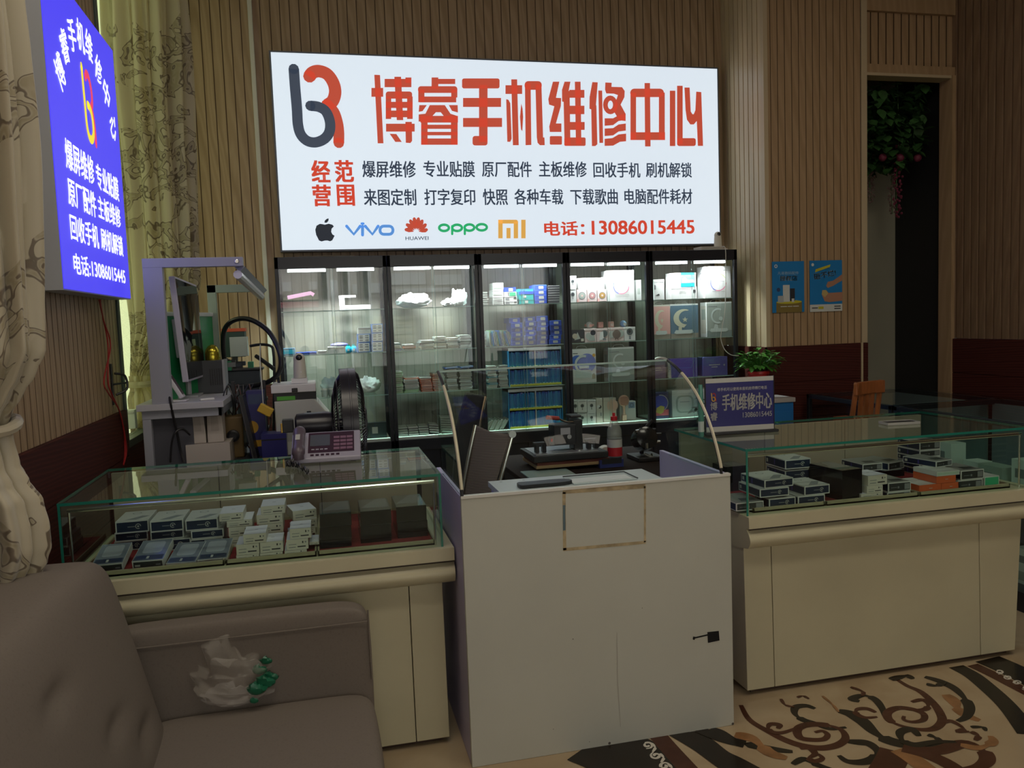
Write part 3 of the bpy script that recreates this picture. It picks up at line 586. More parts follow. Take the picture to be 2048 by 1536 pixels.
for pts in ([(1333, 858), (1390, 852), (1394, 900), (1336, 912)], [(1262, 880), (1275, 882), (1335, 868), (1334, 876), (1272, 890), (1268, 898), (1260, 894)]): b.add([(lambda q: (q[0], yy-.0003, q[1]))(c5(x, y)) for x, y in pts][::-1], [tuple(range(len(pts)))], HB)
toK(b.build('torn_hole', t)); b = MB()
for x, y, r in ((663, 893, .002), (1008, 738, .0015), (845, 1412, .005), (1460, 1315, .005), (745, 1405, .0015), (565, 1342, .0015)): disc(b, c5(x, y), r, mat('scuff', (.10, .09, .08), rough=.9), O=(0, yy-.0004, 0))
toK(b.build('scuff_mark', t)); b = MB(); rib(b, [c5(882, 860), c5(885, 1100), c5(900, 1330)], .0012, mat('scuff light', (.34, .31, .27), rough=.9), O=(0, yy-.0004, 0))
toK(b.build('scratch_line', t))
cur = [(2.684, .957), (2.708, 1.02), (2.745, 1.09), (2.80, 1.165), (2.875, 1.235), (2.965, 1.292), (3.06, 1.334), (3.14, 1.358)]
cur = [(p.x, p.y) for p in spl([Vector((*c, 0)) for c in cur], 4)]
b = MB(); b.grid(2, len(cur), lambda u, v: (KX0+.008+u*(KX1-KX0-.044), cur[round(v*(len(cur)-1))][0], cur[round(v*(len(cur)-1))][1]), glass('curved glass', tint=(.95, .98, .97), boost=.28)); toK(b.build('curved_glass', t, smooth=True, solid=.005))
for x in (KX0+.002, KX1-.036):
    b = MB(); b.prism([(KY+.012, KZ)]+[(y+.006, z-.004) for y, z in cur]+[(3.14, KZ)], 'x', x, x+.005, GLS); toK(b.build('side_glass', t))
    b = MB(); b.tube([(x+.003, y-.002, z) for y, z in cur], .006, BLACKP, 6); toK(b.build('curved_seal', t, smooth=True))
    b = MB(); b.tube([(x+.003, y-.010, z-.003) for y, z in cur[2:-6]], .006, mat('trim cream', (.62, .58, .42), rough=.4), 6); toK(b.build('curved_trim', t, smooth=True))
b = MB(); b.box((KX0+.01, 3.135, 1.355), (KX1-.036, 3.145, 1.362), mat('glass edge pale', (.35, .48, .45), rough=.2)); toK(b.build('glass_edge', t))
b = MB(); b.box((KX0, KY-.003, KZ-.006), (KX1, KY+.02, KZ+.003), mat('edge strip', (.70, .70, .66), rough=.3)); toK(b.build('edge_strip', t))
# ================================================================ five black glass cabinets
CF_Y, CB_Y, CT = 5.40, 5.775, 2.0
CE = [-.265, .445, 1.055, 1.675, 2.290, 2.975]; SHZ = [.79, 1.085, 1.37, 1.655]
ORD = ['leftmost', 'second from left', 'middle', 'second from right', 'rightmost']
CLAB = ['blue-and-white cartons', 'clear plastic bags on top', 'blue battery boxes', 'small cameras and fans', 'night-light cartons']
for i in range(5):
    x0, x1 = CE[i]+.002, CE[i+1]-.002; cx = (x0+x1)/2
    t = thing('glass_cabinet', f'tall black-framed glass cabinet, {ORD[i]} of the row, holding {CLAB[i]}', 'cabinet', (cx, CF_Y, 0))
    def T_(o): o.location = (-cx, -CF_Y, 0); return o
    b = MB(); fw = .024
    for xx in (x0, x1-fw): b.box((xx, CF_Y, 0), (xx+fw, CF_Y+.03, CT), BLACKM)
    for xx in (x0, x1-fw): b.box((xx, CB_Y-.03, 0), (xx+fw, CB_Y, CT), BLACKM)
    b.box((x0, CF_Y, CT-.075), (x1, CF_Y+.03, CT), BLACKM); b.box((x0, CF_Y, 0), (x1, CF_Y+.03, .10), BLACKM); b.box((x0, CF_Y+.03, CT-.01), (x1, CB_Y, CT), BLACKM)
    b.box((x0, CF_Y, .70), (x1, CF_Y+.03, .775), BLACKM); b.box((x0, CB_Y-.03, CT-.05), (x1, CB_Y, CT), BLACKM)
    T_(b.build('frame', t, bevel=.002))
    b = MB(); b.box((x0+fw, CF_Y+.012, .10), (cx-.002, CF_Y+.02, .70), BLACKM); T_(b.build('lower_door', t, bevel=.002)); b = MB(); b.box((cx+.002, CF_Y+.012, .10), (x1-fw, CF_Y+.02, .70), BLACKM); T_(b.build('lower_door', t, bevel=.002))
    b = MB(); b.box((x0+fw, CF_Y+.03, .775), (x1-fw, CB_Y-.0, .79), mat('shelf board white', (.70, .72, .66), rough=.4)); T_(b.build('bottom_board', t))
    b = MB(); b.box((x0+fw, CB_Y-.008, .79), (x1-fw, CB_Y-.002, CT-.05), mat('cabinet back taupe', (.27, .25, .21), rough=.6, noise=.10, nscale=6, stretch=(6, 1, .4)));
    for q in range(1, 10): b.box((x0+fw+q*(x1-x0-2*fw)/10-.0015, CB_Y-.0085, .79), (x0+fw+q*(x1-x0-2*fw)/10+.0015, CB_Y-.008, CT-.05), mat('back seam', (.14, .125, .10)))
    T_(b.build('back_board', t))
    for z in SHZ[1:]:
        b = MB(); b.box((x0+.012, CF_Y+.045, z-.006), (x1-.012, CB_Y-.005, z), GLS); b.box((x0+.012, CF_Y+.0438, z-.006), (x1-.012, CF_Y+.045, z), mat('shelf edge', (.45, .62, .58), rough=.15)); T_(b.build('glass_shelf', t))
    for a, c in ((x0+fw, cx+.01), (cx-.01, x1-fw)):
        b = MB(); yy = CF_Y+(.012 if a < cx-.02 else .022); b.box((a, yy, .775), (c, yy+.005, CT-.075), GLC)
        ea = c-.003 if a < cx-.02 else a
        b.box((ea, yy-.0005, .775), (ea+.002, yy, CT-.075), mat('glass edge pale', (.35, .48, .45), rough=.2)); T_(b.build('glass_door', t))
    for xx in (x0+.005, x1-.009):
        b = MB(); b.box((xx, CF_Y+.03, .79), (xx+.004, CB_Y-.03, CT-.05), GLS); T_(b.build('side_glass', t))
    for k in (-1, 1):
        b = MB(); c_ = cx+k*(x1-x0)*.22; b.box((c_-.12, CF_Y+.045, CT-.092), (c_+.12, CF_Y+.065, CT-.076), emis('led strip', (.92, .97, 1), 9)); T_(b.build('light_strip', t))
    area('cabinet_light', (cx, CF_Y+.055, CT-.095), (math.radians(3), 0, 0), .48, .03, 10, (.93, .97, 1.0)).data.spread = math.radians(120)
# ================================================================ stock inside the glass cabinets
WB = mat('carton white', (.72, .72, .70), rough=.4); WBW = mat('carton warm white', (.62, .58, .50), rough=.5); BL = mat('carton blue', (.02, .07, .46), rough=.35); BLE = mat('carton blue edge', (.12, .28, .75), rough=.35)
NV = mat('carton navy', (.010, .022, .055), rough=.3); INKG = mat('ink grey', (.22, .23, .24), rough=.6); INKD = mat('ink dark', (.03, .03, .035), rough=.5); LBL = mat('label grey', (.45, .46, .42), rough=.5)
TEAL = mat('carton teal', (.01, .36, .34), rough=.35); CYAN = mat('carton cyan', (.02, .42, .62), rough=.3); PINK = mat('carton pink', (.72, .40, .36), rough=.45); PNKL = mat('pale pink', (.74, .60, .58), rough=.4)
PURP = mat('carton purple', (.13, .09, .40), rough=.35); SLATE = mat('carton slate', (.12, .20, .27), rough=.4); SAGE = mat('carton grey green', (.38, .42, .38), rough=.4); ORG = mat('carton orange', (.62, .12, .04), rough=.35); GRN = mat('carton green', (.05, .42, .20), rough=.35)
LGRN = mat('pack green', (.30, .52, .25), rough=.4); SKIN = mat('peach plastic', (.75, .47, .36), rough=.4); BEIGE = mat('beige', (.50, .43, .33), rough=.5); SIL = mat('silver film', (.50, .52, .52), rough=.25, metal=.3)
def art_on(b, art, O, U, V, W, H):
    O = Vector(O); U = Vector(U); V = Vector(V); N = U.cross(V); e = 0
    for a in art:
        e += 1; P0 = O+N*(.0004+.00012*e); k = a[0]; m = a[-1]
        if k == 'r': u0, v0, u1, v1 = a[1:5]; b.add([P0+U*(u*W)+V*(v*H) for u, v in ((u0, v0), (u1, v0), (u1, v1), (u0, v1))], [(0, 1, 2, 3)], m)
        elif k == 'p': b.add([P0+U*(u*W)+V*(v*H) for u, v in a[1]], [tuple(range(len(a[1])))], m)
        elif k == 'd': disc(b, (a[1]*W, a[2]*H), a[3]*H, m, P0, U, V, 20)
        elif k == 'arc':
            u, v, r, wd, a0, a1 = a[1:7]; n = 16
            rib(b, [(u*W+r*H*math.cos(math.radians(a0+(a1-a0)*i/n)), v*H+r*H*math.sin(math.radians(a0+(a1-a0)*i/n))) for i in range(n+1)], wd*H, m, P0, U, V, cap=False)
        elif k == 'l': rib(b, [(u*W, v*H) for u, v in a[1]], a[2]*H, m, P0, U, V, cap=False)
def carton(name, label, cat, x, y, z, W, D, H, body, art=(), rz=0, group=None, top=(), side=(), lid=True, bev=.0012):
    """one cardboard carton: x,y,z = front-left-bottom corner"""
    b = MB(); b.box((0, 0, 0), (W, D, H), body)
    if lid: b.box((-.0004, -.0004, H*.86), (W+.0004, D+.0004, H*.865), INKG)
    art_on(b, art, (0, 0, 0), (1, 0, 0), (0, 0, 1), W, H)
    if top: art_on(b, top, (0, 0, H), (1, 0, 0), (0, 1, 0), W, D)
    if side: art_on(b, side, (0, D, 0), (0, -1, 0), (0, 0, 1), D, H)
    o = b.build(name, loc=(x, y, z), rot=(0, 0, rz), bevel=0)
    return tag(o, label, cat, group)
def cpx(name, label, cat, px0, px1, pyt, zb, Y, D, body, art=(), group=None, **k):
    x0, x1 = XP(px0, Y, zb), XP(px1, Y, zb); zt = ZP(pyt, (x0+x1)/2, Y)
    carton(name, label, cat, x0, Y, zb+.0008, x1-x0, D, zt-zb, body, art, group=group, **k); return zt
S1, S2, S3, S0 = 1.655, 1.37, 1.085, .79
FY = 5.47
lines = lambda u0, u1, v0, v1, n, m=INKG: [('r', u0, v0+(v1-v0)*i/n, u1-(.2*(u1-u0) if i % 2 else 0), v0+(v1-v0)*(i+.35)/n, m) for i in range(n)]
# ---- cabinet one
cpx('charger_carton', 'flat steel-blue carton at the left end of the second shelf of the leftmost cabinet', 'carton', 566, 590, 697, S2, FY+.03, .12, mat('carton steel blue', (.10, .24, .38), rough=.4), [('r', .05, .2, .95, .8, CYAN)])
cpx('charger_carton', 'low navy-blue carton beside the steel-blue one on the leftmost cabinet shelf', 'carton', 592, 633, 705, S2, FY, .14, BL, [('r', .05, .2, .6, .5, BLE)])
cpx('charger_carton', 'low white carton between navy and tall white cartons on the leftmost cabinet shelf', 'carton', 636, 654, 702, S2, FY, .12, WB, [('r', .1, .3, .8, .5, INKG)])
zt = cpx('adapter_carton', 'white carton with purple pouch on top on the leftmost cabinet shelf', 'carton', 656, 689, 694, S2, FY, .12, WB, [('r', .45, .35, .48, .7, INKG)])
b = MB(); x0 = XP(662, FY+.04, zt); b.sph((x0+.055, FY+.06, zt+.0135), 1, mat('purple pouch', (.14, .12, .42), rough=.5), 16, 8, sc3=(.058, .035, .013)); tag(b.build('pouch', smooth=True), 'purple zipped pouch lying on the white carton in the leftmost cabinet', 'pouch')
for i, px in enumerate((697, 708)):
    t = thing('bottle', ('left' if i == 0 else 'right')+'-hand of two turquoise bottles on the leftmost cabinet shelf', 'bottle', (XP(px, FY+.02, S2), FY+.03, S2+.001))
    b = MB(); b.lathe([(.016, 0), (.018, .004), (.018, .035), (.012, .044)], CYAN, 16); b.cbox((0, -.0175, .02), (.014, .002, .014), WB); b.build('body', t, smooth=True); b = MB(); b.lathe([(.009, .044), (.009, .055)], TEAL, 12); b.build('cap', t, smooth=True)
cart = [('r', .06, .08, .94, .92, WB)]+[('r', u, v, u+.28, v+.10, INKG) for u in (.12, .58) for v in (.2, .5, .72)]
for j, (pa, pb, n, nm) in enumerate(((716, 741, 2, 'left'), (744, 766, 3, 'right'))):
    z = S2
    for k in range(n):
        z = cpx('parts_carton', f'{["lowest", "second", "topmost"][k]} blue-edged white carton of the {nm} pile in the leftmost cabinet', 'carton', pa, pb, ZP(0, 0, 0) if 0 else [685, 668, 650][k] if n == 2 else [683, 666, 648][k], z, FY, .16, BLE, cart, group='blue-edged parts cartons')
    if n == 2: cpx('parts_carton', 'plain white carton on the left pile of blue-edged cartons in the leftmost cabinet', 'carton', pa, pb, 655, z, FY, .14, WB, lines(.1, .9, .3, .7, 3, LBL))
b = MB(); x0 = XP(680, FY+.05, S1); WR = mat('router white', (.8, .8, .8), rough=.3)
b.box((x0, FY+.02, S1+.001), (x0+.20, FY+.16, S1+.03), WR); b.box((x0, FY+.13, S1+.03), (x0+.035, FY+.16, S1+.10), WR); b.box((x0+.035, FY+.13, S1+.085), (x0+.11, FY+.15, S1+.10), WR); b.box((x0+.02, FY+.0195, S1+.008), (x0+.09, FY+.02, S1+.022), LBL)
tag(b.build('phone_stand', bevel=.002), 'white plastic stand on the top shelf of the leftmost cabinet', 'stand')
def bag(label, cx, cy, z, sx, sy, h, m, seed, cat='bag', name='plastic_bag', knots=14):
    """crumpled plastic bag: closed blob with creased surface"""
    r = random.Random(seed); ph = [(r.uniform(0, 6.3), r.uniform(2, 7), r.uniform(0, 6.3), r.uniform(2, 7)) for _ in range(7)]
    def fn(u, v):
        a = 2*PI*u; e = PI*v; k = 1+sum(.042*math.sin(q*a+p+2.2*math.sin(s*e+o)) for p, q, o, s in [(p, round(q), o, s) for p, q, o, s in ph])
        k += .02*abs(math.sin(5*a+3*math.sin(4*e)))
        zz = (1-math.cos(e))/2
        return (sx*k*math.sin(e)**.7*math.cos(a), sy*k*math.sin(e)**.7*math.sin(a), max(0.0, h*zz*(1+.15*math.sin(3*a+ph[0][0]))*(k if v < .97 else 1)))
    b = MB(); b.grid(40, 20, fn, m, close=True); o = b.build(name, smooth=True, ang=70, loc=(cx, cy, z+.001)); return tag(o, label, cat)
PLB = mat('white plastic bag', (.88, .90, .90), rough=.3, noise=.05, nscale=30, bump=.9)
bag('clear crumpled plastic bag of goods at the left of the top shelf, second cabinet', XP(828, 5.57, S1), 5.60, S1, .115, .085, .085, PLB, 3)
bag('clear crumpled plastic bag bulging against the right post of the top shelf, second cabinet', XP(921, 5.57, S1), 5.61, S1, .052, .065, .105, PLB, 5)
bag('flat crumpled plastic bag in the middle of the top shelf, second cabinet', XP(898, 5.55, S1), 5.56, S1, .048, .06, .045, PLB, 8)
bag('white crumpled plastic bag behind the fan in the leftmost cabinet', XP(738, 5.6, S3), 5.63, S3, .075, .07, .095, PLB, 11)
bag('pale blue plastic bag left of the fan in the leftmost cabinet', XP(664, 5.6, S3), 5.62, S3, .07, .07, .10, mat('pale blue bag', (.55, .66, .70), rough=.3, bump=.4, noise=.05, nscale=20), 12)
for i, px in enumerate((650, 664)):
    t = thing('jar', ('left' if i == 0 else 'right')+'-hand of two clear jars with white lids in the leftmost cabinet', 'jar', (XP(px, FY+.02, S3), FY+.03, S3+.001))
    b = MB(); b.lathe([(.020, 0), (.021, .03), (.019, .045)], mat('jar plastic', (.42, .46, .44), rough=.2), 16); b.build('body', t, smooth=True); b = MB(); b.lathe([(.021, .045), (.021, .056)], WB, 16); b.build('lid', t, smooth=True)
t = thing('toy_bottle', 'small clear bottle with yellow label at the left of the third shelf, leftmost cabinet', 'bottle', (XP(577, FY+.02, S3), FY+.04, S3+.001))
b = MB(); b.lathe([(.02, 0), (.022, .06), (.010, .085)], mat('jar plastic', (.42, .46, .44)), 14); b.build('body', t, smooth=True); b = MB(); b.lathe([(.023, .015), (.0235, .05)], mat('label yellow', (.6, .55, .05), rough=.4), 14); b.build('label_band', t, smooth=True); b = MB(); b.lathe([(.011, .085), (.011, .10)], WB, 12); b.build('cap', t)
t = thing('picture_carton', 'black carton with white square in the bottom right corner of the leftmost cabinet', 'carton', (XP(735, FY, S0), FY, S0+.001)); wd = XP(774, FY, S0)-XP(735, FY, S0)
b = MB(); b.box((0, 0, 0), (wd, .05, .105), mat('carton black', (.012, .014, .016), rough=.3)); art_on(b, [('r', .03, .05, .97, .95, mat('carton dark green', (.03, .05, .05), rough=.3)), ('r', .26, .30, .55, .72, LBL)], (0, 0, 0), (1, 0, 0), (0, 0, 1), wd, .105); b.build('body', t, bevel=.001)
# ---- flat film packs: thin sleeves lying or heaped
def pack(px, z, Y, W, D, H, m, label, group, rz=0, rx=0, ry=0, edge=None):
    x = px if px < 20 else XP(px, Y, z)
    b = MB(); b.box((0, 0, 0), (W, D, H), m); b.box((W*.06, -.0006, H*.35), (W*.94, 0, H*.8), edge or LBL); b.box((W*.05, D*.04, H), (W*.95, D*.96, H+.0005), edge or LBL); b.box((W*.38, D*.965, H), (W*.62, D*.99, H+.0008), INKD)
    o = b.build('film_pack', loc=(x, Y, z), rot=(rx, ry, rz)); return tag(o, label, 'pack', group)
def pile(pxl, pxr, z0, n, h, mats_, where, Y=FY, D=.15, jit=.006, name=None):
    x0, x1 = XP(pxl, Y, z0), XP(pxr, Y, z0); z = z0+.0006
    for k in range(n):
        m = mats_[k % len(mats_)]
        pos = 'bottom' if k == 0 else ('top' if k == n-1 else f'{ORDN[k]} up')
        pack(x0+R_.uniform(-jit, jit), z, Y+R_.uniform(0, jit), x1-x0-.004, D, h*.9, m, f'{name or "thin film pack"}, {pos} in {where}', 'film packs piled '+where, rz=R_.uniform(-.04, .04))
        z += h+.0006
ORDN = ['first', 'second', 'third', 'fourth', 'fifth', 'sixth', 'seventh', 'eighth', 'ninth', 'tenth', 'eleventh', 'twelfth', 'thirteenth', 'fourteenth', 'fifteenth']
pile(790, 808, S3, 11, .0125, [LGRN, mat('pack pale green', (.50, .62, .48), rough=.3)], 'the green pile, third shelf, second cabinet', name='thin green pack')
pile(810, 839, S3, 9, .0105, [LGRN, LGRN, SAGE, WB, WB, SAGE, WB, WB, ORG], 'the green-and-white pile, third shelf, second cabinet', name='thin pack')
pile(842, 866, S3, 9, .0105, [ORG]*8+[WB], 'the left orange pile, third shelf, second cabinet', name='thin pack')
pile(867, 883, S3, 10, .0115, [ORG, mat('pack pale orange', (.66, .30, .18), rough=.3)], 'the right orange pile, third shelf, second cabinet', name='thin orange pack')
pile(896, 917, S3, 11, .0125, [SAGE, LBL, SIL], 'the left grey pile, third shelf, second cabinet', name='thin grey pack'); pile(920, 945, S3, 11, .012, [LBL, SIL, SAGE], 'the right grey pile, third shelf, second cabinet', name='thin grey pack')
for px in (893, 924):
    x = XP(px, FY, S3); pack(x, S3+.146, FY, .085, .14, .010, BLE, ('left' if px < 900 else 'right')+'-hand tilted blue pack on the grey piles of the second cabinet', 'blue packs on grey piles', ry=-.06)
pile(787, 803, S2, 4, .013, [BL, SAGE, WB, mat('carton steel blue', (.10, .24, .38))], 'the left pile, second shelf, second cabinet', name='small carton'); pile(807, 832, S2, 3, .013, [INKG, ORG, INKD], 'the orange-topped pile, second shelf, second cabinet', name='small carton')
pile(842, 868, S2, 6, .010, [LBL, BEIGE, SIL, WB, SIL, SIL], 'the third pile, second shelf, second cabinet'); pile(870, 893, S2, 8, .010, [SIL, WB, BEIGE, SIL, INKG, WB, SIL, WB], 'the fourth pile, second shelf, second cabinet'); pile(895, 918, S2, 7, .010, [WB, BEIGE, SIL, WB, SIL], 'the fifth pile, second shelf, second cabinet'); pile(920, 943, S2, 8, .0105, [SAGE, SIL, WB, SAGE], 'the right-hand pile, second shelf, second cabinet')
def heap(px0, px1, z, n, cab, seed, steep=.5, ms=(None,), lean=False):
    r = random.Random(seed); x0, x1 = XP(px0, FY, z), XP(px1, FY, z); W = .085; lb = f'one of the silvery film packs heaped on the floor of the {cab} cabinet'; gp = f'film packs heaped in the {cab} cabinet'
    if lean:
        for k in range(n): pack(x0+.010+k*.0118, z+.001, FY+.006*(k % 3), .075+.008*(k % 2), .14, .0075, ms[k % len(ms)], lb, gp, ry=-1.0)
        return
    nc = max(1, n//4); step = (x1-x0)/nc
    for c in range(nc):
        ry = r.uniform(-.10, .16); 
        for l in range(n//nc): pack(x0+c*step+.002, z+.002+l*.0145+(W*max(0, ry)), FY+.004+.012*l, min(W, step-.006), .14, .010, ms[(c+l) % len(ms)] or SIL, lb, gp, rz=r.uniform(-.03, .03), ry=ry)
heap(797, 880, S0, 16, 'second', 4, .45, (SIL, WB, SAGE)); heap(884, 930, S0, 7, 'second', 6, .2, (SAGE, LBL))
# ---- cabinet three: top shelf
pile(966, 978, S1, 6, .015, [WB, SAGE], 'the far left pile, top shelf, middle cabinet', D=.12, name='white pack')
z = S1
for yt, m, lb in ((602, WB, 'lowest'), (594, WB, 'second'), (580, WB, 'third'), (566, SAGE, 'topmost')): z = cpx('cable_carton', f'{lb} white carton of the tall white pile, top shelf, middle cabinet', 'carton', 986, 1007, yt, z, FY, .13, m, [('r', .1, .25, .9, .6, LBL)], group='white cable cartons')
z = S1
for i, (yt, m, ar) in enumerate(((603, WB, [('r', .1, .3, .4, .7, INKG), ('r', .75, .5, .95, .9, INKD)]), (593, WB, [('r', .1, .3, .4, .7, INKG), ('r', .75, .5, .95, .9, INKD)]), (584, WB, [('r', .45, .1, .95, .9, GRN), ('r', .32, .2, .4, .8, INKG)]), (575, BL, [('r', .4, .1, .75, .8, LBL)]))):
    z = cpx('battery_carton', f'{["white carton lowest in", "white carton second up in", "white and green carton third up in", "blue carton on top of"][i]} the pile beside the teal cartons, middle cabinet', 'carton', 1009+i*-.5, 1035-i, yt, z, FY, .13, m, ar)
z = S1
for i, (yt, m, ar) in enumerate(((599, TEAL, [('r', .38, .15, .6, .75, LBL)]), (583, TEAL, [('r', .3, .2, .5, .5, LBL), ('r', 0, .65, 1, 1, BL)]), (578, CYAN, [('r', .1, .3, .6, .6, BLE)]))):
    z = cpx('battery_carton', f'{["lowest teal carton", "larger teal carton", "flat cyan carton topmost"][i]} in the teal pile, top shelf, middle cabinet', 'carton', 1039-i, 1068-i, yt, z, FY, .14, m, ar)
bart = [('r', 0, .9, 1, .96, BLE), ('r', .02, .05, .035, .95, BLE), ('r', .35, .22, .75, .74, LBL), ('r', .4, .4, .7, .5, INKG)]
z = S1
for i, yt in enumerate((600, 590, 580, 570)): z = cpx('battery_box', f'blue battery box, {["bottom", "second up", "third up", "top"][i]} in the top shelf pile beside black cases, middle cabinet', 'box', 1070-i*.4, 1094-i*.4, yt, z, FY, .15, BL, bart, group='blue battery boxes')
z = S1
for i in range(8):
    z = cpx('black_case', f'flat black clear-lidded case, {["bottom", "second up", "third up", "fourth up", "fifth up", "sixth up", "seventh up", "top"][i]} in the pile at right of middle cabinet', 'case', 1096, 1119, 610-(i+1)*4.85, z, FY, .14, INKD, [('r', 0, .86, 1, 1, LBL)], group='flat black cases', lid=False)
# second shelf: leaning sleeves and piles of blue battery boxes
SLV = [mat('sleeve a', (.45, .50, .48), rough=.3), BLE, mat('sleeve b', (.50, .48, .20), rough=.3), mat('sleeve c', (.12, .22, .40), rough=.3), LGRN, WB, mat('sleeve d', (.05, .12, .35), rough=.3), SAGE, CYAN]
for k in range(15):
    x = XP(977+k*3.3, FY+.02, S2); lean = .06+.022*k*.8
    b = MB(); h = .105+.006*math.sin(k*2.1); b.box((0, 0, 0), (.0045, .15, h), SLV[(k*4) % 9]); b.box((.0045, .02, h*.2), (.0052, .13, h*.8), LBL); b.box((.0005, -.0006, h*.1), (.004, 0, h*.9), SLV[(k*4+2) % 9])
    tag(b.build('film_sleeve', loc=(x+.012-math.sin(lean)*h*.0, FY+.02, S2+.002), rot=(0, -lean, 0)), f'thin film sleeve, {"left end" if k == 0 else "right end" if k == 14 else ORDN[k]+" from left"} of the leaning row, second shelf, middle cabinet', 'sleeve', 'leaning film sleeves')
pile(966, 974, S2, 7, .012, [WB, SAGE], 'the narrow pile left of the sleeves, middle cabinet', D=.12, name='white pack')
cols = [(1025, 1048, 6, [683, 674, 665, 656, 646, 636], 'first'), (1050, 1073, 6, [680, 671, 662, 653, 643, 634], 'second'), (1075, 1098, 6, [679, 671, 662, 653, 643, 632], 'third'), (1100, 1124, 5, [679, 670, 660, 650, 641], 'fourth')]
for a, c, n, ys, nm in cols:
    z = S2
    for i in range(n):
        dx = R_.uniform(-2, 2)-(max(0, i-2)*1.8 if nm == 'first' else 0)
        z = cpx('battery_box', f'blue battery box, {["bottom", "second up", "third up", "fourth up", "fifth up", "sixth up"][i]} in the {nm} pile from left, second shelf, middle cabinet', 'box', a+dx, c+dx-.8, ys[i], z, FY+R_.uniform(0, .012), .16, BL, bart, group='blue battery boxes')
# third shelf + floor: two sleeve piles, a blue card rack with rows of sleeves, a heap
pile(977, 996, S3, 13, .0112, [WB, mat('sleeve a', (.45, .50, .48)), CYAN, SAGE], 'the left pile beside the blue rack, middle cabinet', D=.13); pile(999, 1018, S3, 13, .0112, [SAGE, WB, mat('sleeve a', (.45, .50, .48)), LBL], 'the right pile beside the blue rack, middle cabinet', D=.13)
heap(968, 1018, S0, 12, 'middle', 9, .8, (SAGE, WB, mat('pack pale green', (.50, .62, .48))), lean=True)
RB = mat('rack blue', (.05, .30, .62), rough=.3); RW_ = mat('rack white', (.66, .68, .70), rough=.4); YEL = mat('rack yellow', (.55, .55, .06), rough=.4)
for tier, (zb, zt_, nm) in enumerate(((S3, S2-.02, 'upper'), (S0, S3-.02, 'lower'))):
    xa, xc = XP(1019, FY, zb), CE[3]-.035
    t = thing('sleeve_rack', f'{nm} blue and white card rack full of blue sleeves in the middle cabinet', 'rack', (xa, FY, zb+.001)); H = zt_-zb; W = xc-xa
    b = MB(); b.box((0, 0, 0), (.006, .20, H), RB); b.box((W-.006, 0, 0), (W, .20, H), RB); b.box((.006, .19, 0), (W-.006, .20, H), RB); b.build('side_board', t)
    b = MB(); b.box((0, -.002, H-.018), (W, .20, H), RW_); b.build('top_board', t); b = MB(); b.box((W/2-.003, -.001, .0), (W/2+.003, .19, H-.018), RW_); b.build('divider', t)
    sh = (H-.018)/2
    for k in range(2):
        b = MB(); b.box((.006, -.002, k*sh), (W-.006, .19, k*sh+.004), RW_); b.box((.006, -.006, k*sh), (W-.006, -.002, k*sh+.014), YEL)
        for q in range(15): b.box((.012+q*(W-.03)/15, -.0065, k*sh+.013), (.016+q*(W-.03)/15, -.003, k*sh+.018), RW_)
        b.build('shelf_lip', t)
    for k in range(2):
        for h_ in range(2):
            xs, xe = (.010, W/2-.006) if h_ == 0 else (W/2+.006, W-.010); n = 17
            for q in range(n):
                x = xs+(xe-xs)*q/n; b = MB(); hh = sh-.012-R_.uniform(0, .008); m = (BL, RB, BLE, mat('sleeve blue deep', (.015, .06, .30), rough=.35))[R_.choice((0, 0, 1, 1, 3))]
                b.box((0, 0, 0), ((xe-xs)/n*.80, .15, hh), m); b.box(((xe-xs)/n*.15, -.0006, hh*.08), ((xe-xs)/n*.65, 0, hh*.9), RB)
                tag(b.build('blue_sleeve', loc=(xa+x, FY+.004, zb+.0055+k*sh), rot=(0, R_.uniform(-.01, .01), 0)), f'blue film sleeve upright in the {["lower", "upper"][k]} {["left", "right"][h_]} compartment of the {nm} rack', 'sleeve', f'sleeves in the {["lower", "upper"][k]} {["left", "right"][h_]} compartment of the {nm} rack')
# ---- cabinet four
def camart(u=.5, v=.55, m=INKG): return [('r', .12, .86, .88, .9, INKG), ('d', u, v, .14, mat('cam dark', (.10, .12, .12), rough=.4)), ('d', u, v, .07, INKD), ('r', u-.05, v-.32, u+.05, v-.16, m)]
z = S1
for i, yt in enumerate((576, 552)): z = cpx('camera_carton', f'{["lower", "upper"][i]} narrow white camera carton at the left of the top shelf, fourth cabinet', 'carton', 1139, 1153, yt, z, FY, .08, WB, camart())
ringart = lambda c: [('r', .02, .03, .98, .97, PNKL), ('r', .0, .0, .2, .25, PINK), ('d', .52, .5, .30, INKG), ('d', .52, .5, .25, c), ('d', .52, .5, .09, mat('lens pink', (.75, .55, .50), rough=.3))]
for i, (a, c) in enumerate(((1154, 1174), (1175, 1194), (1195, 1214))): zt = cpx('fan_carton', f'pink and white carton with round window, {["left", "middle", "right"][i]} of three on the top shelf', 'carton', a, c, 579, S1, FY, .09, PNKL, ringart([SAGE, mat('carton rose', (.50, .25, .25), rough=.4), mat('brass face', (.42, .25, .08), rough=.3)][i]), group='pink cartons with round windows')
cpx('adapter_carton', 'white carton picturing a grey adapter, standing on the pink cartons, fourth cabinet', 'carton', 1157, 1209, 556, zt, FY+.01, .07, WB, [('p', [(.42, .75), (.5, .85), (.82, .85), (.82, .2), (.7, .15), (.42, .35)], SAGE), ('p', [(.5, .55), (.62, .6), (.68, .45), (.56, .35)], WBW), ('r', .72, .5, .8, .85, INKG), ('p', [(.13, .15), (.19, .28), (.16, .3), (.1, .18)], INKG)])
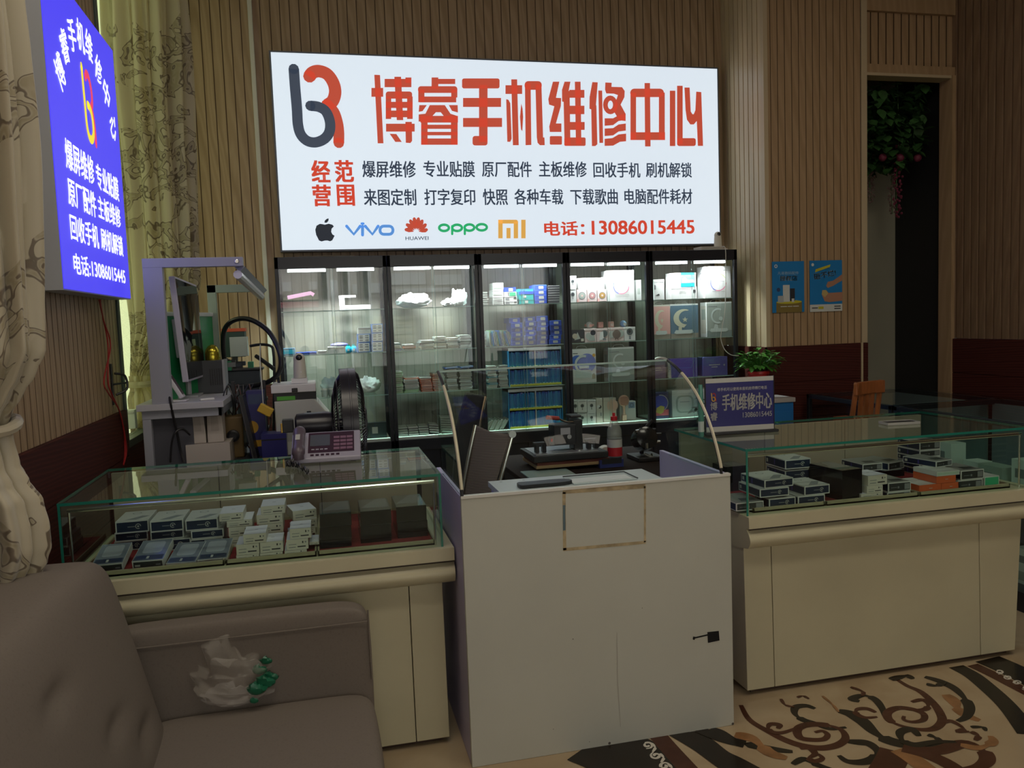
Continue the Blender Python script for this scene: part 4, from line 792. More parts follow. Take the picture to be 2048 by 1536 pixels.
gart = [('r', .2, .87, .85, .885, INKG), ('arc', .52, .50, .27, .022, 20, 90, mat('g green', (.45, .65, .20), rough=.4)), ('arc', .52, .50, .27, .022, 90, 160, mat('g cyan', (.20, .60, .75), rough=.4)), ('arc', .52, .50, .27, .022, 160, 250, mat('g blue', (.08, .12, .55), rough=.4)), ('arc', .52, .50, .27, .022, 250, 355, mat('g red', (.75, .10, .25), rough=.4)), ('l', [(.32, .52), (.74, .52)], .012, INKG), ('r', .28, .19, .8, .21, LBL)]
cpx('lamp_carton', 'large white carton picturing a rainbow ring lamp, top shelf of the fourth cabinet', 'carton', 1215, 1269, 541, S1, FY, .12, WB, gart)
cpx('speaker_carton', 'white carton behind the reflection at the right of the top shelf, fourth cabinet', 'carton', 1273, 1283, 560, S1, FY+.06, .1, WB, [('r', .2, .3, .8, .6, LBL)])
zs = None
for i, (a, c, bm, ar) in enumerate(((1142, 1169, mat('carton photo dark', (.05, .045, .035), rough=.4), [('r', .04, .06, .96, .94, INKD), ('p', [(.25, .2), (.5, .8), (.7, .3)], LBL), ('d', .3, .5, .2, BEIGE), ('r', .75, .1, .95, .3, WBW)]), (1170, 1193, PNKL, [('d', .35, .45, .25, LBL), ('d', .72, .68, .2, INKD), ('p', [(.3, .1), (.45, .5), (.8, .5), (.9, .1)], SAGE)]), (1194, 1217, PNKL, [('d', .65, .6, .26, mat('cam dark', (.10, .12, .12))), ('p', [(.2, .1), (.3, .7), (.55, .8), (.6, .2)], WB), ('r', .5, .1, .8, .25, INKG)]), (1218, 1248, PNKL, [('d', .25, .5, .28, LBL), ('d', .78, .55, .27, SAGE), ('d', .52, .5, .32, mat('spider brown', (.15, .11, .09), rough=.6)), ('p', [(.45, .5), (.4, .05), (.52, .2), (.62, .05), (.6, .5)], mat('spider brown', (.15, .11, .09)))]), (1249, 1271, WB, [('d', .5, .65, .25, mat('cam dark', (.10, .12, .12))), ('d', .48, .68, .12, INKD), ('r', .42, .1, .58, .35, INKG)]))):
    zs = cpx('camera_carton', f'{["dark photo-print", "rose-edged desk-fan", "rose-edged camera", "rose-edged round-fan", "white dome-camera"][i]} carton, {ORD[i] if i != 1 and i != 3 else ["", "second from left", "", "second from right", ""][i]} of the row below small toys, fourth cabinet', 'carton', a, c, [659, 657, 657, 655, 654][i], S2, FY, .09, bm, ar)
for i, (px, m, e) in enumerate(((1179, WB, PINK), (1201, PINK, PINK), (1222, PINK, PNKL), (1247, mat('toy blue', (.25, .42, .70), rough=.4), WB))):
    t = thing('toy_fan', ['white toy with pink ears standing left on the carton row, fourth cabinet', 'coral cube-shaped toy standing second on the carton row, fourth cabinet', 'salmon pink cube toy, third on the carton row, fourth cabinet', 'blue and white round toy, right end of the carton row, fourth cabinet'][i], 'toy', (XP(px, FY+.04, zs), FY+.045, zs+.001))
    b = MB(); 
    if i in (1, 2): b.cbox((0, 0, .022), (.040, .036, .042), m)
    else: b.sph((0, 0, .024), .024, m)
    b.build('body', t, smooth=True, bevel=.006 if i in (1, 2) else 0, seg=3)
    if i == 0:
        for sgn in (-1, 1): b = MB(); b.sph((sgn*.028, 0, .022), .010, e, 10, 6); b.build('ear', t, smooth=True)
    b = MB(); b.lathe([(.001, 0), (.010, .002), (.012, .0)], e, 14, X=Matrix.Translation((.004, -.0245 if i in (0, 3) else -.0185, .020)) @ Matrix.Rotation(PI/2, 4, 'X')); b.build('face', t)
def night(px0, px1, pyt, z, body, kind, label, Y=FY, D=.10, edge=WB, sideart=()):
    x0, x1 = XP(px0, Y, z), XP(px1, Y, z); ztop = ZP(pyt, (x0+x1)/2, Y); W = x1-x0; H = ztop-z
    t = thing('lamp_carton', label, 'carton', (x0, Y, z+.001)); cr_ = mat('print cream', (.62, .60, .45), rough=.4); lt = mat('print pale', (.58, .64, .62), rough=.4)
    art = [('r', .0, .965, 1, 1, edge)]
    if kind == 'moon': art = [('r', 0, 0, 1, .955, body), ('r', 0, 0, 1, .14, mat('print shelf', (.30, .27, .22), rough=.5)), ('p', [(.5+.38*math.cos(a)-.02, .58+.27*math.sin(a)) for a in [math.radians(60+14*k) for k in range(16)]]+[(.56+.26*math.cos(a), .60+.20*math.sin(a)) for a in [math.radians(275-13*k) for k in range(16)]], cr_), ('p', [(.52+(.11 if k % 2 == 0 else .045)*math.cos(math.radians(90+36*k)), .54+(.085 if k % 2 == 0 else .035)*math.sin(math.radians(90+36*k))) for k in range(10)], cr_), ('r', .28, .2, .4, .33, cr_), ('p', [(.12, .16), (.18, .24), (.78, .24), (.82, .16), (.7, .13), (.2, .13)], lt)]
    if kind == 'ringmoon': art = [('r', 0, 0, 1, .955, body), ('r', .06, .86, .42, .88, INKG), ('r', 0, 0, 1, .18, mat('print sage low', (.24, .29, .28), rough=.5)), ('arc', .45, .60, .20, .05, 60, 290, lt), ('d', .56, .52, .06, lt), ('p', [(.25, .2), (.32, .36), (.42, .36), (.46, .24)], lt), ('p', [(.12, .17), (.16, .24), (.82, .24), (.84, .17), (.75, .14), (.18, .14)], lt)]
    if kind == 'blue': art = [('r', 0, 0, 1, .955, WB), ('d', .22, .60, .22, mat('print blue', (.05, .16, .55), rough=.4)), ('d', .62, .58, .28, mat('print violet', (.22, .26, .62), rough=.4)), ('r', .5, .5, .98, .6, mat('print violet', (.22, .26, .62))), ('arc', .48, .55, .24, .07, 70, 230, lt), ('r', .3, .42, .7, .5, WB), ('p', rr(.12, .14, .8, .38, .06), lt), ('r', .05, .86, .25, .88, INKD), ('d', .92, .8, .05, mat('print orange', (.7, .4, .1), rough=.4)), ('p', [(.82, .1), (.82, .22), (.9, .28), (.96, .22), (.96, .1)], BEIGE)]
    b = MB(); b.box((0, 0, 0), (W, D, H), edge); art_on(b, art, (0, 0, 0), (1, 0, 0), (0, 0, 1), W, H); art_on(b, [('r', .1, .1, .9, .9, WBW), ('r', .2, .5, .8, .8, SAGE)], (0, D, 0), (0, -1, 0), (0, 0, 1), D, H); b.build('body', t)
    b = MB(); b.tube(spl([(W*.28, D*.5, H), (W*.33, D*.5, H+.015), (W*.5, D*.5, H+.020), (W*.67, D*.5, H+.015), (W*.72, D*.5, H)], 4), .0025, WB, 6); b.build('handle', t, smooth=True)
night(1145, 1193, 698, S3, WB, 'blue', 'white and blue moon-lamp carton with handle, third shelf, fourth cabinet')
night(1218, 1269, 695, S3, SAGE, 'ringmoon', 'grey-green moon-lamp carton with handle, third shelf, fourth cabinet')
for r_, (zb_, yt) in enumerate(((S0, 825), (None, 800))):
    zb_ = zb_ or zq
    for i, (a, c) in enumerate(((1147, 1155), (1156, 1174), (1175, 1192))):
        zq = cpx('camera_carton', f'small white camera carton, {["lower", "upper"][r_]} row, {["partly hidden left one", "middle one", "right-hand one"][i]}, floor of fourth cabinet', 'carton', a, c, yt, zb_, FY, .08, WB, camart(), group='small white camera cartons')
cpx('camera_carton', 'tall narrow white carton with small camera picture on the floor of the fourth cabinet', 'carton', 1194, 1206, 797, S0, FY, .08, WBW, [('d', .55, .65, .07, INKD), ('p', [(.1, .58), (.1, .72), (.5, .75), (.6, .66)], WB), ('r', .6, .28, .8, .42, INKG)])
cpx('fan_carton', 'tall beige carton picturing a peach hand fan on the floor of the fourth cabinet', 'carton', 1208, 1233, 796, S0, FY+.01, .06, WBW, [('d', .72, .68, .24, SKIN), ('arc', .72, .68, .2, .012, 0, 360, WBW), ('r', .64, .08, .8, .45, SKIN)])
t = thing('hand_fan', 'peach hand fan standing between cartons on the floor of the fourth cabinet', 'fan', (XP(1249, FY+.03, S0), FY+.035, S0+.001))
b = MB(); b.cbox((0, 0, .022), (.034, .026, .044), SKIN); b.lathe([(.012, .044), (.009, .07), (.011, .11)], SKIN, 14); b.build('handle', t, smooth=True, bevel=.003)
b = MB(); X = Matrix.Translation((0, 0, .145)) @ Matrix.Rotation(PI/2, 4, 'X'); b.lathe([(.001, -.016), (.036, -.012), (.042, 0), (.036, .012), (.001, .016)], SKIN, 24, X); b.build('fan_head', t, smooth=True)
b = MB()
for k in range(-3, 4): b.box((-.032, -.019, .145+k*.009-.0015), (.032, -.0165, .145+k*.009+.0015), mat('fan slot', (.45, .22, .16), rough=.5))
b.build('grille', t)
cpx('fan_carton', 'white carton behind the peach hand fan with blue corner picture, fourth cabinet', 'carton', 1240, 1272, 803, S0, FY+.08, .06, WB, [('r', .55, .62, .95, .95, mat('print slate', (.22, .30, .45), rough=.4)), ('arc', .75, .78, .1, .02, 0, 360, INKD)])
# ---- cabinet five
cpx('speaker_carton', 'white carton with grey corner picture at the left of the top shelf, rightmost cabinet', 'carton', 1308, 1329, 559, S1, FY, .10, WB, [('p', [(.05, .5), (.05, .75), (.2, .7), (.2, .5)], INKG), ('p', [(.1, .2), (.5, .3), (.55, .2)], INKD)])
z = cpx('microphone_carton', 'white carton with barcode under the turquoise-print carton, rightmost cabinet', 'carton', 1343, 1394, 574, S1, FY, .10, WB, lines(.3, .6, .5, .8, 3, LBL)+[('r', .85, .5, .95, .75, INKD)])
cpx('microphone_carton', 'white carton with turquoise print, standing on the barcode carton, rightmost cabinet', 'carton', 1343, 1392, 546, z, FY, .10, WB, [('r', .38, .0, .95, 1, CYAN), ('r', .38, .25, .95, .85, SLATE), ('p', [(.42, .3), (.45, .6), (.55, .7), (.65, .5), (.9, .5), (.93, .3)], WB), ('l', [(.12, .15), (.12, .4)], .015, INKG), ('l', [(.22, .4), (.13, .28), (.22, .15)], .015, INKG)])
cpx('lamp_carton', 'large white carton picturing a rainbow ring lamp, top shelf of the rightmost cabinet', 'carton', 1410, 1462, 533, S1, FY, .12, WB, gart, side=[('arc', .5, .7, .1, .03, 0, 360, INKG)])
night(1307, 1341, 610, S2, PINK, 'moon', 'pink moon-lamp carton at the left of the second shelf, rightmost cabinet', edge=WBW)
night(1342, 1397, 608, S2, SLATE, 'moon', 'slate-blue carton with handle picturing a moon and star lamp, rightmost cabinet', Y=FY-.0)
night(1414, 1464, 604, S2, SAGE, 'ringmoon', 'grey-green moon-lamp carton with handle, second shelf, rightmost cabinet')
cpx('gift_carton', 'mauve carton inside the pink arch on the third shelf, rightmost cabinet', 'carton', 1309, 1332, 719, S3, FY+.03, .07, mat('carton mauve', (.26, .18, .34), rough=.4), lines(.1, .7, .4, .65, 2, PNKL))
b = MB(); x0 = XP(1309, FY, S3); x1 = XP(1342, FY, S3); zt = ZP(713, x1, FY)
b.prism([(p.x, p.y) for p in spl([Vector((x1, S3+.001, 0)), Vector((x1-.004, S3+.09, 0)), Vector((x1-.03, zt-.012, 0)), Vector((x0+.045, zt, 0)), Vector((x0, zt-.012, 0))], 5)]+[(x0, zt-.022)]+[(p.x, p.y) for p in spl([Vector((x0+.045, zt-.010, 0)), Vector((x1-.045, zt-.022, 0)), Vector((x1-.020, S3+.09, 0)), Vector((x1-.018, S3+.001, 0))], 5)], 'y', FY-.005, FY+.025, PNKL)
for k in range(5): b.box((x1-.014, FY-.0056, S3+.06+k*.012), (x1-.006, FY-.005, S3+.066+k*.012), INKG)
tag(b.build('arch_carton'), 'pink arched carton rim around the mauve carton, third shelf, rightmost cabinet', 'carton')
cpx('gift_carton', 'glossy purple carton with envelope folds, third shelf of the rightmost cabinet', 'carton', 1343, 1395, 717, S3, FY, .09, PURP, [('l', [(.0, .5), (.8, .5)], .012, BLE), ('l', [(.8, .5), (.98, .95)], .015, mat('fold dark', (.05, .03, .16), rough=.4)), ('l', [(.8, .5), (.98, .05)], .015, mat('fold dark', (.05, .03, .16)))], lid=False)
cpx('gift_carton', 'matt violet carton with faint white words, right of the third shelf, rightmost cabinet', 'carton', 1406, 1455, 714, S3, FY, .09, mat('carton violet', (.11, .10, .32), rough=.5), [('r', .25, .55, .7, .6, LBL), ('r', .35, .44, .6, .48, LBL), ('d', .87, .55, .05, LBL)], lid=False)
cpx('lamp_carton', 'dark carton picturing a blue globe lamp over pink base, floor of the rightmost cabinet', 'carton', 1311, 1338, 785, S0, FY, .09, mat('carton indigo', (.06, .06, .14), rough=.4), [('d', .4, .6, .30, mat('print royal', (.07, .09, .40), rough=.4)), ('r', 0, .12, 1, .34, mat('print coral', (.60, .14, .16), rough=.4)), ('p', [(.05, .25), (.1, .42), (.4, .5), (.7, .45), (.6, .25), (.4, .18)], mat('print mustard', (.50, .45, .12), rough=.4)), ('arc', .4, .6, .30, .03, -60, 100, LBL)])
cpx('lamp_carton', 'pale green-white carton with ring picture behind the plant, floor of the rightmost cabinet', 'carton', 1345, 1395, 780, S0, FY+.02, .10, WB, [('p', rr(.15, .15, .85, .8, .2), SAGE), ('p', rr(.22, .2, .78, .74, .16), WB), ('r', .3, .55, .7, .57, INKG)])
cpx('lamp_carton', 'white carton standing right of the pale ring carton, floor of the rightmost cabinet', 'carton', 1402, 1428, 778, S0, FY+.04, .10, WB, lines(.2, .8, .3, .7, 3, LBL))
# ================================================================ cartons in the two counters
TRZ = .7525
WED = mat('carton edge white', (.62, .62, .60), rough=.4); TOPW = mat('carton top greywhite', (.52, .52, .50), rough=.35); LIL = mat('carton lilac white', (.66, .64, .72), rough=.4); BLK = mat('carton gloss black', (.012, .013, .014), rough=.16); NGR = mat('carton dark olive', (.035, .04, .04), rough=.4)
def cbox(crop, label, x0, x1, yt, yb, zb, D, style, rz=0, tilt=0, group=None, name='phone_accessory_carton', ymin=2.905):
    """carton seen in a counter: pixel edges of its front face (crop coords), base height zb"""
    sx, ox, oy = crop; px0, px1, pt, pb = ox+x0/sx, ox+x1/sx, oy+yt/sx, oy+yb/sx
    Y = max(ymin, min(3.46-D, atz((px0+px1)/2, pb, zb).y)); X0, X1 = XP(px0, Y, zb), XP(px1, Y, zb); W = (X1-X0)/math.cos(rz); H = max(.008, min(ZP(pt, (X0+X1)/2, Y)-ZP(pb, (X0+X1)/2, Y) if yb-yt < 190/(4.267/sx if sx > 5 else 1.6) else ZP(pt, (X0+X1)/2, Y)-zb, .985-zb)) if crop is not L4 and style != 'black' else max(.008, ZP(pt, (X0+X1)/2, Y)-zb)
    b = MB(); e = .004
    if style == 'navy': f, bd, tp = NV, WED, TOPW
    elif style == 'slate': f, bd, tp = NGR, WED, mat('carton top grey', (.22, .22, .21), rough=.3)
    elif style == 'window': f, bd, tp = NGR, WED, mat('window film', (.16, .18, .22), rough=.12)
    elif style == 'white': f, bd, tp = WBW, WBW, LIL
    elif style == 'black': f, bd, tp = BLK, BLK, mat('shrink top', (.05, .055, .07), rough=.10, coat=1.0, spec=1.0)
    elif style == 'orange': f, bd, tp = ORG, ORG, TOPW
    elif style == 'green': f, bd, tp = GRN, WED, TOPW
    elif style == 'mint': f, bd, tp = mat('carton mint', (.45, .58, .47), rough=.4), WED, TOPW
    b.box((0, 0, 0), (W, D, H), bd); art = []
    if f is not bd: art.append(('r', e/W, e/H, 1-e/W, 1-e/H, f))
    if style == 'navy': art += [('arc', .68, .5, .2, .06, 0, 300, LBL), ('d', .68, .5, .08, LBL), ('r', .36, .46, .58, .54, INKG)]
    if style == 'slate': art += [('r', .72, .2, .94, .8, INKG), ('d', .45, .45, .12, INKG), ('r', .12, .42, .38, .48, INKG)]
    if style == 'window': art += [('r', .08, .25, .25, .5, LBL), ('r', .75, .3, .9, .5, INKG)]
    if style == 'white': art += [('r', .1, .5, .45, .56, INKG), ('r', .1, .2, .42, .28, INKG), ('r', .5, .22, .88, .34, INKD), ('r', .72, .6, .78, .8, INKD), ('d', .88, .7, .08, INKG)]
    if style == 'black': art += [('r', .0, .02, 1, .04, mat('film fold', (.06, .06, .06), rough=.2))]
    if style == 'orange': art += [('r', .45, .5, .6, .56, TOPW)]
    art_on(b, art, (0, 0, 0), (1, 0, 0), (0, 0, 1), W, H)
    ta = [('r', .01, .01, .99, .99, tp)]
    if style == 'window': ta += [('p', rr(.18, .35, .82, .9, .1), mat('tray insert', (.30, .32, .36), rough=.2)), ('r', .05, .05, .95, .25, NV), ('r', .42, .08, .5, .2, LBL)]
    if style == 'navy': ta += [('p', [(.25, .1), (.7, .45), (.95, .4), (.6, .08)], INKG), ('arc', .45, .75, .09, .02, 0, 360, INKG)]
    if style == 'white': ta += [('r', .45, .5, .6, .54, INKG)]
    if style == 'black': ta += [('p', [(.05, .3), (.6, .95), (.95, .95), (.95, .25)], mat('shrink film', (.16, .17, .20), rough=.12, coat=1.0, spec=1.0))]
    if style == 'slate': ta += [('p', [(.3, .15), (.85, .15), (.9, .4), (.4, .45)], NGR)]
    art_on(b, ta, (0, 0, H), (1, 0, 0), (0, 1, 0), W, D)
    if style in ('navy', 'slate', 'window'):
        art_on(b, [('r', .02, .1, .98, .9, NV if style != 'window' else NGR), ('r', .06, .3, .14, .7, LBL), ('r', .45, .2, .5, .8, mat('side violet', (.06, .05, .25), rough=.4))], (0, D, 0), (0, -1, 0), (0, 0, 1), D, H)
    o = b.build(name, loc=(X0, Y, zb+.0006), rot=(tilt, 0, rz)); tag(o, label, 'carton', group)
    return zb+H+.0012
L4 = (4.267, 180, 960); L8 = (6.827, 620, 950); R5 = (6.827, 1460, 900); R6 = (5.885, 1700, 870)
# left counter: back piles of navy and white cartons
for nm, x0, x1, tops in (('left', 222, 505, (520, 445, 350)), ('middle', 517, 800, (505, 432, 345)), ('right', 818, 1095, (500, 425, 335))):
    zb = TRZ; 
    for i in range(3):
        sh = {'left': (-20, -15, 0), 'middle': (130, 5, 0), 'right': (85, 95, 0)}[nm][i]
        yb = 600 if i == 0 else tops[i-1]+(0 if i < 2 else 5)
        zb = cbox(L4, f'navy-fronted pale-lidded carton, {["bottom", "middle", "top"][i]} of the {nm} back pile, left counter', x0+sh*.5, x1+sh*.5, tops[i], yb, zb, .165, 'navy', ymin=3.11 if i == 0 else 3.11)
for i, (x0, x1, yt, yb, rz) in enumerate(((20, 287, 715, 795, .0), (365, 635, 680, 770, -.06), (650, 905, 715, 760, -.12), (917, 1172, 672, 748, -.05))):
    cbox(L4, f'tilted carton with clear window lid, {["leftmost", "second", "third", "rightmost"][i]} of the left counter front row', x0, x1, yt, yb, TRZ, .155, 'window', rz=rz, tilt=.20, ymin=2.925)
# white cartons
wl = lambda s: f'white barcode carton, {s}, left counter'
G = None
z1 = cbox(L4, wl('bottom left of the front wall'), 1250, 1445, 640, 722, TRZ, .12, 'white'); z2 = cbox(L4, wl('second up at left of the front wall'), 1252, 1447, 548, 636, z1, .12, 'white')
z1b = cbox(L4, wl('bottom middle of the front wall'), 1452, 1645, 620, 702, TRZ, .12, 'white'); z2b = cbox(L4, wl('second up in middle of the front wall'), 1455, 1650, 528, 616, z1b, .12, 'white')
z1c = cbox(L4, wl('bottom right of the front wall'), 1662, 1850, 600, 682, TRZ, .12, 'white'); z2c = cbox(L4, wl('second up at right of the front wall'), 1680, 1865, 508, 594, z1c, .12, 'white')
cbox(L4, wl('straddling the left and middle front piles'), 1312, 1505, 462, 540, z2, .12, 'white'); cbox(L4, wl('on top of the right front pile'), 1708, 1890, 415, 500, z2c, .12, 'white')
cbox(L4, wl('lying low beside the right front pile'), 1872, 1955, 530, 590, TRZ+.018, .10, 'white', ymin=2.95)
zb = TRZ
for i, (x0, x1, yt) in enumerate(((1200, 1395, 560), (1195, 1390, 480), (1185, 1380, 400), (1170, 1385, 345), (1105, 1310, 285))): zb = cbox(L4, wl(f'{["bottom", "second up", "third up", "fourth up", "top"][i]} of the left back pile'), x0, x1, yt, 640, zb, .13, 'white', ymin=3.09)
zb = TRZ
for i, (x0, x1, yt) in enumerate(((1440, 1640, 540), (1430, 1630, 455), (1445, 1650, 375), (1425, 1645, 295), (1460, 1665, 222))): zb = cbox(L4, wl(f'{["bottom", "second up", "third up", "fourth up", "top"][i]} of the middle back pile'), x0, x1, yt, 620, zb, .13, 'white', ymin=3.12, rz=.0)
zb = TRZ
for i, (x0, x1, yt) in enumerate(((1700, 1900, 500), (1720, 1925, 420), (1740, 1940, 340), (1735, 1935, 262))): zb = cbox(L4, wl(f'{["bottom", "second up", "third up", "top"][i]} of the right back pile'), x0, x1, yt, 600, zb, .13, 'white', ymin=3.15, rz=.22 if i == 3 else .08)
# shrink-wrapped black cartons
for nm, x0, x1, tops, ym in (('left', 140, 570, (880, 710, 530), 2.95), ('middle', 695, 1115, (870, 690, 490), 2.97), ('right', 1200, 1610, (800, 640, 430), 2.99)):
    zb = TRZ
    for i in range(3): zb = cbox(L8, f'shrink-wrapped black carton, {["bottom", "middle", "top"][i]} of the {nm} black pile in the left counter', x0+(-15 if i == 2 and nm == 'right' else 0), x1+(-15 if i == 2 and nm == 'right' else 0), tops[i], 1060, zb, .21, 'black', ymin=ym)
# right counter
rl = lambda s: f'{s} in the right counter'
z = cbox(R5, rl('navy carton with white edges, lowest at the far left corner'), 85, 460, 745, 855, TRZ, .17, 'slate'); z = cbox(R5, rl('navy carton, second of the left pile'), 410, 805, 575, 690, z+.012, .17, 'navy'); cbox(R5, rl('navy carton, third of the left pile'), 475, 878, 458, 572, z, .17, 'navy', rz=.06)
z = cbox(R5, rl('navy carton at the very front of the left heap'), 535, 895, 728, 852, TRZ, .11, 'navy')
z = cbox(R5, rl('navy carton lying under another, left of the big black carton'), 930, 1295, 672, 790, TRZ, .16, 'navy'); z = cbox(R5, rl('pale-lidded navy carton atop the pair left of big black carton'), 1020, 1372, 530, 655, z, .16, 'navy', rz=.05)
cbox(R5, rl('navy carton topmost and farthest back of the left heap'), 755, 1102, 300, 425, .862, .16, 'navy', ymin=3.10)
zz = cbox(R5, rl('navy carton under the topmost one, back of the left heap'), 755, 1102, 430, 560, .812, .15, 'navy', ymin=3.11); cbox(R5, rl('wide black display carton under the back navy cartons'), 700, 1110, 560, 700, TRZ, .15, 'black', ymin=3.12)
cbox(R5, rl('large black carton standing in the middle of the left tray'), 1535, 1830, 275, 725, TRZ, .20, 'black', rz=.12); cbox(R5, rl('square black carton behind the corner at the left end'), -60, 235, 225, 560, TRZ, .12, 'black', ymin=3.2)
z = cbox(R6, rl('thin cream carton lowest of three beside the big black carton'), 130, 385, 738, 795, TRZ, .12, 'white'); z = cbox(R6, rl('cream carton, middle of three beside the big black carton'), 200, 385, 652, 735, z, .12, 'white'); cbox(R6, rl('cream carton, top of three beside the big black carton'), 212, 445, 535, 650, z, .12, 'white', rz=.05)
z = cbox(R6, rl('thin silver-edged carton, lower of two right of the cream ones'), 440, 710, 690, 735, TRZ, .15, 'slate'); cbox(R6, rl('grey-labelled dark carton, upper of two right of cream ones'), 450, 715, 575, 685, z, .15, 'slate')
z = cbox(R6, rl('black carton, lower of the pair at centre back'), 380, 640, 420, 500, TRZ+.0, .14, 'black', ymin=3.24); cbox(R6, rl('dark white-edged carton lying on the centre back pair, turned sideways'), 455, 690, 322, 410, z, .17, 'slate', ymin=3.2, rz=.28); cbox(R6, rl('dark white-edged carton just behind the big black carton'), 150, 380, 345, 430, TRZ+.07, .15, 'slate', ymin=3.1); cbox(R6, rl('black carton below the white-edged one behind the big black carton'), 150, 380, 430, 520, TRZ, .15, 'black', ymin=3.1)
zb = TRZ
for i, (yt, yb_) in enumerate(((430, 500), (360, 430), (300, 360), (222, 300), (115, 218))): zb = cbox(R6, rl(f'navy carton, {["bottom", "second up", "third up", "fourth up", "top"][i]} of the tall back right pile'), 820+i*0, 1062, yt, yb_, zb, .15, 'slate', ymin=3.22)
za = cbox(R6, rl('orange carton lying at the front left of the orange group'), 815, 1072, 645, 738, TRZ, .15, 'orange'); zb_ = cbox(R6, rl('orange carton at the front right of the orange group'), 1076, 1288, 630, 722, TRZ, .15, 'orange')
z = cbox(R6, rl('orange carton on top of the two front orange cartons'), 1018, 1245, 545, 625, max(za, zb_), .14, 'orange'); z = cbox(R6, rl('mint and white thin carton on the orange pile'), 1020, 1290, 488, 540, z, .14, 'mint'); cbox(R6, rl('dark carton with white edges turned sideways atop the orange pile'), 1015, 1240, 395, 468, z, .17, 'slate', rz=.20, ymin=2.98)
z = cbox(R6, rl('dark carton, lower of the pair right of the orange cartons'), 1275, 1558, 548, 652, TRZ, .16, 'slate'); cbox(R6, rl('dark carton, upper of the pair right of the orange cartons'), 1305, 1575, 425, 535, z, .16, 'slate')
cbox(R6, rl('green and white carton at the right end'), 1580, 1755, 490, 610, TRZ, .15, 'green')
# ================================================================ things on the counters
GT = 1.0105
t = thing('telephone', 'mauve desk telephone with handset and keypad on the left glass counter', 'telephone')
pA = atz(582, 931, GT); pB = atz(722, 922, GT); ang = math.atan2(pB.y-pA.y, pB.x-pA.x); t.location = (pA.x, pA.y, GT); t.rotation_euler = (0, 0, ang)
W = (pB-pA).length; PH = mat('phone shell', (.36, .34, .42), rough=.35); PF = mat('phone face', (.05, .025, .045), rough=.25); D = .15; rise = .105
b = MB(); b.prism([(0, .004), (D, .004), (D, rise), (D-.02, rise+.004), (0, .022)], 'x', 0, W, PH); b.build('base', t, bevel=.004, seg=2)
sl = Vector((0, D-.02, rise-.018)).normalized(); nn = Vector((0, -sl.z, sl.y)); L = math.hypot(D-.02, rise-.018)
def face(x0, x1, v0, v1, m, h=.001, nm='key', par=None, add=None):
    bb = add or MB(); O = Vector((0, 0, .022)); q = [O+Vector((x, 0, 0))+sl*v+nn*hh for hh in (0, h) for x, v in ((x0, v0), (x1, v0), (x1, v1), (x0, v1))]
    bb.add([tuple(p) for p in q], [(0, 3, 2, 1), (4, 5, 6, 7), (0, 1, 5, 4), (1, 2, 6, 5), (2, 3, 7, 6), (3, 0, 4, 7)], m); 
    return bb if add else bb.build(nm, par or t)
face(.065, W-.025, .032, L-.006, PF, .002, 'face_plate'); face(.072, .15, .070, L-.02, mat('phone lcd', (.09, .10, .13), rough=.2), .0032, 'screen')
for r_ in range(4):
    for c_ in range(3): face(.165+c_*.026-.0, .188+c_*.026, .048+r_*.022-.006, .064+r_*.022-.008, mat('phone key', (.22, .12, .18), rough=.3), .0045, 'key')
for k in range(6): face(.075+k*.020, .088+k*.020, .014, .022, PF, .003, 'key')
for k in range(4): face(.078+k*.017, .090+k*.017, .046, .052, PH, .0035, 'key')
b = MB(); hs = mat('handset mauve', (.10, .075, .10), rough=.35)
hx = .032; O = Vector((hx, 0, .022))
pr = [O+sl*v+nn*h for v, h in ((-.012, .012), (.0, .030), (.03, .036), (.07, .038), (.11, .036), (.135, .034), (.150, .018))]
b.tube(spl(pr, 4), [.017]*4+[.020]*4+[.018]*8+[.020]*4+[.017]*5, hs, 12, X=Matrix.Translation((hx, 0, 0)) @ Matrix.Diagonal((1.25, 1, 1, 1)) @ Matrix.Translation((-hx, 0, 0))); ho = b.build('handset', t, smooth=True)
b = MB(); q = O+sl*.07+nn*.0565; b.add([tuple(q+Vector((x, 0, 0))+sl*v) for x, v in ((-.012, -.016), (.006, -.016), (.006, .016), (-.012, .016))], [(0, 1, 2, 3)], LBL); b.build('label', ho)
b = MB()
for k in range(4): b.cbox((.03+(W-.06)*(k % 2), .02+.10*(k//2), .002), (.02, .015, .004), BLACKP)
b.build('foot', t)
b = MB(); pts = []; c0 = atz(575, 935, GT); c1 = atz(617, 950, GT)
base = spl([Vector((c0.x+.02, c0.y+.02, GT+.022)), Vector((c0.x, c0.y, GT+.014)), Vector((c0.x+.04, c0.y-.035, GT+.012)), Vector((c1.x, c1.y, GT+.012))], 40)
for k, p in enumerate(base): a = k*1.05; pts.append((p.x+.004*math.sin(a*.7), p.y+.009*math.cos(a), p.z+.008*math.sin(a)))
b.tube(pts, .0032, BLACKP, 5); tag(b.build('coiled_cable', smooth=True), 'black coiled telephone cable lying on the left glass counter', 'cable')
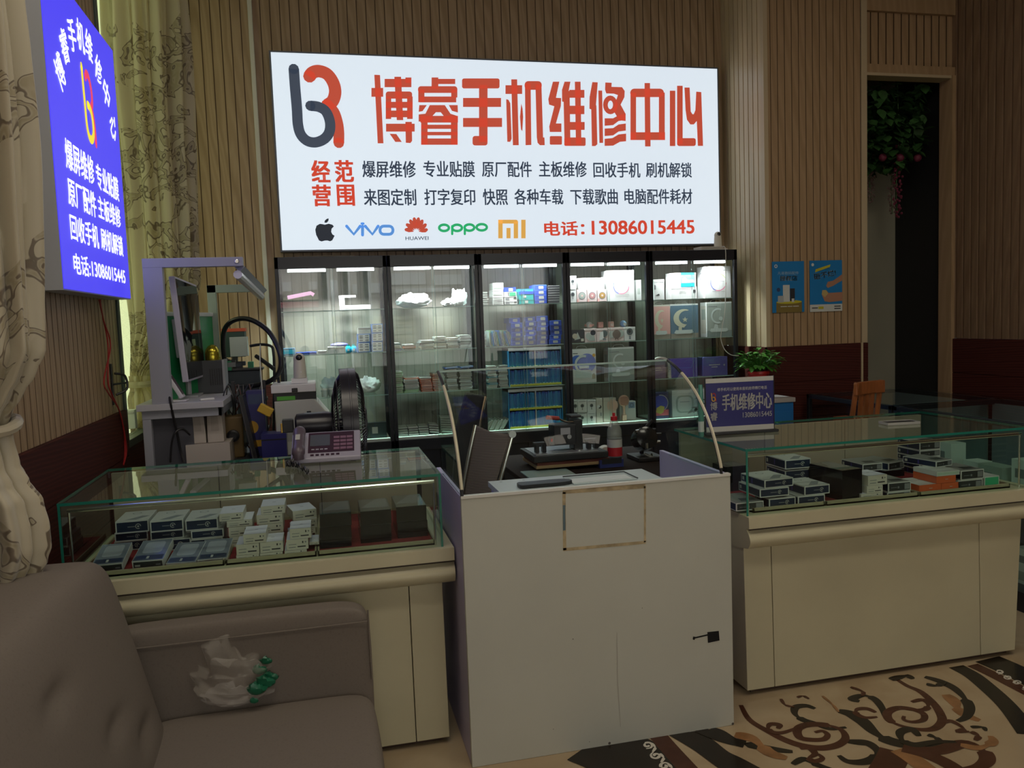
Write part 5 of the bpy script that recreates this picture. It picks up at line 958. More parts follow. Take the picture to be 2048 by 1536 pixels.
# blue notice in an acrylic stand on the right counter
p0 = atz(1412, 870, GT); p1 = atz(1547, 862, GT); an = math.atan2(p1.y-p0.y, p1.x-p0.x); W = (p1-p0).length; Hh = ZP(758, p0.x, p0.y)-GT
t = thing('table_notice', 'dark blue notice card with white words in a black-based stand, right counter', 'notice', (p0.x, p0.y, GT), an)
b = MB(); b.box((-.012, -.03, 0), (W+.012, .03, .012), BLACKP); b.build('base', t, bevel=.003)
b = MB(); b.box((0, -.004, .012), (W, -.001, Hh), mat('notice blue', (.022, .022, .16), rough=.3)); b.box((0, -.0045, Hh-.020), (W, -.004, Hh), mat('notice white', (.55, .55, .52), rough=.4)); b.box((0, -.0045, .012), (W, -.004, .034), mat('notice white', (.55, .55, .52))); b.build('card', t)
b = MB()
for x in (-.003, W): b.box((x, -.006, .012), (x+.003, .003, Hh+.002), BLACKP)
b.build('side_edge', t)
b = MB(); OO = (0, -.0052, 0); NW = mat('notice lettering', (.62, .62, .60), rough=.5)
put_text(b, '修手机可以使用本座机给师傅打电话', OO, UX, VZ, W*.17, Hh*.77, W*.90, Hh*.83, NW); put_text(b, '手机维修中心', OO, UX, VZ, W*.24, Hh*.42, W*.97, Hh*.71, NW, .02); put_text(b, '13086015445', OO, UX, VZ, W*.54, Hh*.28, W*.97, Hh*.37, NW, .02)
put_text(b, '博', OO, UX, VZ, W*.065, Hh*.44, W*.165, Hh*.58, NW, .02); put_text(b, '睿', OO, UX, VZ, W*.065, Hh*.25, W*.165, Hh*.40, NW, .02); b.build('lettering', t)
b = MB(); mono(b, (W*.115, -.0052, Hh*.67), (.95, 0, 0), VZ, Hh*.15, mat('mono yellow', (.65, .38, .05), rough=.5), mat('mono red', (.4, .03, .03), rough=.5)); b.build('monogram', t)
# clear-cased phone on the right counter
p0 = atz(1776, 851, GT); t = thing('mobile_phone', 'black mobile phone in a clear case lying on the right glass counter', 'phone', (p0.x+.075, p0.y+.02, GT+.001), -.12)
b = MB(); b.cbox((0, 0, .005), (.150, .072, .008), BLACKP); b.build('body', t, bevel=.003); b = MB(); b.box((-.078, -.039, 0), (.078, -.0365, .012), mat('clear case', (.55, .55, .52), rough=.15, alpha=.7)); b.box((-.078, .0365, 0), (.078, .039, .012), mat('clear case', (.55, .55, .52))); b.box((-.078, -.036, 0), (-.0765, .036, .012), mat('clear case', (.55, .55, .52))); b.box((.0765, -.036, 0), (.078, .036, .012), mat('clear case', (.55, .55, .52))); b.build('clear_case', t)
# ---------------------------------------------------------------- inside the booth: boards, pad, framed glass
b = MB(); zi = .91; IY0, IY1 = KY+.03, 3.04
b.box((.60, IY0, zi), (1.235, IY1, zi+.02), mat('ledge white', (.60, .64, .68), rough=.3)); b.box((.61, IY0+.01, .74), (.625, IY1-.01, zi), mat('side panel sign-lit lilac', (.48, .45, .70))); b.box((1.21, IY0+.01, .74), (1.225, IY1-.01, zi), WHITEM)
for x in (.645, .735): b.lathe([(.006, zi+.02), (.006, zi+.0206)], GREYM, 10, X=Matrix.Translation((x, IY1-.03, 0)))
tag(b.build('inner_shelf', bevel=.002), 'white inner shelf behind the booth front, holding a black pad and papers', 'shelf')
b = MB(); n = 28
b.prism([(.765+.105*math.cos(2*PI*k/n)+.02*math.cos(4*PI*k/n), 2.88+.042*math.sin(2*PI*k/n)+.008*math.sin(6*PI*k/n)) for k in range(n)], 'z', zi+.0205, zi+.034, BLACKP); tag(b.build('wrist_pad', bevel=.003), 'black curved wrist pad on the white inner shelf of the booth', 'pad')
b = MB(); b.box((.885, 2.84, zi+.021), (1.14, 2.985, zi+.025), mat('glass sheet', (.66, .72, .76), rough=.12)); b.box((.885, 2.980, zi+.025), (1.14, 2.987, zi+.028), BLACKP); b.box((1.134, 2.84, zi+.025), (1.14, 2.985, zi+.028), BLACKP); b.box((.885, 2.85, zi+.025), (1.12, 2.93, zi+.0262), mat('paper white', (.70, .70, .72), rough=.5)); tag(b.build('phone_screen', bevel=.001), 'shiny black-edged screen panel lying on the white shelf inside the booth', 'screen')
# ================================================================ curtains
def curtain_mat(name, glow=0.0):
    m = bpy.data.materials.new(name); m.use_nodes = True; nt = m.node_tree; b = nt.nodes['Principled BSDF']; b.inputs['Roughness'].default_value = .42; b.inputs['Sheen Weight'].default_value = .3; b.inputs['Specular IOR Level'].default_value = .5
    tc = nt.nodes.new('ShaderNodeTexCoord'); n1 = nt.nodes.new('ShaderNodeTexNoise'); n1.inputs['Scale'].default_value = 7; n1.inputs['Detail'].default_value = 1; n1.inputs['Distortion'].default_value = 2.2
    n2 = nt.nodes.new('ShaderNodeTexVoronoi'); n2.inputs['Scale'].default_value = 8
    nt.links.new(tc.outputs['Object'], n1.inputs['Vector']); nt.links.new(tc.outputs['Object'], n2.inputs['Vector'])
    mu = nt.nodes.new('ShaderNodeMath'); mu.operation = 'MULTIPLY'; mu.inputs[1].default_value = 9; sn = nt.nodes.new('ShaderNodeMath'); sn.operation = 'SINE'; nt.links.new(n1.outputs['Fac'], mu.inputs[0])
    ad = nt.nodes.new('ShaderNodeMath'); ad.operation = 'MULTIPLY_ADD'; ad.inputs[1].default_value = 5; nt.links.new(mu.outputs[0], ad.inputs[2]); nt.links.new(n2.outputs['Distance'], ad.inputs[0]); nt.links.new(ad.outputs[0], sn.inputs[0])
    r = nt.nodes.new('ShaderNodeValToRGB'); e = r.color_ramp.elements; e[0].position = 0; e[0].color = (.50, .45, .33, 1); e[1].position = 1; e[1].color = (.36, .31, .20, 1)
    for p, c in ((.42, (.50, .45, .33)), (.55, (.15, .12, .08)), (.75, (.17, .13, .09)), (.86, (.44, .39, .28))): k = e.new(p); k.color = (*c, 1)
    ma = nt.nodes.new('ShaderNodeMath'); ma.operation = 'MULTIPLY'; m3 = nt.nodes.new('ShaderNodeTexNoise'); m3.inputs['Scale'].default_value = 3.5; m3.inputs['Detail'].default_value = 0; nt.links.new(tc.outputs['Object'], m3.inputs['Vector'])
    gt = nt.nodes.new('ShaderNodeMath'); gt.operation = 'GREATER_THAN'; gt.inputs[1].default_value = .45; nt.links.new(m3.outputs['Fac'], gt.inputs[0]); nt.links.new(gt.outputs[0], ma.inputs[1]); nt.links.new(sn.outputs[0], ma.inputs[0]); nt.links.new(ma.outputs[0], r.inputs[0]); nt.links.new(r.outputs[0], b.inputs['Base Color'])
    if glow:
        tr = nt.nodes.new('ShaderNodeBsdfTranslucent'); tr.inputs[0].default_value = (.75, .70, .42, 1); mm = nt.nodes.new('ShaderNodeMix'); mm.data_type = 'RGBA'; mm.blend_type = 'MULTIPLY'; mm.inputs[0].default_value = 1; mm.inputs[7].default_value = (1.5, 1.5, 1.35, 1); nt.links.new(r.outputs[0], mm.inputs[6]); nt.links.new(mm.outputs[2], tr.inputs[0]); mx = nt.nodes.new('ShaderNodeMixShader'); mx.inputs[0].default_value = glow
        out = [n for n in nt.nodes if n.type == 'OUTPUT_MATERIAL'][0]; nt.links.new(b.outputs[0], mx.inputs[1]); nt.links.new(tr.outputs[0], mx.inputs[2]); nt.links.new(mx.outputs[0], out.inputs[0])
    return m
def curtain(prof, cy, folds, amp, m, seed, nz=70):
    """prof: list of (z, x_left, x_right, depth_radius)"""
    prof = sorted(prof); r = random.Random(seed); ph = [r.uniform(0, 6.3) for _ in range(5)]
    def lerp(z):
        for a, c in zip(prof, prof[1:]):
            if z <= c[0]: t = (z-a[0])/(c[0]-a[0]); t = t*t*(3-2*t); return [a[i]+(c[i]-a[i])*t for i in range(4)]
        return prof[-1]
    z0, z1 = prof[0][0], prof[-1][0]
    def fn(u, v):
        z = z0+(z1-z0)*v; _, xl, xr, ry = lerp(z); a = 2*PI*u; cx, rx = (xl+xr)/2, (xr-xl)/2
        k = 1-amp*.9+amp*(math.sin(folds*a+ph[0]+.5*math.sin(2.1*z+ph[1]))+.45*math.sin((2*folds+1)*a+ph[2]+.9*math.sin(1.7*z))+.3*math.sin(5*z+3*a+ph[3]))/1.4
        k *= 1-.30*(1-abs(math.sin((folds*.5)*a+ph[4]+.35*math.sin(1.3*z+ph[1]))))**2.5
        return (cx+rx*k*math.cos(a), cy+ry*k*math.sin(a), z)
    b = MB(); b.grid(220, nz, fn, m, close=True); return b
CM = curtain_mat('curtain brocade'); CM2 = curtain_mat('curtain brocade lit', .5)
NYC = 2.42
near = [(-200, 42), (0, 50), (100, 60), (300, 80), (500, 93), (640, 100), (700, 103), (745, 84), (790, 55), (825, 32), (850, 22), (872, 28), (930, 42), (960, 60), (1000, 88), (1050, 100), (1090, 103), (1120, 95), (1145, 84), (1165, 104), (1195, 98)]
t = thing('curtain', 'cream scroll-patterned curtain tied and knotted at the near left wall above the sofa', 'curtain', (-.9, NYC, 0))
pf = []
for py, px in near:
    p = at(px, py, NYC); w_ = (p.x+.985); pf.append((p.z, -.985, p.x, .07+w_*.28))
cb = curtain([q for q in pf if q[0] > at(22, 850, NYC).z-.001], NYC, 9, .17, CM, 3); o = cb.build('drape', t, smooth=True, ang=80); o.location = (.9, -NYC, 0)
cb = curtain([q for q in pf if q[0] < at(22, 850, NYC).z+.03], NYC, 6, .15, CM, 8, 50); o = cb.build('tail', t, smooth=True, ang=80); o.location = (.9, -NYC, 0)
b = MB(); pk = at(22, 850, NYC); xk = (pk.x-.985)/2; b.tube([(xk+(pk.x-xk+.012)*math.cos(2*PI*k/24), NYC+.085*math.sin(2*PI*k/24), pk.z+.012*math.sin(4*PI*k/24)) for k in range(24)], .016, CM, 8, closed=True); o = b.build('tieback', t, smooth=True); o.location = (.9, -NYC, 0)
FYC = 5.12
t = thing('curtain', 'cream scroll-patterned curtain gathered in front of the far left window behind the monitor', 'curtain', (-.9, FYC, 0))
far = [(-160, 180, 372), (0, 190, 380), (200, 205, 389), (400, 225, 400), (560, 240, 405), (640, 247, 388), (710, 254, 340), (752, 257, 303), (775, 260, 299), (800, 254, 312), (835, 258, 310), (880, 262, 304)]
pf = [(at(a, y, FYC).z, max(-1.14, at(a, y, FYC).x) if 0 else at(a, y, FYC).x, at(c, y, FYC).x, .055+.10*(c-a)/200) for y, a, c in far]
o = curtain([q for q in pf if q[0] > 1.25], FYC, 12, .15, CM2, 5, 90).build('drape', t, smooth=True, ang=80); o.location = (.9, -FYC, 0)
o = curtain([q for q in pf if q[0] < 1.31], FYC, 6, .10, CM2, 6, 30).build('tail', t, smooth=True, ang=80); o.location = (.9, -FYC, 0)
b = MB(); pk = at(279, 768, FYC); b.tube([(pk.x+.075*math.cos(2*PI*k/20), FYC+.085*math.sin(2*PI*k/20), pk.z) for k in range(20)], .018, CM2, 8, closed=True); o = b.build('tieback', t, smooth=True); o.location = (.9, -FYC, 0)
b = MB(); p = at(262, 838, 4.62); b.cbox((p.x, p.y, p.z), (.05, .05, .10), mat('case white', (.60, .64, .56), rough=.4)); b.cbox((p.x, p.y-.027, p.z+.035), (.044, .004, .01), LBL); o = b.build('socket_box', bevel=.004); tag(o, 'small white box fixed beside the far curtain tail, left wall corner', 'box')
# ================================================================ sofa
SF = ramp_mat('sofa fabric', [(0, (.135, .112, .092)), (.5, (.185, .157, .132)), (1, (.155, .13, .108))], 120, (1, 1, 1), rough=.9, kind='noise', dist=.2)
t = thing('sofa', 'brown-grey fabric corner sofa in the left foreground below the curtain', 'sofa', (-.3, 2.0, 0))
def SO(o): o.location = (.3, -2.0, 0); return o
SZ = .335
def cushion(x0, x1, y0, y1, z0, z1, m, puff=.02, n=26, tuft=(), lean=0):
    def tufts(u, v): return sum(-.022*math.exp(-(((u-a)/.07)**2+((v-c)/.07)**2)) for a, c in tuft)
    bb = bmesh.new(); bmesh.ops.create_cube(bb, size=1); bmesh.ops.subdivide_edges(bb, edges=bb.edges, cuts=n, use_grid_fill=True)
    mb = MB(); vs = []
    for v in bb.verts:
        x, y, z = v.co; 
        def rnd(a): return a
        q = Vector((x*2, y*2, z*2)); ex = 10
        k = (abs(q.x)**ex+abs(q.y)**ex+abs(q.z)**ex)**(-1/ex); q = q*k
        X = (x0+x1)/2+q.x*(x1-x0)/2; Y = (y0+y1)/2+q.y*(y1-y0)/2; Z = (z0+z1)/2+q.z*(z1-z0)/2
        f = puff*(1-q.x**2)*(1-q.y**2)*(1 if q.z > .5 else 0); Z += f
        if q.x > .4: X += tufts(q.y, q.z)+puff*(1-q.y**2)*(1-q.z**2)
        X -= lean*(q.z+1)/2
        vs.append((X, Y, Z))
    mb.add(vs, [[v.index for v in f.verts] for f in bb.faces], m); bb.free(); return mb
SO(cushion(-.60, .105, 2.10, 2.69, .10, SZ, SF, .012).build('seat', t, smooth=True, ang=80))
SO(cushion(-.60, .135, 1.0, 2.10, .10, SZ-.004, SF, .012).build('seat', t, smooth=True, ang=80))
SO(cushion(-.74, .108, 2.69, 2.79, .06, .615, SF, .004).build('arm_rest', t, smooth=True, ang=80))
SO(cushion(-.80, -.47, .6, 2.66, .10, .905, SF, .02, 40, [(-.62+.0, .1), (.0, .1), (.55, .1), (-.3, -.45), (.3, -.45), (.3, .6), (.75, -.2)], lean=.19).build('backrest', t, smooth=True, ang=80))
b = MB(); b.tube([(-.66, 2.686, .563), (.10, 2.686, .563)], .003, SF, 6); b.tube([(.104, 2.69, .60), (.107, 2.69, .36)], .003, SF, 6); SO(b.build('piping', t, smooth=True))
for x, y in ((.06, 2.62), (-.5, 2.62), (.06, 1.1), (-.5, 1.1)): b = MB(); b.lathe([(.018, 0), (.024, .10)], BLACKP, 12, X=Matrix.Translation((x, y, 0))); SO(b.build('leg', t, smooth=True))
# clear plastic bag with green print, lying on the seat
def film_mat(name, col, a):
    m = mat(name, col, rough=.18, alpha=a, bump=1.0, nscale=26); nt = m.node_tree; return m
t = thing('plastic_bag', 'crumpled clear plastic bag with green print lying on the sofa seat', 'bag', (0, 0, 0)); c = atz(470, 1410, SZ+.01); t.location = (c.x, c.y+.03, SZ+.012)
r = random.Random(21)
def bagfn(sx, sy, h, sd, sq=.8):
    r = random.Random(sd); ph = [(r.uniform(0, 6.3), r.randint(2, 6), r.uniform(0, 6.3), r.uniform(2, 7)) for _ in range(8)]
    def fn(u, v):
        a = 2*PI*u; e = PI*v; k = 1+sum(.05*math.sin(q*a+p+2.5*math.sin(s*e+o_)) for p, q, o_, s in ph)+.05*abs(math.sin(4*a+3*math.sin(5*e)))
        return (sx*k*math.sin(e)**sq*math.cos(a), sy*k*math.sin(e)**sq*math.sin(a), max(0, h*(1-math.cos(e))/2*(1+.2*math.cos(a+2.5))*min(k, 1.15)))
    return fn
b = MB(); b.grid(60, 34, bagfn(.115, .10, .165, 4), film_mat('clear film', (.74, .70, .62), .17), close=True); b.build('film', t, smooth=True, ang=25)
b = MB(); b.grid(40, 20, bagfn(.10, .08, .055, 9), film_mat('film folds', (.78, .74, .70), .22), close=True); b.build('fold', t, smooth=True, ang=25)
b = MB(); GP_ = mat('green print', (.01, .14, .07), rough=.3, alpha=.85)
for k, (x, y, z, s_) in enumerate(((.085, -.055, .10, .022), (.105, -.03, .12, .018), (.10, -.06, .055, .030), (.075, -.08, .045, .028), (.115, -.03, .06, .024), (.065, -.085, .02, .014))):
    b.grid(14, 8, (lambda f, x, y, z, s_: (lambda u, v: (lambda q: (x+q[0]*s_/.1, y+q[1]*s_/.1*.5, z+q[2]*s_/.1))(f(u, v))))(bagfn(.1, .1, .12, 30+k), x, y, z, s_), GP_, close=True)
b.build('green_print', t, smooth=True)
# ================================================================ workbench corner
BE = mat('bench paint', (.34, .35, .40), rough=.45); BT = mat('bench top', (.50, .50, .54), rough=.35)
BX0, BX1, BY0, BY1, BZ = -.875, -.50, 4.27, 5.02, 1.20
t = thing('workbench', 'grey steel workbench with overhead lamp frame in the left corner before the far curtain', 'workbench', (BX0, BY0, 0))
def WO(o): o.location = (-BX0, -BY0, 0); return o
b = MB(); b.box((BX0-.02, BY0-.02, BZ-.032), (BX1+.01, BY1, BZ), BT); WO(b.build('table_top', t, bevel=.002))
b = MB(); b.box((BX0, BY0, BZ-.075), (BX1, BY0+.03, BZ-.032), BE); b.box((BX1-.02, BY0, BZ-.075), (BX1, BY1, BZ-.032), BE); b.box((BX0, BY0, .85), (BX1, BY1, .87), BE); WO(b.build('rail', t, bevel=.002))
for x, y in ((BX0, BY0), (BX1-.04, BY0), (BX0, BY1-.04), (BX1-.04, BY1-.04)):
    if x > -.6 and y < 4.5: b = MB(); b.box((x+.01, y+.03, 0), (x+.04, y+.06, .85), BE)
    else: b = MB(); b.box((x, y, 0), (x+.04, y+.04, BZ-.075), BE)
    WO(b.build('leg', t, bevel=.002))
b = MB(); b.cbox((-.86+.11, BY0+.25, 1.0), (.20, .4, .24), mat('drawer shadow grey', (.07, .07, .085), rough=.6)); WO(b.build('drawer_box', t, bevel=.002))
p0 = at(305, 515, BY0+.02); p1 = at(486, 517, BY0+.02); zt = (p0.z+p1.z)/2
b = MB(); b.box((p0.x-.045, BY0-.005, BZ), (p0.x+.045, BY0+.04, zt), BE); WO(b.build('post', t, bevel=.002))
b = MB(); b.box((p0.x-.045, BY0-.006, zt-.045), (p1.x+.0, BY0+.041, zt), BE); b.lathe([(.010, 0), (.010, .006)], CHROME, 12, X=Matrix.Translation((p1.x-.028, BY0-.006, zt-.022)) @ Matrix.Rotation(PI/2, 4, 'X')); WO(b.build('cross_beam', t, bevel=.002))
pe = at(532, 574, 5.02)
b = MB(); b.tube([(p1.x-.02, BY0+.03, zt-.045), (pe.x-.02, 5.0, pe.z-.02)], .026, BE, 4); WO(b.build('lamp_arm', t)); b = MB(); b.tube([(p1.x-.03, BY0+.02, zt-.085), (pe.x-.03, 4.99, pe.z-.055)], .022, mat('tube lamp', (.62, .62, .64), rough=.3), 10); WO(b.build('lamp_tube', t, smooth=True))
b = MB(); q0 = at(424, 574, 5.04); q1 = at(505, 578, 5.04); b.box((q0.x-.028, 5.02, BZ-.03), (q0.x+.022, 5.06, q0.z+.01), mat('bench paint green', (.24, .29, .25), rough=.5)); b.box((q0.x-.028, 5.02, q0.z-.035), (q1.x, 5.06, q0.z+.01), mat('bench paint green', (.24, .29, .25))); WO(b.build('far_frame', t, bevel=.002))
g0, g1 = at(321, 616, 4.42), at(424, 632, 5.02)
t = thing('green_board', 'green translucent board with white top rail standing behind the monitor', 'board', (g0.x, g0.y, BZ)); d = Vector((g1.x-g0.x, g1.y-g0.y, 0)); L_ = d.length; t.rotation_euler = (0, 0, math.atan2(d.y, d.x)); h0 = (g0.z+g1.z)/2-BZ
b = MB(); b.box((0, 0, 0), (L_, .006, h0-.02), mat('board green', (.02, .28, .09), rough=.25)); b.build('panel', t); b = MB(); b.box((0, -.008, h0-.022), (L_, .012, h0), mat('rail white', (.60, .62, .62), rough=.4)); b.build('top_rail', t, bevel=.002)
# monitor seen from its edge
A, B_, C_, D_ = at(377, 764, 4.42), at(349, 552, 4.36), at(412, 752, 4.86), at(393, 570, 4.80)
t = thing('monitor', 'white-backed computer monitor seen nearly edge-on, on the grey workbench', 'monitor', (A.x, A.y, BZ)); O = Vector((A.x, A.y, BZ))
nx = (C_-A).cross(B_-A).normalized(); nx = -nx if nx.x < 0 else nx
def hexa(mb, P, n, t0, t1, m): mb.add([tuple(p+n*t0-O) for p in P]+[tuple(p+n*t1-O) for p in P], [(0, 1, 2, 3), (7, 6, 5, 4), (0, 4, 5, 1), (1, 5, 6, 2), (2, 6, 7, 3), (3, 7, 4, 0)], m); return mb
P = [A, C_, D_, B_]; ctr = (A+B_+C_+D_)/4
b = MB(); hexa(b, P, nx, -.030, 0, mat('monitor white', (.52, .50, .60), rough=.35)); b.build('shell', t, bevel=.004)
b = MB(); hexa(b, [p+(ctr-p)*.045 for p in P], nx, 0, .0015, mat('screen gloss', (.012, .015, .018), rough=.04)); b.build('screen', t)
b = MB(); hexa(b, [ctr+(p-ctr)*.38-Vector((0, 0, .04)) for p in P], nx, -.075, -.03, mat('monitor white', (.52, .50, .60))); b.build('back_housing', t, bevel=.006)
b = MB(); mC = (A+C_)/2; b.tube([(ctr-nx*.06-O), (mC-nx*.05-O)*1+Vector((0, 0, 0)), (mC.x-O.x-.05, mC.y-O.y, .012)], .016, mat('stand silver', (.35, .35, .38), rough=.3), 8); b.cbox((mC.x-O.x-.06, mC.y-O.y, .006), (.14, .20, .012), mat('stand silver', (.35, .35, .38))); b.build('stand', t, bevel=.002)
# slanted white calculator-like terminal, small tools
t = thing('card_terminal', 'white handheld terminal leaning at an angle on the workbench below the monitor', 'terminal', at(352, 790, 4.36)); t.location.z = BZ+.001
a0, a1 = at(330, 738, 4.36), at(362, 786, 4.36); d = (a0-a1); 
b = MB(); X = Matrix.Translation((0, 0, 0)); L_ = d.length; an = math.atan2(d.z, d.x)
X = Matrix.Translation((.030, 0, .016)) @ Matrix.Rotation(-(an), 4, 'Y')
b.box((0, -.035, -.013), (L_, .035, .008), mat('terminal white', (.60, .58, .64), rough=.35), X); b.build('body', t, bevel=.005, seg=3); b = MB(); b.box((.02, -.028, .008), (L_*.6, .028, .0095), mat('terminal maroon', (.12, .04, .07), rough=.3), X) if 0 else b.box((.015, -.028, -.0145), (L_-.02, .028, -.013), mat('terminal maroon', (.10, .06, .08), rough=.3), X); b.build('keypad', t)
b = MB(); b.box((-.05, -.045, 0), (.055, .045, .008), mat('terminal white', (.60, .58, .64))); b.build('cradle', t, bevel=.003)
p = at(413, 790, 4.34); b = MB(); b.box((-.035, -.012, 0), (.035, .012, .010), WB, X=Matrix.Rotation(.5, 4, 'Z')); tag(b.build('tape_pack', loc=(p.x, p.y, BZ+.001), bevel=.002), 'small white packet at the right end of the workbench top', 'packet')
# dark instrument box with golden bell on top, and black desk phone cable
p0, p1 = at(384, 781, 4.78), at(452, 781, 4.78); zt = at(452, 720, 4.78).z
t = thing('instrument_box', 'dark grey metal instrument box under the golden dome on the workbench', 'box', (p0.x, 4.78, BZ+.001)); W = p1.x-p0.x; H = zt-BZ
b = MB(); b.box((0, 0, 0), (W, .14, H), mat('instrument grey', (.045, .048, .055), rough=.4)); b.build('case', t, bevel=.003); b = MB(); 
for k in range(6): b.box((W*.55+k*.012, -.002, H*.25), (W*.55+k*.012+.006, 0, H*.75), BLACKP)
b.build('vent', t); b = MB(); b.box((W-.012, -.001, 0), (W+.001, .141, H+.001), GREYM); b.build('edge_strip', t)
p = at(427, 719, 4.88); b = MB(); b.lathe([(.040, 0), (.042, .02), (.040, .03), (.042, .036), (.036, .060), (.022, .080), (.006, .087)], mat('gold dome', (.50, .42, .04), rough=.22, metal=.8), 24); tag(b.build('golden_dome', smooth=True, loc=(p.x, 4.85, BZ+.001+H)), 'golden dome-shaped bell on the dark instrument box beside the monitor', 'bell')
# side table with clutter, hose loop
TZ = .87
b = MB(); b.box((-.47, 4.30, TZ-.03), (.10, 5.15, TZ), DGREY)
for x, y in ((-.46, 4.32), (.06, 4.32), (-.46, 5.1), (.06, 5.1)): b.box((x, y, 0), (x+.03, y+.03, TZ-.03), DGREY)
tag(b.build('side_table', bevel=.002), 'dark side table holding repair gear between workbench and fan', 'table')
def small(name, label, cat, px0, px1, pyt, pyb, Y, D, m, art=(), z=None, bev=.003):
    z = at(px0, pyb, Y).z if z is None else z; x0, x1 = XP(px0, Y, z), XP(px1, Y, z); H = ZP(pyt, (x0+x1)/2, Y)-z; b = MB(); b.box((0, 0, 0), (x1-x0, D, H), m); art_on(b, art, (0, 0, 0), (1, 0, 0), (0, 0, 1), x1-x0, H)
    return tag(b.build(name, loc=(x0, Y, z), bevel=0), label, cat), z+H
o, zc = small('carton', 'plain cream carton on the lower bench shelf under the two cream speakers', 'carton', 374, 462, 888, 925, 4.30, .25, mat('case cream', (.50, .45, .40), rough=.5), [('l', [(.05, .9), (.3, .2)], .02, LBL)], z=.871)
for i, (a, c) in enumerate(((380, 411), (414, 447))):
    x0, x1 = XP(a, 4.30, zc), XP(c, 4.30, zc); W = x1-x0; H = ZP(818, x0, 4.30)-zc-.004
    t = thing('speaker', f'{["left", "right"][i]} cream desktop speaker of the pair under the workbench top', 'speaker', (x0, 4.33, zc+.001)); b = MB()
    b.add([(0, 0, 0), (W, 0, 0), (W, .10, 0), (0, .10, 0), (-.0, 0, H*.25), (W, 0, H*.25), (W*.92, -.012, H), (W*.08, -.012, H), (0, .1, H), (W, .1, H)], [(0, 3, 2, 1), (0, 1, 5, 4), (4, 5, 6, 7), (7, 6, 9, 8), (1, 2, 9, 6, 5), (3, 0, 4, 7, 8), (2, 3, 8, 9)], mat('case cream', (.50, .45, .40))); b.build('case', t, bevel=.004)
    b = MB(); b.add([(W*.25, -.0035, H*.35), (W*.75, -.0035, H*.35), (W*.70, -.0125, H*.88), (W*.30, -.0125, H*.88)], [(0, 1, 2, 3)], mat('grille cream', (.42, .37, .32), rough=.6)); b.build('grille', t)
# shelf of dark gear behind: charging bank, power supplies
t = thing('repair_stand', 'black metal stand with hanging cables between speakers and printer', 'stand', (XP(470, 4.6, TZ), 4.62, TZ+.001))
b = MB(); 
for x in (0, .16): b.box((x, 0, 0), (x+.02, .02, .40), BLACKP)
b.box((0, 0, .28), (.18, .14, .30), BLACKP); b.box((0, 0, .12), (.18, .14, .135), BLACKP); b.build('frame', t, bevel=.002)
b = MB(); r = random.Random(5)
for k in range(12):
    x, y = r.uniform(-.02, .16), r.uniform(-.03, .05); b.tube(spl([(x, y, .38), (x+r.uniform(-.03, .03), y-.03, .30), (x+r.uniform(-.04, .04), y-.01, .18), (x+r.uniform(-.05, .05), y-.03, .02+r.uniform(0, .1))], 5), .0035, BLACKP if k % 3 else mat('cable brown', (.10, .04, .03), rough=.5), 6)
b.build('cable', t, smooth=True)
small('toolbox', 'dark blue toolbox lying low in front of the printer', 'toolbox', 525, 575, 868, 920, 4.36, .14, mat('tool blue', (.02, .02, .14), rough=.4), [('r', 0, .75, 1, .8, BLACKP)], z=TZ+.001)
o, z_ = small('power_supply', 'dark blue power supply with yellow stripe behind the leaning black panel', 'power supply', 500, 535, 782, 880, 4.50, .10, mat('tool blue', (.02, .02, .14)), [('r', .0, .15, 1, .25, mat('gear yellow', (.50, .28, .02), rough=.4)), ('r', .1, .8, .9, .95, mat('tool navy', (.03, .05, .12), rough=.4)), ('d', .2, .45, .10, mat('gear yellow', (.50, .28, .02)))], z=TZ+.001)
t = thing('air_pump', 'ochre air pump with round black intake beside the right cream speaker', 'pump', (XP(449, 4.5, TZ), 4.50, TZ+.001)); W = XP(490, 4.5, TZ)-XP(449, 4.5, TZ)
b = MB(); b.box((0, 0, 0), (W, .15, .22), mat('gear ochre', (.16, .10, .03), rough=.5)); b.build('body', t, bevel=.008); b = MB(); b.lathe([(.032, 0), (.032, .02), (.022, .024), (.020, .012)], BLACKP, 20, X=Matrix.Translation((W*.5, -.0, .12)) @ Matrix.Rotation(PI/2, 4, 'X')); b.build('intake', t, smooth=True)
b = MB(); b.box((-.012, 0, 0), (.012, .16, .34), BLACKP); b.box((-.013, .01, .01), (-.012, .15, .33), DGREY); b.box((-.0121, -.001, 0), (-.006, 0, .34), DGREY); tag(b.build('leaning_panel', bevel=.003, loc=(XP(512, 4.40, TZ), 4.36, TZ+.003), rot=(0, -.16, 0)), 'thin black display panel leaning on edge left of the dark blue toolbox', 'panel')
t = thing('small_box_shelf', 'black open box with orange-red lid behind the white box on the hose corner', 'box', (XP(450, 5.2, 1.25), 5.20, 0)); b = MB(); W = .13; z0, z1 = at(450, 715, 5.2).z, at(450, 664, 5.2).z; b.box((0, 0, z0), (W, .12, z1), mat('gear dark green', (.02, .05, .045), rough=.5)); b.box((.05, -.004, .0), (.08, .05, z0), BLACKP); b.build('body', t, bevel=.003)
b = MB(); b.box((-.004, -.004, z1), (W+.004, .124, z1+.02), mat('lid orange red', (.60, .10, .04), rough=.4)); b.build('lid', t, bevel=.002)
t = thing('gear_shelf', 'dark shelf column with tangled repair gear behind the black hose loop', 'shelf', (XP(455, 5.0, .9), 5.06, TZ+.001)); b = MB(); zt = at(470, 709, 5.06).z-TZ
b.box((0, 0, 0), (.20, .12, zt-.10), mat('gear blue grey', (.03, .04, .05), rough=.5)); b.box((-.01, -.01, zt-.10), (.22, .12, zt-.085), BLACKP); b.build('body', t, bevel=.004)
b = MB(); r = random.Random(9)
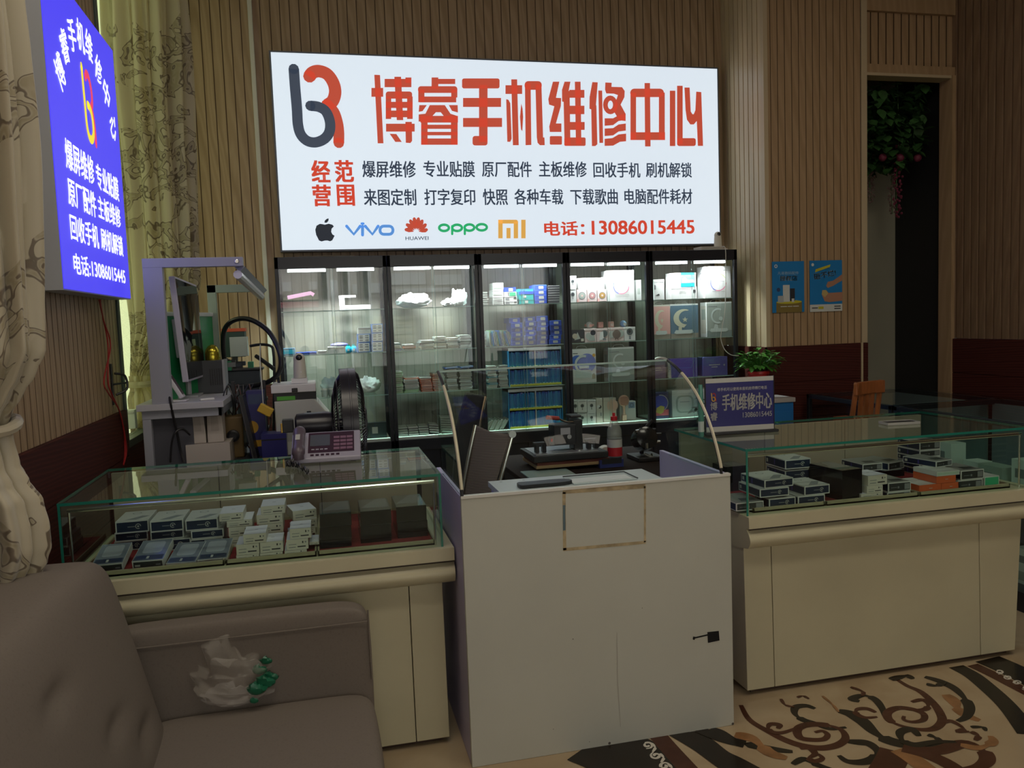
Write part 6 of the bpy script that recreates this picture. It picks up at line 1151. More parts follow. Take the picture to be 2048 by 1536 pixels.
for k in range(10): x = r.uniform(.0, .17); b.cbox((x, r.uniform(-.0, .03), zt-.085+r.uniform(.015, .05)), (r.uniform(.02, .05), .04, r.uniform(.02, .06)), (mat('gear blue grey', (.03, .04, .05)), BLACKP, INKG, mat('gear green', (.02, .22, .10), rough=.4))[k % 4], X=Matrix.Rotation(0, 4, 'Y'))
b.build('gear', t, bevel=.002)
zs = TZ+zt
o, _ = small('adapter_box', 'upright pale green-white box on the gear shelf inside the black hose loop', 'box', 461, 496, 674, 706, 5.06, .08, mat('box pale green', (.52, .60, .52), rough=.4), z=zs-.012)
HP = spl([at(*q) for q in ((449, 722, 4.98), (446, 690, 4.95), (449, 660, 4.9), (463, 643, 4.85), (487, 637, 4.8), (512, 644, 4.75), (538, 664, 4.7), (556, 696, 4.66), (562, 725, 4.64), (556, 748, 4.64), (538, 763, 4.66), (510, 771, 4.70), (480, 773, 4.8), (452, 771, 4.9))], 6)
b = MB(); b.tube(HP, .014, mat('hose black', (.012, .012, .014), rough=.3), 10); tag(b.build('rubber_hose', smooth=True), 'thick black rubber hose curling in a big loop before the wood wall', 'hose')
b = MB(); b.tube(spl([at(*q) for q in ((556, 755, 4.66), (561, 790, 4.60), (556, 812, 4.55), (546, 826, 4.52))], 5), .008, BLACKP, 8); b.tube(spl([at(*q) for q in ((500, 692, 4.9), (522, 689, 4.88), (541, 692, 4.85), (547, 705, 4.83), (549, 760, 4.80), (548, 800, 4.76), (547, 878, 4.70))], 5), .008, BLACKP, 8); b.tube(spl([at(*q) for q in ((512, 712, 4.85), (532, 726, 4.8), (548, 738, 4.75))], 4), .012, BLACKP, 8); tag(b.build('hose_arm', smooth=True), 'black bent arm and cables beside the hose loop, left of the cabinet', 'arm')
p = at(531, 820, 4.42); t = thing('power_plug', 'yellow plug block hanging from a cord left of the printer', 'plug', p); b = MB(); b.cbox((0, 0, 0), (.075, .04, .048), mat('plug yellow', (.60, .38, .03), rough=.4), X=Matrix.Rotation(.55, 4, 'Y')); b.build('body', t, bevel=.006); b = MB(); b.tube(spl([(-.01, 0, .02), (-.012, .02, .10), (-.02, .1, .25), (-.02, .2, .34)], 5), .003, LBL, 6); b.build('cord', t, smooth=True)
b = MB(); b.tube(spl([at(*q) for q in ((338, 785, 4.30), (341, 805, 4.25), (348, 840, 4.27), (355, 870, 4.28), (362, 905, 4.28), (367, 925, 4.26))], 5), .006, BLACKP, 8); b.tube(spl([at(*q) for q in ((380, 870, 4.3), (365, 858, 4.27), (350, 866, 4.25), (343, 890, 4.25), (341, 925, 4.25))], 5), .005, BLACKP, 8); tag(b.build('black_cable', smooth=True), 'black cables hanging in front of the bench legs on the left', 'cable')
# printer with top scanner, indoor camera on it
PYp = 4.45; zp = TZ+.001; x0, x1 = XP(552, PYp, 1.0), XP(661, PYp, 1.0)
t = thing('printer', 'off-white laser printer with black gap and green sheet, behind the black fan', 'printer', (x0, PYp, zp)); PW = mat('printer white', (.50, .52, .47), rough=.45)
def ph(py): return ZP(py, x0, PYp)-zp
W = x1-x0
b = MB(); b.prism([(0, 0), (W, 0), (W, ph(838)), (W*.72, ph(800)), (0, ph(803))], 'y', 0, .30, PW); b.build('body', t, bevel=.006, seg=3)
wt = XP(632, PYp, 1.2)-x0
b = MB(); b.box((0, 0, ph(802)), (wt, .28, ph(785)), BLACKP); b.build('gap', t); b = MB(); b.box((-.012, -.01, ph(787)), (wt, .28, ph(771)), WB); b.cbox((wt*.5, -.012, ph(782)), (.03, .006, .022), BLACKP); b.build('scanner_lid', t, bevel=.004)
b = MB(); b.box((.015, -.002, ph(802)), (wt*.5, .10, ph(794)), mat('sheet green', (.10, .42, .05), rough=.5)); b.build('green_sheet', t)
b = MB()
for k in range(9): b.box((W*.05+k*.006+.02, -.001, ph(885)), (W*.05+k*.006+.023, 0, ph(864)), INKG)
b.cbox((W*.62, -.002, ph(828)), (.022, .004, .010), BLACKP)
for k in range(5): b.box((W*(.74+.04*k), .05+.0*k, ph(806+k*6)-.001), (W*(.77+.04*k), .25, ph(806+k*6)+.003), INKG)
b.build('vent', t)
zl = ZP(771, x0, PYp)
o, zz = small('camera_carton', 'low white carton under the small camera on the printer lid', 'carton', 583, 615, 757, 770, PYp+.04, .10, WB, z=zl+.0015)
def camera(x, y, z, s, label):
    t = thing('indoor_camera', label, 'camera', (x, y, z)); b = MB(); b.lathe([(.030*s, 0), (.031*s, .004*s), (.029*s, .06*s), (.027*s, .085*s)], mat('camera shell', (.62, .60, .52), rough=.35), 24); b.build('body', t, smooth=True)
    b = MB(); b.sph((0, 0, .092*s), .028*s, mat('camera shell', (.62, .60, .52)), 20, 12); hd = b.build('head', t, smooth=True); b = MB(); b.sph((0, -.016*s, .096*s), .018*s, BLK, 16, 10, sc3=(1, .75, 1)); b.build('lens', hd, smooth=True); b = MB(); disc(b, (.006*s, .03*s), .003*s, WB, O=(0, -.0302*s, 0)); b.build('mark', t)
camera(XP(601, PYp+.08, 1.25), PYp+.08, zz+.001, 1.12, 'small white indoor camera with black round lens standing on the printer')
# black fan: motor drum along X, cage toward the right
FC = at(697, 848, 3.85); t = thing('electric_fan', 'large black electric fan seen from the side behind the left counter', 'fan', (FC.x, FC.y, 0)); r_ = .255
def FO(o): return o
b = MB(); X = Matrix.Translation((0, 0, FC.z)); cage = []
mx = XP(590, 3.85, FC.z)-FC.x
FB = mat('fan black', (.016, .015, .022), rough=.3)
b.lathe([(.004, mx), (.045, mx+.001), (.062, mx+.01), (.065, mx+.05), (.066, -.10), (.060, -.065), (.03, -.06)], FB, 28, X, ax='x'); b.build('motor_housing', t, smooth=True)
b = MB(); b.cbox((mx-.03, 0, FC.z+.01), (.05, .05, .06), BLACKP); b.cbox((mx-.058, 0, FC.z+.0), (.012, .012, .045), mat('brass', (.6, .38, .08), rough=.3, metal=.8)); b.build('rear_knob', t, bevel=.003)
prof = [(.06, -.075), (.13, -.070), (.20, -.052), (.24, -.025), (r_, .012), (.252, .035), (.23, .055), (.16, .072), (.07, .080)]
for k in range(84):
    a = 2*PI*k/84; ca, sa = math.cos(a), math.sin(a); b = MB() if k == 0 else b
    b.tube([(x, rr_*ca, FC.z+rr_*sa) for rr_, x in prof], .0017, FB, 4)
b.build('cage_wire', t, smooth=True)
b = MB()
for rr_, x, w_ in ((r_+.002, .010, .012), (.06, -.075, .004), (.07, .080, .005), (.16, -.064, .003), (.16, .072, .003), (.21, -.047, .003)): b.tube([(x, rr_*math.cos(2*PI*k/48), FC.z+rr_*math.sin(2*PI*k/48)) for k in range(48)], w_ if rr_ < .25 else .007, FB, 6, closed=True)
b.lathe([(r_+.001, -.030), (r_+.006, -.030), (r_+.006, .040), (r_+.001, .040)], FB, 48, X, ax='x'); b.build('cage_ring', t, smooth=True)
b = MB(); b.lathe([(.002, .045), (.030, .040), (.035, .0), (.03, -.05), (.02, -.05)], FB, 20, X, ax='x'); b.build('hub', t, smooth=True)
for q in range(5):
    a0 = 2*PI*q/5; b = MB()
    def bl(u, v, a0=a0): rr_ = .03+.195*v; a = a0+(u-.5)*(.9-.25*v)+.35*v; return (-.028+.055*u, rr_*math.cos(a), FC.z+rr_*math.sin(a))
    b.grid(8, 8, bl, mat('fan blade', (.02, .02, .028), rough=.3)); b.build('blade', t, smooth=True, solid=.002)
b = MB(); b.tube([(-.08, 0, FC.z-.04), (-.08, 0, .05)], .018, BLACKP, 12); b.build('pole', t, smooth=True); b = MB(); b.lathe([(.20, 0), (.19, .03), (.03, .05)], BLACKP, 32, X=Matrix.Translation((-.08, 0, 0))); b.build('base', t, smooth=True)
# ================================================================ behind the booth: table, heat press, bottle, chairs
PT = .765; b = MB(); b.box((.93, 3.62, PT-.025), (1.82, 4.55, PT), mat('table dark', (.018, .012, .010), rough=.9, spec=.15))
for x, y in ((.95, 3.64), (1.76, 3.64), (.95, 4.5), (1.76, 4.5)): b.box((x, y, 0), (x+.04, y+.04, PT-.025), DGREY)
tag(b.build('work_table', bevel=.003), 'dark work table behind the white booth under the heat press', 'table')
b = MB(); g = [atz(x, y, PT+.006) for x, y in ((1051, 934), (1102, 928), (1115, 955), (1075, 962))]; b.box((.96, 3.64, PT+.001), (1.20, 4.0, PT+.008), mat('glass plate', (.35, .48, .46), rough=.08)); tag(b.build('glass_plate', bevel=.001), 'glass plate lying at the left front of the heat press', 'plate')
HY = 4.08; p = at(1110, 930, HY); hx = at(1147, 900, HY).x
t = thing('heat_press', 'black swing-arm heat press with red handle grip behind the white booth', 'press', (hx, HY, PT+.009))
z = lambda py, px=1147: ZP(py, hx, HY)-PT-.009
xx = lambda px, py=900: XP(px, HY, at(px, py, HY).z)-hx
b = MB(); b.box((xx(1085), -.10, 0), (xx(1195), .16, .03), BLACKP); b.box((xx(1125), -.05, .03), (xx(1168), .05, z(925)), BLACKP); b.build('base', t, bevel=.006)
b = MB(); X = Matrix.Translation((0, 0, 0)); b.box((xx(1060), -.12, z(924)), (xx(1205), .17, z(918)), mat('silicone tan', (.30, .20, .10), rough=.6)); b.box((xx(1062), -.12, z(918)), (xx(1203), .17, z(912)), mat('pad maroon', (.14, .03, .02), rough=.6)); b.build('lower_plate', t, bevel=.002)
b = MB(); b.box((xx(1055), -.13, z(911)), (xx(1200), .17, z(899)), BLACKP); b.build('upper_plate', t, bevel=.003); b = MB(); b.box((xx(1062), -.10, z(899)), (xx(1185), .14, z(897.5)), mat('press silver', (.45, .46, .48), rough=.3, metal=.6)); b.build('cover_sheet', t)
for pxa in (1066, 1169):
    b = MB()
    for q in (0, 14): b.box((xx(pxa+q), -.06, z(897)), (xx(pxa+q+7), -.02, z(880)), BLACKP)
    b.box((xx(pxa-3), -.06, z(882)), (xx(pxa+20), -.02, z(877)), BLACKP); b.build('bracket', t, bevel=.003)
b = MB(); b.box((xx(1104), -.05, z(886)), (xx(1148), .06, z(846)), mat('press body', (.02, .02, .024), rough=.4)); b.build('control_box', t, bevel=.004)
b = MB(); yy = -.051; b.add([(xx(1117), yy, z(865)), (xx(1136), yy, z(865)), (xx(1136), yy, z(852)), (xx(1117), yy, z(852))], [(0, 1, 2, 3)], mat('press label', (.36, .36, .40), rough=.5)); disc(b, (xx(1134), z(870)), .012, mat('press dial', (.40, .41, .42), rough=.4), O=(0, yy, 0)); b.add([(xx(1098), yy+.01, z(878)), (xx(1102), yy+.01, z(878)), (xx(1102), yy+.01, z(872)), (xx(1098), yy+.01, z(872))], [(0, 1, 2, 3)], mat('switch red', (.4, .02, .02), rough=.4)); b.build('label', t)
b = MB(); b.box((xx(1144), -.04, z(912)), (xx(1162), .05, z(838)), BLACKP); b.box((xx(1138), -.045, z(834)), (xx(1160), .05, z(829)), BLACKP); b.build('column', t, bevel=.004); b = MB(); b.lathe([(.020, z(912)), (.020, z(896))], CHROME, 16, X=Matrix.Translation((xx(1152), -.05, 0))); b.build('piston', t, smooth=True)
b = MB(); b.tube(spl([(xx(1148), -.03, z(842)), (xx(1128), -.05, z(840)), (xx(1112), -.06, z(832))], 5), .005, CHROME, 8); b.build('lever', t, smooth=True); b = MB(); b.tube([(xx(1113), -.06, z(832)), (xx(1088), -.07, z(828))], .011, mat('grip red', (.35, .04, .03), rough=.5), 10); b.build('grip', t, smooth=True)
# bottle on a blue box, spool
BY_ = 4.0; bb0 = at(1230, 915, BY_); zb_ = bb0.z
b = MB(); x0, x1 = XP(1200, BY_-.06, zb_), XP(1247, BY_-.06, zb_); b.box((x0, BY_-.06, PT+.001), (x1, BY_+.08, zb_), mat('box royal', (.02, .03, .16), rough=.4)); b.box((x0+.01, BY_-.0605, PT+.02), (x1-.01, BY_-.06, PT+.05), BLACKP); tag(b.build('parts_box', bevel=.003), 'dark blue box under the red-capped bottle behind the booth', 'box')
t = thing('bottle', 'clear plastic bottle with red sports cap and white-red label behind the booth', 'bottle', (XP(1230, BY_, zb_), BY_, zb_+.001)); h = ZP(826, bb0.x, BY_)-zb_; rb_ = (XP(1244, BY_, zb_)-XP(1216, BY_, zb_))/2
b = MB(); b.lathe([(rb_*.85, 0), (rb_, .008), (rb_*.98, h*.25), (rb_, h*.45), (rb_*.96, h*.62), (rb_*.6, h*.78), (rb_*.38, h*.83)], mat('bottle plastic', (.42, .46, .42), rough=.08, alpha=.45, coat=.5), 28); b.build('body', t, smooth=True)
b = MB(); b.lathe([(rb_*1.01, .01), (rb_*1.01, h*.24)], mat('label red', (.45, .02, .03), rough=.4), 28); b.lathe([(rb_*1.015, h*.24), (rb_*1.015, h*.42)], mat('label white', (.50, .50, .48), rough=.4), 28); b.lathe([(rb_*1.02, h*.42), (rb_*1.02, h*.43)], INKD, 28); b.build('label_band', t, smooth=True)
b = MB(); b.lathe([(rb_*.45, h*.83), (rb_*.45, h*.92), (rb_*.2, h*.93), (rb_*.2, h)], mat('cap red', (.50, .02, .03), rough=.35), 20); b.build('cap', t, smooth=True)
b = MB(); p = at(1211, 905, 4.12); b.lathe([(.01, -.03), (.036, -.026), (.044, 0), (.036, .026), (.01, .03)], mat('spool white', (.55, .52, .46), rough=.5), 20, X=Matrix.Rotation(PI/2, 4, 'X')); tag(b.build('cable_spool', smooth=True, loc=(p.x, 4.14, PT+.045)), 'round off-white spool just left of the red-capped bottle', 'spool')
# microscope-like black machine with silver knobs
t = thing('microscope', 'black repair microscope with silver knobs at the right behind the booth', 'microscope', (XP(1290, 4.1, .85), 4.10, PT+.001)); 
b = MB(); b.cbox((0, 0, .012), (.15, .18, .024), BLACKP); b.build('base', t, bevel=.005); b = MB(); b.tube([(0, .05, .02), (0, .05, .19)], .012, BLACKP, 10); b.build('column', t, smooth=True)
b = MB(); b.lathe([(.02, -.05), (.062, -.045), (.066, 0), (.06, .04), (.03, .05)], BLK, 24, X=Matrix.Translation((-.01, -.02, .115)) @ Matrix.Rotation(PI/2-.3, 4, 'X')); b.build('body', t, smooth=True)
for k, (x, y, z_) in enumerate(((-.07, -.03, .16), (.06, 0, .16), (.085, .0, .09), (.0, -.05, .175), (-.02, -.07, .10), (.10, .02, .13))): b = MB(); b.tube([(x*.5, y, z_), (x, y-.01, z_)] if abs(x) > .03 else [(x, y, z_-.03), (x, y, z_)], .007 if k % 2 else .010, CHROME if k % 2 == 0 else BLACKP, 10); b.build('knob', t, smooth=True)
b = MB(); b.tube([(-.03, -.06, .04), (.01, -.075, .02), (.02, -.04, .03)], .006, CHROME, 8); b.tube([(.02, .03, .17), (.07, .06, .20)], .009, BLACKP, 8); b.build('arm', t, smooth=True)
# office chairs
def chair_base(t, h=.45):
    b = MB(); b.tube([(0, 0, .08), (0, 0, h-.03)], .025, CHROME, 12); b.build('gas_post', t, smooth=True)
    for k in range(5):
        a = 2*PI*k/5+.3; b = MB(); b.tube([(0, 0, .09), (.24*math.cos(a), .24*math.sin(a), .065)], .016, CHROME, 8); l = b.build('leg', t, smooth=True); b = MB(); b.lathe([(.022, -.01), (.022, .01)], BLACKP, 12, X=Matrix.Translation((.24*math.cos(a), .24*math.sin(a), .026)) @ Matrix.Rotation(PI/2, 4, 'X')); b.build('caster', l)
CY = 3.62; q = {k: at(x, y, Y) for k, x, y, Y in (('tl', 951, 850, 3.66), ('tr', 1024, 868, 3.54), ('bl', 932, 975, 3.62), ('br', 997, 962, 3.50))}
cx = (q['bl'].x+q['br'].x)/2+.02; t = thing('office_chair', 'office chair with ribbed brown-grey back and chrome rails behind the booth glass', 'chair', (cx, 3.82, 0)); OC = Vector((cx, 3.82, 0))
RIB = ramp_mat('ribbed mesh', [(0, (.05, .04, .036)), (.35, (.26, .22, .20)), (1, (.10, .085, .075))], 14, (.02, .02, 4), rough=.7, dist=0); 
b = MB(); nb = (q['tr']-q['tl']).cross(q['bl']-q['tl']).normalized()
ext = lambda a, c, k: a+(c-a)*k
bl2, br2 = ext(q['tl'], q['bl'], 1.9), ext(q['tr'], q['br'], 2.3)
def bk(u, v):
    top = q['tl'].lerp(q['tr'], u); bot = bl2.lerp(br2, u); p = top.lerp(bot, v); p = p+Vector((0, -.015*math.sin(PI*u)+.03*math.sin(PI*v), -.012*math.sin(PI*u)*(1-v)))-OC; return tuple(p)
b.grid(14, 60, bk, RIB); b.build('backrest', t, smooth=True, solid=.008)
b = MB(); b.tube(spl([q['tr']-OC+Vector((.004, 0, .004)), q['tr'].lerp(br2, .5)-OC+Vector((.012, .02, 0)), br2-OC], 6), .009, CHROME, 10); b.tube([q['tr']-OC+Vector((0, .012, 0)), q['tr']-OC+Vector((0, -.012, 0))], .017, CHROME, 14); b.build('rail', t, smooth=True); b = MB(); b.tube(spl([q['tl']-OC, q['tl'].lerp(bl2, .5)-OC+Vector((-.01, .02, 0)), bl2-OC], 6), .009, CHROME, 10); b.build('rail', t, smooth=True)
b = MB(); b.cbox((0, .05, .46), (.40, .40, .04), RIB); b.build('seat', t, bevel=.012); chair_base(t)
t = thing('office_chair', 'dark blue-black high-backed chair behind the ribbed office chair', 'chair', (.72, 4.28, 0)); OC = Vector((.72, 4.28, 0)); DB = mat('dark leather', (.022, .025, .030), rough=.85)
b = MB(); pts = [at(x, y, 4.18)-OC for x, y in ((934, 785), (971, 792), (960, 842), (950, 905), (938, 985), (905, 985), (914, 858))]; n = len(pts)
b.add([tuple(p) for p in pts]+[tuple(p+Vector((0, .06, 0))) for p in pts], [tuple(range(n)), tuple(range(2*n-1, n-1, -1))]+[((i+1) % n, i, n+i, n+(i+1) % n) for i in range(n)], DB); b.build('backrest', t, bevel=.01, seg=3)
b = MB(); b.tube(spl([at(971, 793, 4.16)-OC, at(963, 832, 4.14)-OC, at(956, 880, 4.14)-OC, at(950, 960, 4.14)-OC], 5), .008, CHROME, 8); b.build('rail', t, smooth=True); b = MB(); b.cbox((0, .05, .46), (.42, .42, .06), DB); b.build('seat', t, bevel=.015); chair_base(t)
# ================================================================ plants
def leaf(b, O, d, L, w_, m, droop=.25):
    d = Vector(d).normalized(); s = d.cross(Vector((0, 0, 1))); s = s.normalized() if s.length > .05 else Vector((1, 0, 0)); vs = []
    for i, (t_, k) in enumerate(((0, .05), (.25, .75), (.5, 1), (.78, .6), (1, .02))):
        c = Vector(O)+d*(L*t_)+Vector((0, 0, -droop*L*t_*t_)); up = Vector((0, 0, .12*w_*k)); vs += [tuple(c+s*w_*k/2+up), tuple(c), tuple(c-s*w_*k/2+up)]
    fs = []
    for i in range(4): fs += [(3*i, 3*i+1, 3*i+4, 3*i+3), (3*i+1, 3*i+2, 3*i+5, 3*i+4)]
    b.add(vs, fs, m)
LG = mat('leaf green', (.055, .20, .025), rough=.35, noise=.45, nscale=25); LD = mat('leaf dark', (.015, .05, .022), rough=.4, noise=.3, nscale=25)
def plant(t, spread, h, z0, n, m, seed, L=.06):
    r = random.Random(seed); b = MB(); s = MB()
    for k in range(n):
        a = r.uniform(0, 2*PI); q = r.random()**.6; tip = Vector((spread*q*math.cos(a)*.8, spread*q*math.sin(a)*.6, z0+h*(.25+.75*r.random())*(1-.35*q))); s.tube(spl([(0, 0, z0), (tip.x*.4, tip.y*.4, z0+(tip.z-z0)*.6), tip], 4), .0014, m, 4); leaf(b, tip, (math.cos(a+r.uniform(-.6, .6)), math.sin(a+r.uniform(-.6, .6)), r.uniform(-.4, .9)), L*r.uniform(.7, 1.25), L*.62, m)
    b.build('leaf', t, smooth=True)['kind'] = 'stuff'; s.build('stem', t, smooth=True)
BCX0, BCX1, BCY0, BCY1, BCZ = 2.62, 3.14, 4.93, 5.17, .95
b = MB(); b.box((BCX0, BCY0, BCZ-.03), (BCX1, BCY1, BCZ), mat('counter top grey', (.42, .40, .38), rough=.4)); BB = mat('storage blue', (.02, .16, .45), rough=.4)
t = thing('storage_cabinet', 'blue storage cabinet with pale grey top behind the notice, plant standing on it', 'cabinet', (0, 0, 0)); b.build('table_top', t, bevel=.003)
b = MB(); b.box((BCX0+.01, BCY0+.01, 0), (BCX1-.01, BCY1, BCZ-.03), BB); b.build('body', t, bevel=.004); b = MB(); b.box((BCX0+.03, BCY0+.004, .56), (BCX1-.03, BCY0+.01, .86), BB); b.build('drawer_front', t, bevel=.004); b = MB(); b.box((BCX0+.03, BCY0+.004, .10), (BCX1-.03, BCY0+.01, .54), BB); b.build('door', t, bevel=.004)
px_ = XP(1517, 5.04, 1.05); t = thing('potted_plant', 'leafy green plant in a red pot on the blue storage cabinet', 'plant', (px_, 5.04, BCZ+.001)); zr = ZP(742, px_, 5.04)-BCZ
b = MB(); b.lathe([(.045, 0), (.05, .01), (.072, zr-.02), (.078, zr-.018), (.078, zr), (.068, zr), (.066, zr-.02)], mat('pot red', (.35, .015, .015), rough=.35), 24); b.build('pot', t, smooth=True); plant(t, .17, ZP(690, px_, 5.04)-BCZ-zr, zr-.01, 170, LG, 3, .058)
px_ = 1.77; t = thing('potted_plant', 'dark leafy plant in a small dark pot behind the curved glass, on the right counter', 'plant', (px_, 3.40, GT+.001))
b = MB(); b.lathe([(.03, 0), (.04, .045), (.036, .045)], BLACKP, 18); b.build('pot', t, smooth=True); plant(t, .115, .125, .03, 60, LD, 6, .07)
t = thing('glass_tube', 'slim green-tinted glass tube standing left of the blue notice', 'tube', (XP(1402, 3.22, 1.1), 3.22, GT+.001)); b = MB(); hh = ZP(762, 1.9, 3.22)-GT; b.lathe([(.010, 0), (.012, .01), (.012, hh*.6), (.009, hh)], mat('tube green', (.10, .32, .25), rough=.12, coat=.5), 14); b.build('body', t, smooth=True); b = MB(); b.lathe([(.0125, hh*.1), (.0125, hh*.3)], WB, 14); b.build('label', t, smooth=True)
# ================================================================ right side: black glass displays, wooden chair
DX0, DX1, DZ = 3.335, 4.12, .955
def display(y0, y1, label, seed):
    t = thing('display_case', label, 'display case', (DX0, y0, 0)); 
    def O_(o): o.location = (-DX0, -y0, 0); return o
    b = MB(); e = .028
    b.box((DX0, y0, .0), (DX1, y1, .10), BLACKM)
    for z0, z1 in ((DZ-.035, DZ-.008), (.50, .53)):
        b.box((DX0, y0, z0), (DX0+e, y1, z1), BLACKM); b.box((DX1-e, y0, z0), (DX1, y1, z1), BLACKM); b.box((DX0, y0, z0), (DX1, y0+e, z1), BLACKM); b.box((DX0, y1-e, z0), (DX1, y1, z1), BLACKM)
    for x in (DX0, DX1-e):
        for y in (y0, y1-e): b.box((x, y, .1), (x+e, y+e, DZ-.01), BLACKM)
    O_(b.build('frame', t, bevel=.002))
    b = MB(); b.box((DX0, y0, DZ-.008), (DX1, y1, DZ), GLT); O_(b.build('glass_top', t)); b = MB(); b.box((DX0+.004, y0+e, .1), (DX0+.009, y1-e, DZ-.035), GLT); O_(b.build('front_glass', t)); b = MB(); b.box((DX0+e, y0+.004, .1), (DX1-e, y0+.009, DZ-.035), GLT); O_(b.build('side_glass', t))
    b = MB(); b.box((DX0+.01, y0+.01, .50), (DX1-.01, y1-.01, .506), mat('display shelf', (.30, .36, .36), rough=.3)); O_(b.build('shelf', t)); b = MB(); b.box((DX0+.7, y0+.01, .1), (DX0+.71, y1-.01, DZ-.03), mat('display back', (.18, .20, .22), rough=.5)); O_(b.build('back_board', t))
    r = random.Random(seed); y = y0+.06; k = 0; cols = [WB, BL, SAGE, INKD, WB, SLATE, PURP, ORG]
    nm = {WB: 'white', BL: 'blue', SAGE: 'grey-green', INKD: 'black', SLATE: 'slate', PURP: 'purple', ORG: 'orange'}
    while y < y1-.2:
        for z, mx in ((.507, .30), (.101, .28)):
            w_, hh = r.uniform(.09, .16), r.uniform(.10, mx); m = cols[r.randint(0, 7)]; b = MB(); b.box((0, 0, 0), (.10, w_, hh), m); art_on(b, [('r', .1, .1, .9, .35, LBL), ('r', .15, .6, .6, .8, INKG)], (0, w_, 0), (0, -1, 0), (0, 0, 1), w_, hh)
            tag(b.build('goods_carton', loc=(DX0+.08+r.uniform(0, .05), y, z)), f'{nm[m]} carton on the {"upper" if z > .3 else "lower"} shelf of the {seed} display case', 'carton', f'{nm[m]} cartons {"above" if z > .3 else "below"} in the {"far" if y0 > 4 else "near"} display case')
        y += .19
display(4.22, 5.10, 'black-framed glass display case by the pillar, beyond the wooden chair', 'far'); display(3.05, 4.20, 'black-framed glass display case along the right wall, nearest the camera', 'near')
p = at(1760, 800, 4.05); t = thing('wooden_chair', 'orange-brown wooden chair with slatted back behind the right counter', 'chair', (3.13, 4.03, 0), .30); CW = mat('chair wood', (.26, .085, .025), rough=.35, noise=.25, nscale=10, stretch=(3, 3, .5)); zt = ZP(764, 3.12, 4.05)
for sx in (-1, 1):
    b = MB(); b.tube([(sx*.12, .17, 0), (sx*.12, .17, .45), (sx*.115, .13, .85), (sx*.11, .09, zt)], [.018, .018, .016, .015], CW, 8); b.build('rear_leg', t, smooth=True); b = MB(); b.tube([(sx*.12, -.14, 0), (sx*.12, -.14, .44)], .018, CW, 8); b.build('leg', t, smooth=True)
b = MB(); b.cbox((0, .01, .45), (.28, .34, .03), CW); b.build('seat', t, bevel=.008); b = MB(); b.prism([(-.13, .075), (-.06, .095), (.06, .095), (.13, .075), (.13, .100), (.06, .120), (-.06, .120), (-.13, .100)], 'z', zt-.075, zt, CW); b.build('top_rail', t, bevel=.006, seg=3)
for x in (-.05, 0, .05): b = MB(); b.add([(x-.016, .118, .80), (x+.016, .118, .80), (x+.016, .13, .80), (x-.016, .13, .80), (x-.016, .100, zt-.06), (x+.016, .100, zt-.06), (x+.016, .112, zt-.06), (x-.016, .112, zt-.06)], [(0, 3, 2, 1), (4, 5, 6, 7), (0, 1, 5, 4), (1, 2, 6, 5), (2, 3, 7, 6), (3, 0, 4, 7)], CW); b.build('slat', t)
b = MB(); b.tube([(-.12, .14, .80), (.12, .14, .80)], .012, CW, 8); b.build('lower_rail', t, smooth=True)
# ================================================================ posters
PB_ = mat('poster blue', (.012, .20, .50), rough=.45); PW_ = mat('poster white', (.62, .64, .60), rough=.5); PYL = mat('poster yellow', (.55, .50, .03), rough=.5); PBR = mat('poster ochre', (.22, .16, .04), rough=.5); PSK = mat('poster skin', (.42, .21, .13), rough=.5)
YP = PY-.008
def poster(x0, y0, x1, y1, label):
    a, c = at(x0, y1, YP), at(x1, y0, YP); t = thing('poster', label, 'poster', (a.x, YP, a.z)); W, H = c.x-a.x, c.z-a.z; b = MB(); b.box((0, 0, 0), (W, .002, H), PB_); b.build('sheet', t); return t, W, H
t, W, H = poster(1545, 522, 1608, 626, 'blue poster with white characters and gadgets on yellow podium, left of two')
b = MB(); art_on(b, [('d', .12, .91, .035, PW_), ('d', .12, .91, .018, PB_), ('p', [(.12, 0), (.92, 0), (.92, .21), (.12, .2)], PBR), ('p', [(.52+.40*math.cos(2*PI*k/20), .205+.035*math.sin(2*PI*k/20)) for k in range(20)], PYL), ('r', .33, .21, .54, .54, PW_), ('r', .17, .2, .35, .33, mat('poster grey', (.42, .45, .45), rough=.5)), ('r', .55, .22, .70, .47, INKD), ('p', [(.6, .2), (.6, .27), (.68, .27), (.68, .2)], PW_), ('d', .19, .45, .04, mat('poster navy', (.03, .06, .15), rough=.5)), ('r', .25, .11, .45, .125, PW_), ('r', .47, .11, .62, .125, PW_), ('r', .64, .11, .82, .125, PW_)], (0, 0, 0), (1, 0, 0), (0, 0, 1), W, H)
OO = (0, -.0012, 0); put_text(b, '凡哥数码配件', OO, UX, VZ, W*.17, H*.74, W*.83, H*.80, mat('poster pale', (.35, .50, .60), rough=.5)); b.build('print', t); b = MB(); put_text(b, '授权店', OO, UX, VZ, W*.24, H*.62, W*.78, H*.72, PW_, .03); b.build('print', t)
t, W, H = poster(1620, 520, 1684, 624, 'blue poster with two hands and slanted words over a white strip, right of two')
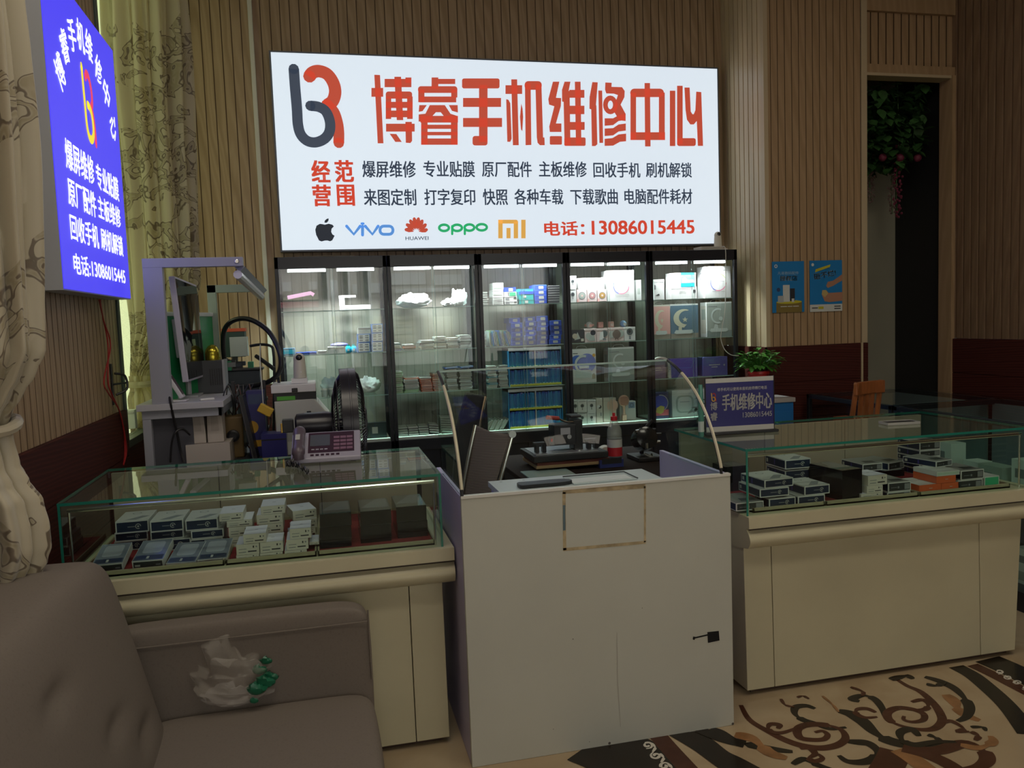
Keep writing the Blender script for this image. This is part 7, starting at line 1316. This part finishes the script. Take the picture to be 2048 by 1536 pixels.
b = MB(); art_on(b, [('r', 0, 0, 1, .14, PW_), ('r', .26, .05, .42, .10, PYL), ('r', .06, .065, .24, .085, INKD), ('r', .75, .04, .95, .06, INKD), ('r', .75, .085, .95, .105, INKD), ('d', .09, .92, .03, PW_), ('p', [(.16, .77), (.62, .87), (.64, .92), (.18, .83)], PYL), ('p', [(1, .72), (1, .60), (.72, .50), (.55, .46), (.50, .50), (.55, .58), (.72, .60)], PSK), ('p', [(1, .37), (1, .20), (.60, .18), (.45, .20), (.36, .34), (.40, .41), (.52, .40), (.58, .36)], PSK), ('p', [(.36, .34), (.38, .42), (.5, .42), (.56, .35), (.46, .28)], mat('poster tan', (.50, .38, .15), rough=.5))], (0, 0, 0), (1, 0, 0), (0, 0, 1), W, H)
put_text(b, '凡哥手机壳', OO, UX, VZ, W*.20, H*.80, W*.60, H*.87, INKD, 0, .16); b.build('print', t); b = MB(); put_text(b, '砸不烂!', OO, UX, VZ, W*.12, H*.66, W*.80, H*.78, PW_, .02, .16); b.build('print', t)
# ================================================================ things on the cabinet tops, cable
pz = CT+.001; x0, x1 = XP(1402, 5.45, pz), XP(1455, 5.45, pz)
for i in range(2):
    b = MB(); b.box((x0+.0*i, 5.45, 0), (x1-.03*i, 5.57, .013), WBW); b.box((x0+.01, 5.4495, .003), (x1-.06, 5.45, .010), LBL); tag(b.build('flat_carton', loc=(0, 0, pz+i*.0145)), f'{["lower", "upper"][i]} flat pale carton under the camera on top of the rightmost cabinet', 'carton')
camera(XP(1437, 5.50, 2.06), 5.51, pz+.029, .92, 'small white indoor camera on top of the rightmost cabinet')
b = MB(); b.box((XP(598, 5.5, 2.0), 5.45, 0), (XP(705, 5.5, 2.0), 5.65, .010), mat('cardboard', (.24, .20, .14), rough=.8)); b.box((XP(600, 5.5, 2.0), 5.449, .002), (XP(700, 5.5, 2.0), 5.45, .008), mat('cardboard dark', (.12, .10, .07), rough=.8)); tag(b.build('cardboard_sheet', loc=(0, 0, CT+.001)), 'flat brown cardboard lying on top of the leftmost cabinet', 'cardboard')
b = MB(); b.tube(spl([at(*q) for q in ((1444, 493, 5.45), (1451, 500, 5.385), (1451, 560, 5.385), (1450, 620, 5.385), (1443, 660, 5.385), (1442, 680, 5.385), (1450, 700, 5.385), (1463, 710, 5.38), (1478, 711, 5.37))], 6), .0028, mat('cable white', (.60, .60, .56), rough=.4), 6); tag(b.build('white_cable', smooth=True), 'thin white cable running down the front of the rightmost cabinet', 'cable')
# ================================================================ artificial vines in the doorway
LV = mat('vine leaf', (.035, .11, .025), rough=.6, noise=.5, nscale=12); LP = mat('vine petal', (.16, .02, .05), rough=.6); LW = mat('vine faded', (.22, .15, .13), rough=.7)
r = random.Random(12)
for k in range(11):
    vx = PX1+.13+k*(RX-PX1-.24)/10; L_ = (.50, .95, .52, .48, .60, .85, 1.0, .95, .55, .50, .52)[k]; vy = PY+.22+.12*(k % 3)
    t = thing('artificial_vine', f'artificial ivy garland, {"left end" if k == 0 else "right end" if k == 10 else ORDN[k]+" from left" if k < 6 else ["fifth", "fourth", "third", "second"][k-6]+" from right"}, hanging in the doorway top', 'vine', (vx, vy, LZ-.01), group='ivy garlands hanging in the doorway')
    b = MB(); zz_ = 0
    while zz_ < min(L_, .62): leaf(b, (r.uniform(-.05, .05), r.uniform(-.05, .04), -zz_), (r.uniform(-1, 1), r.uniform(-1, .1), r.uniform(-.9, .1)), r.uniform(.07, .11), .075, LV, .1); zz_ += .009
    b.build('leaf', t, smooth=True)['kind'] = 'stuff'; b = MB(); b.tube(spl([(0, 0, 0), (.01, 0, -L_*.4), (-.01, 0, -L_*.75), (0, 0, -L_)], 4), .003, LV, 5)
    if L_ > .7:
        for q in range(60): z_ = -.45-(L_-.45)*q/60; b.sph((r.uniform(-.03, .03), r.uniform(-.02, .02), z_), .010, LW if k % 2 else LP, 6, 4)
    b.build('stem', t, smooth=True)
    if k in (3, 5, 6, 9): b = MB(); b.sph((0, -.03, -.55), .03, LP if k != 5 else LW, 10, 6); b.build('flower', t, smooth=True)
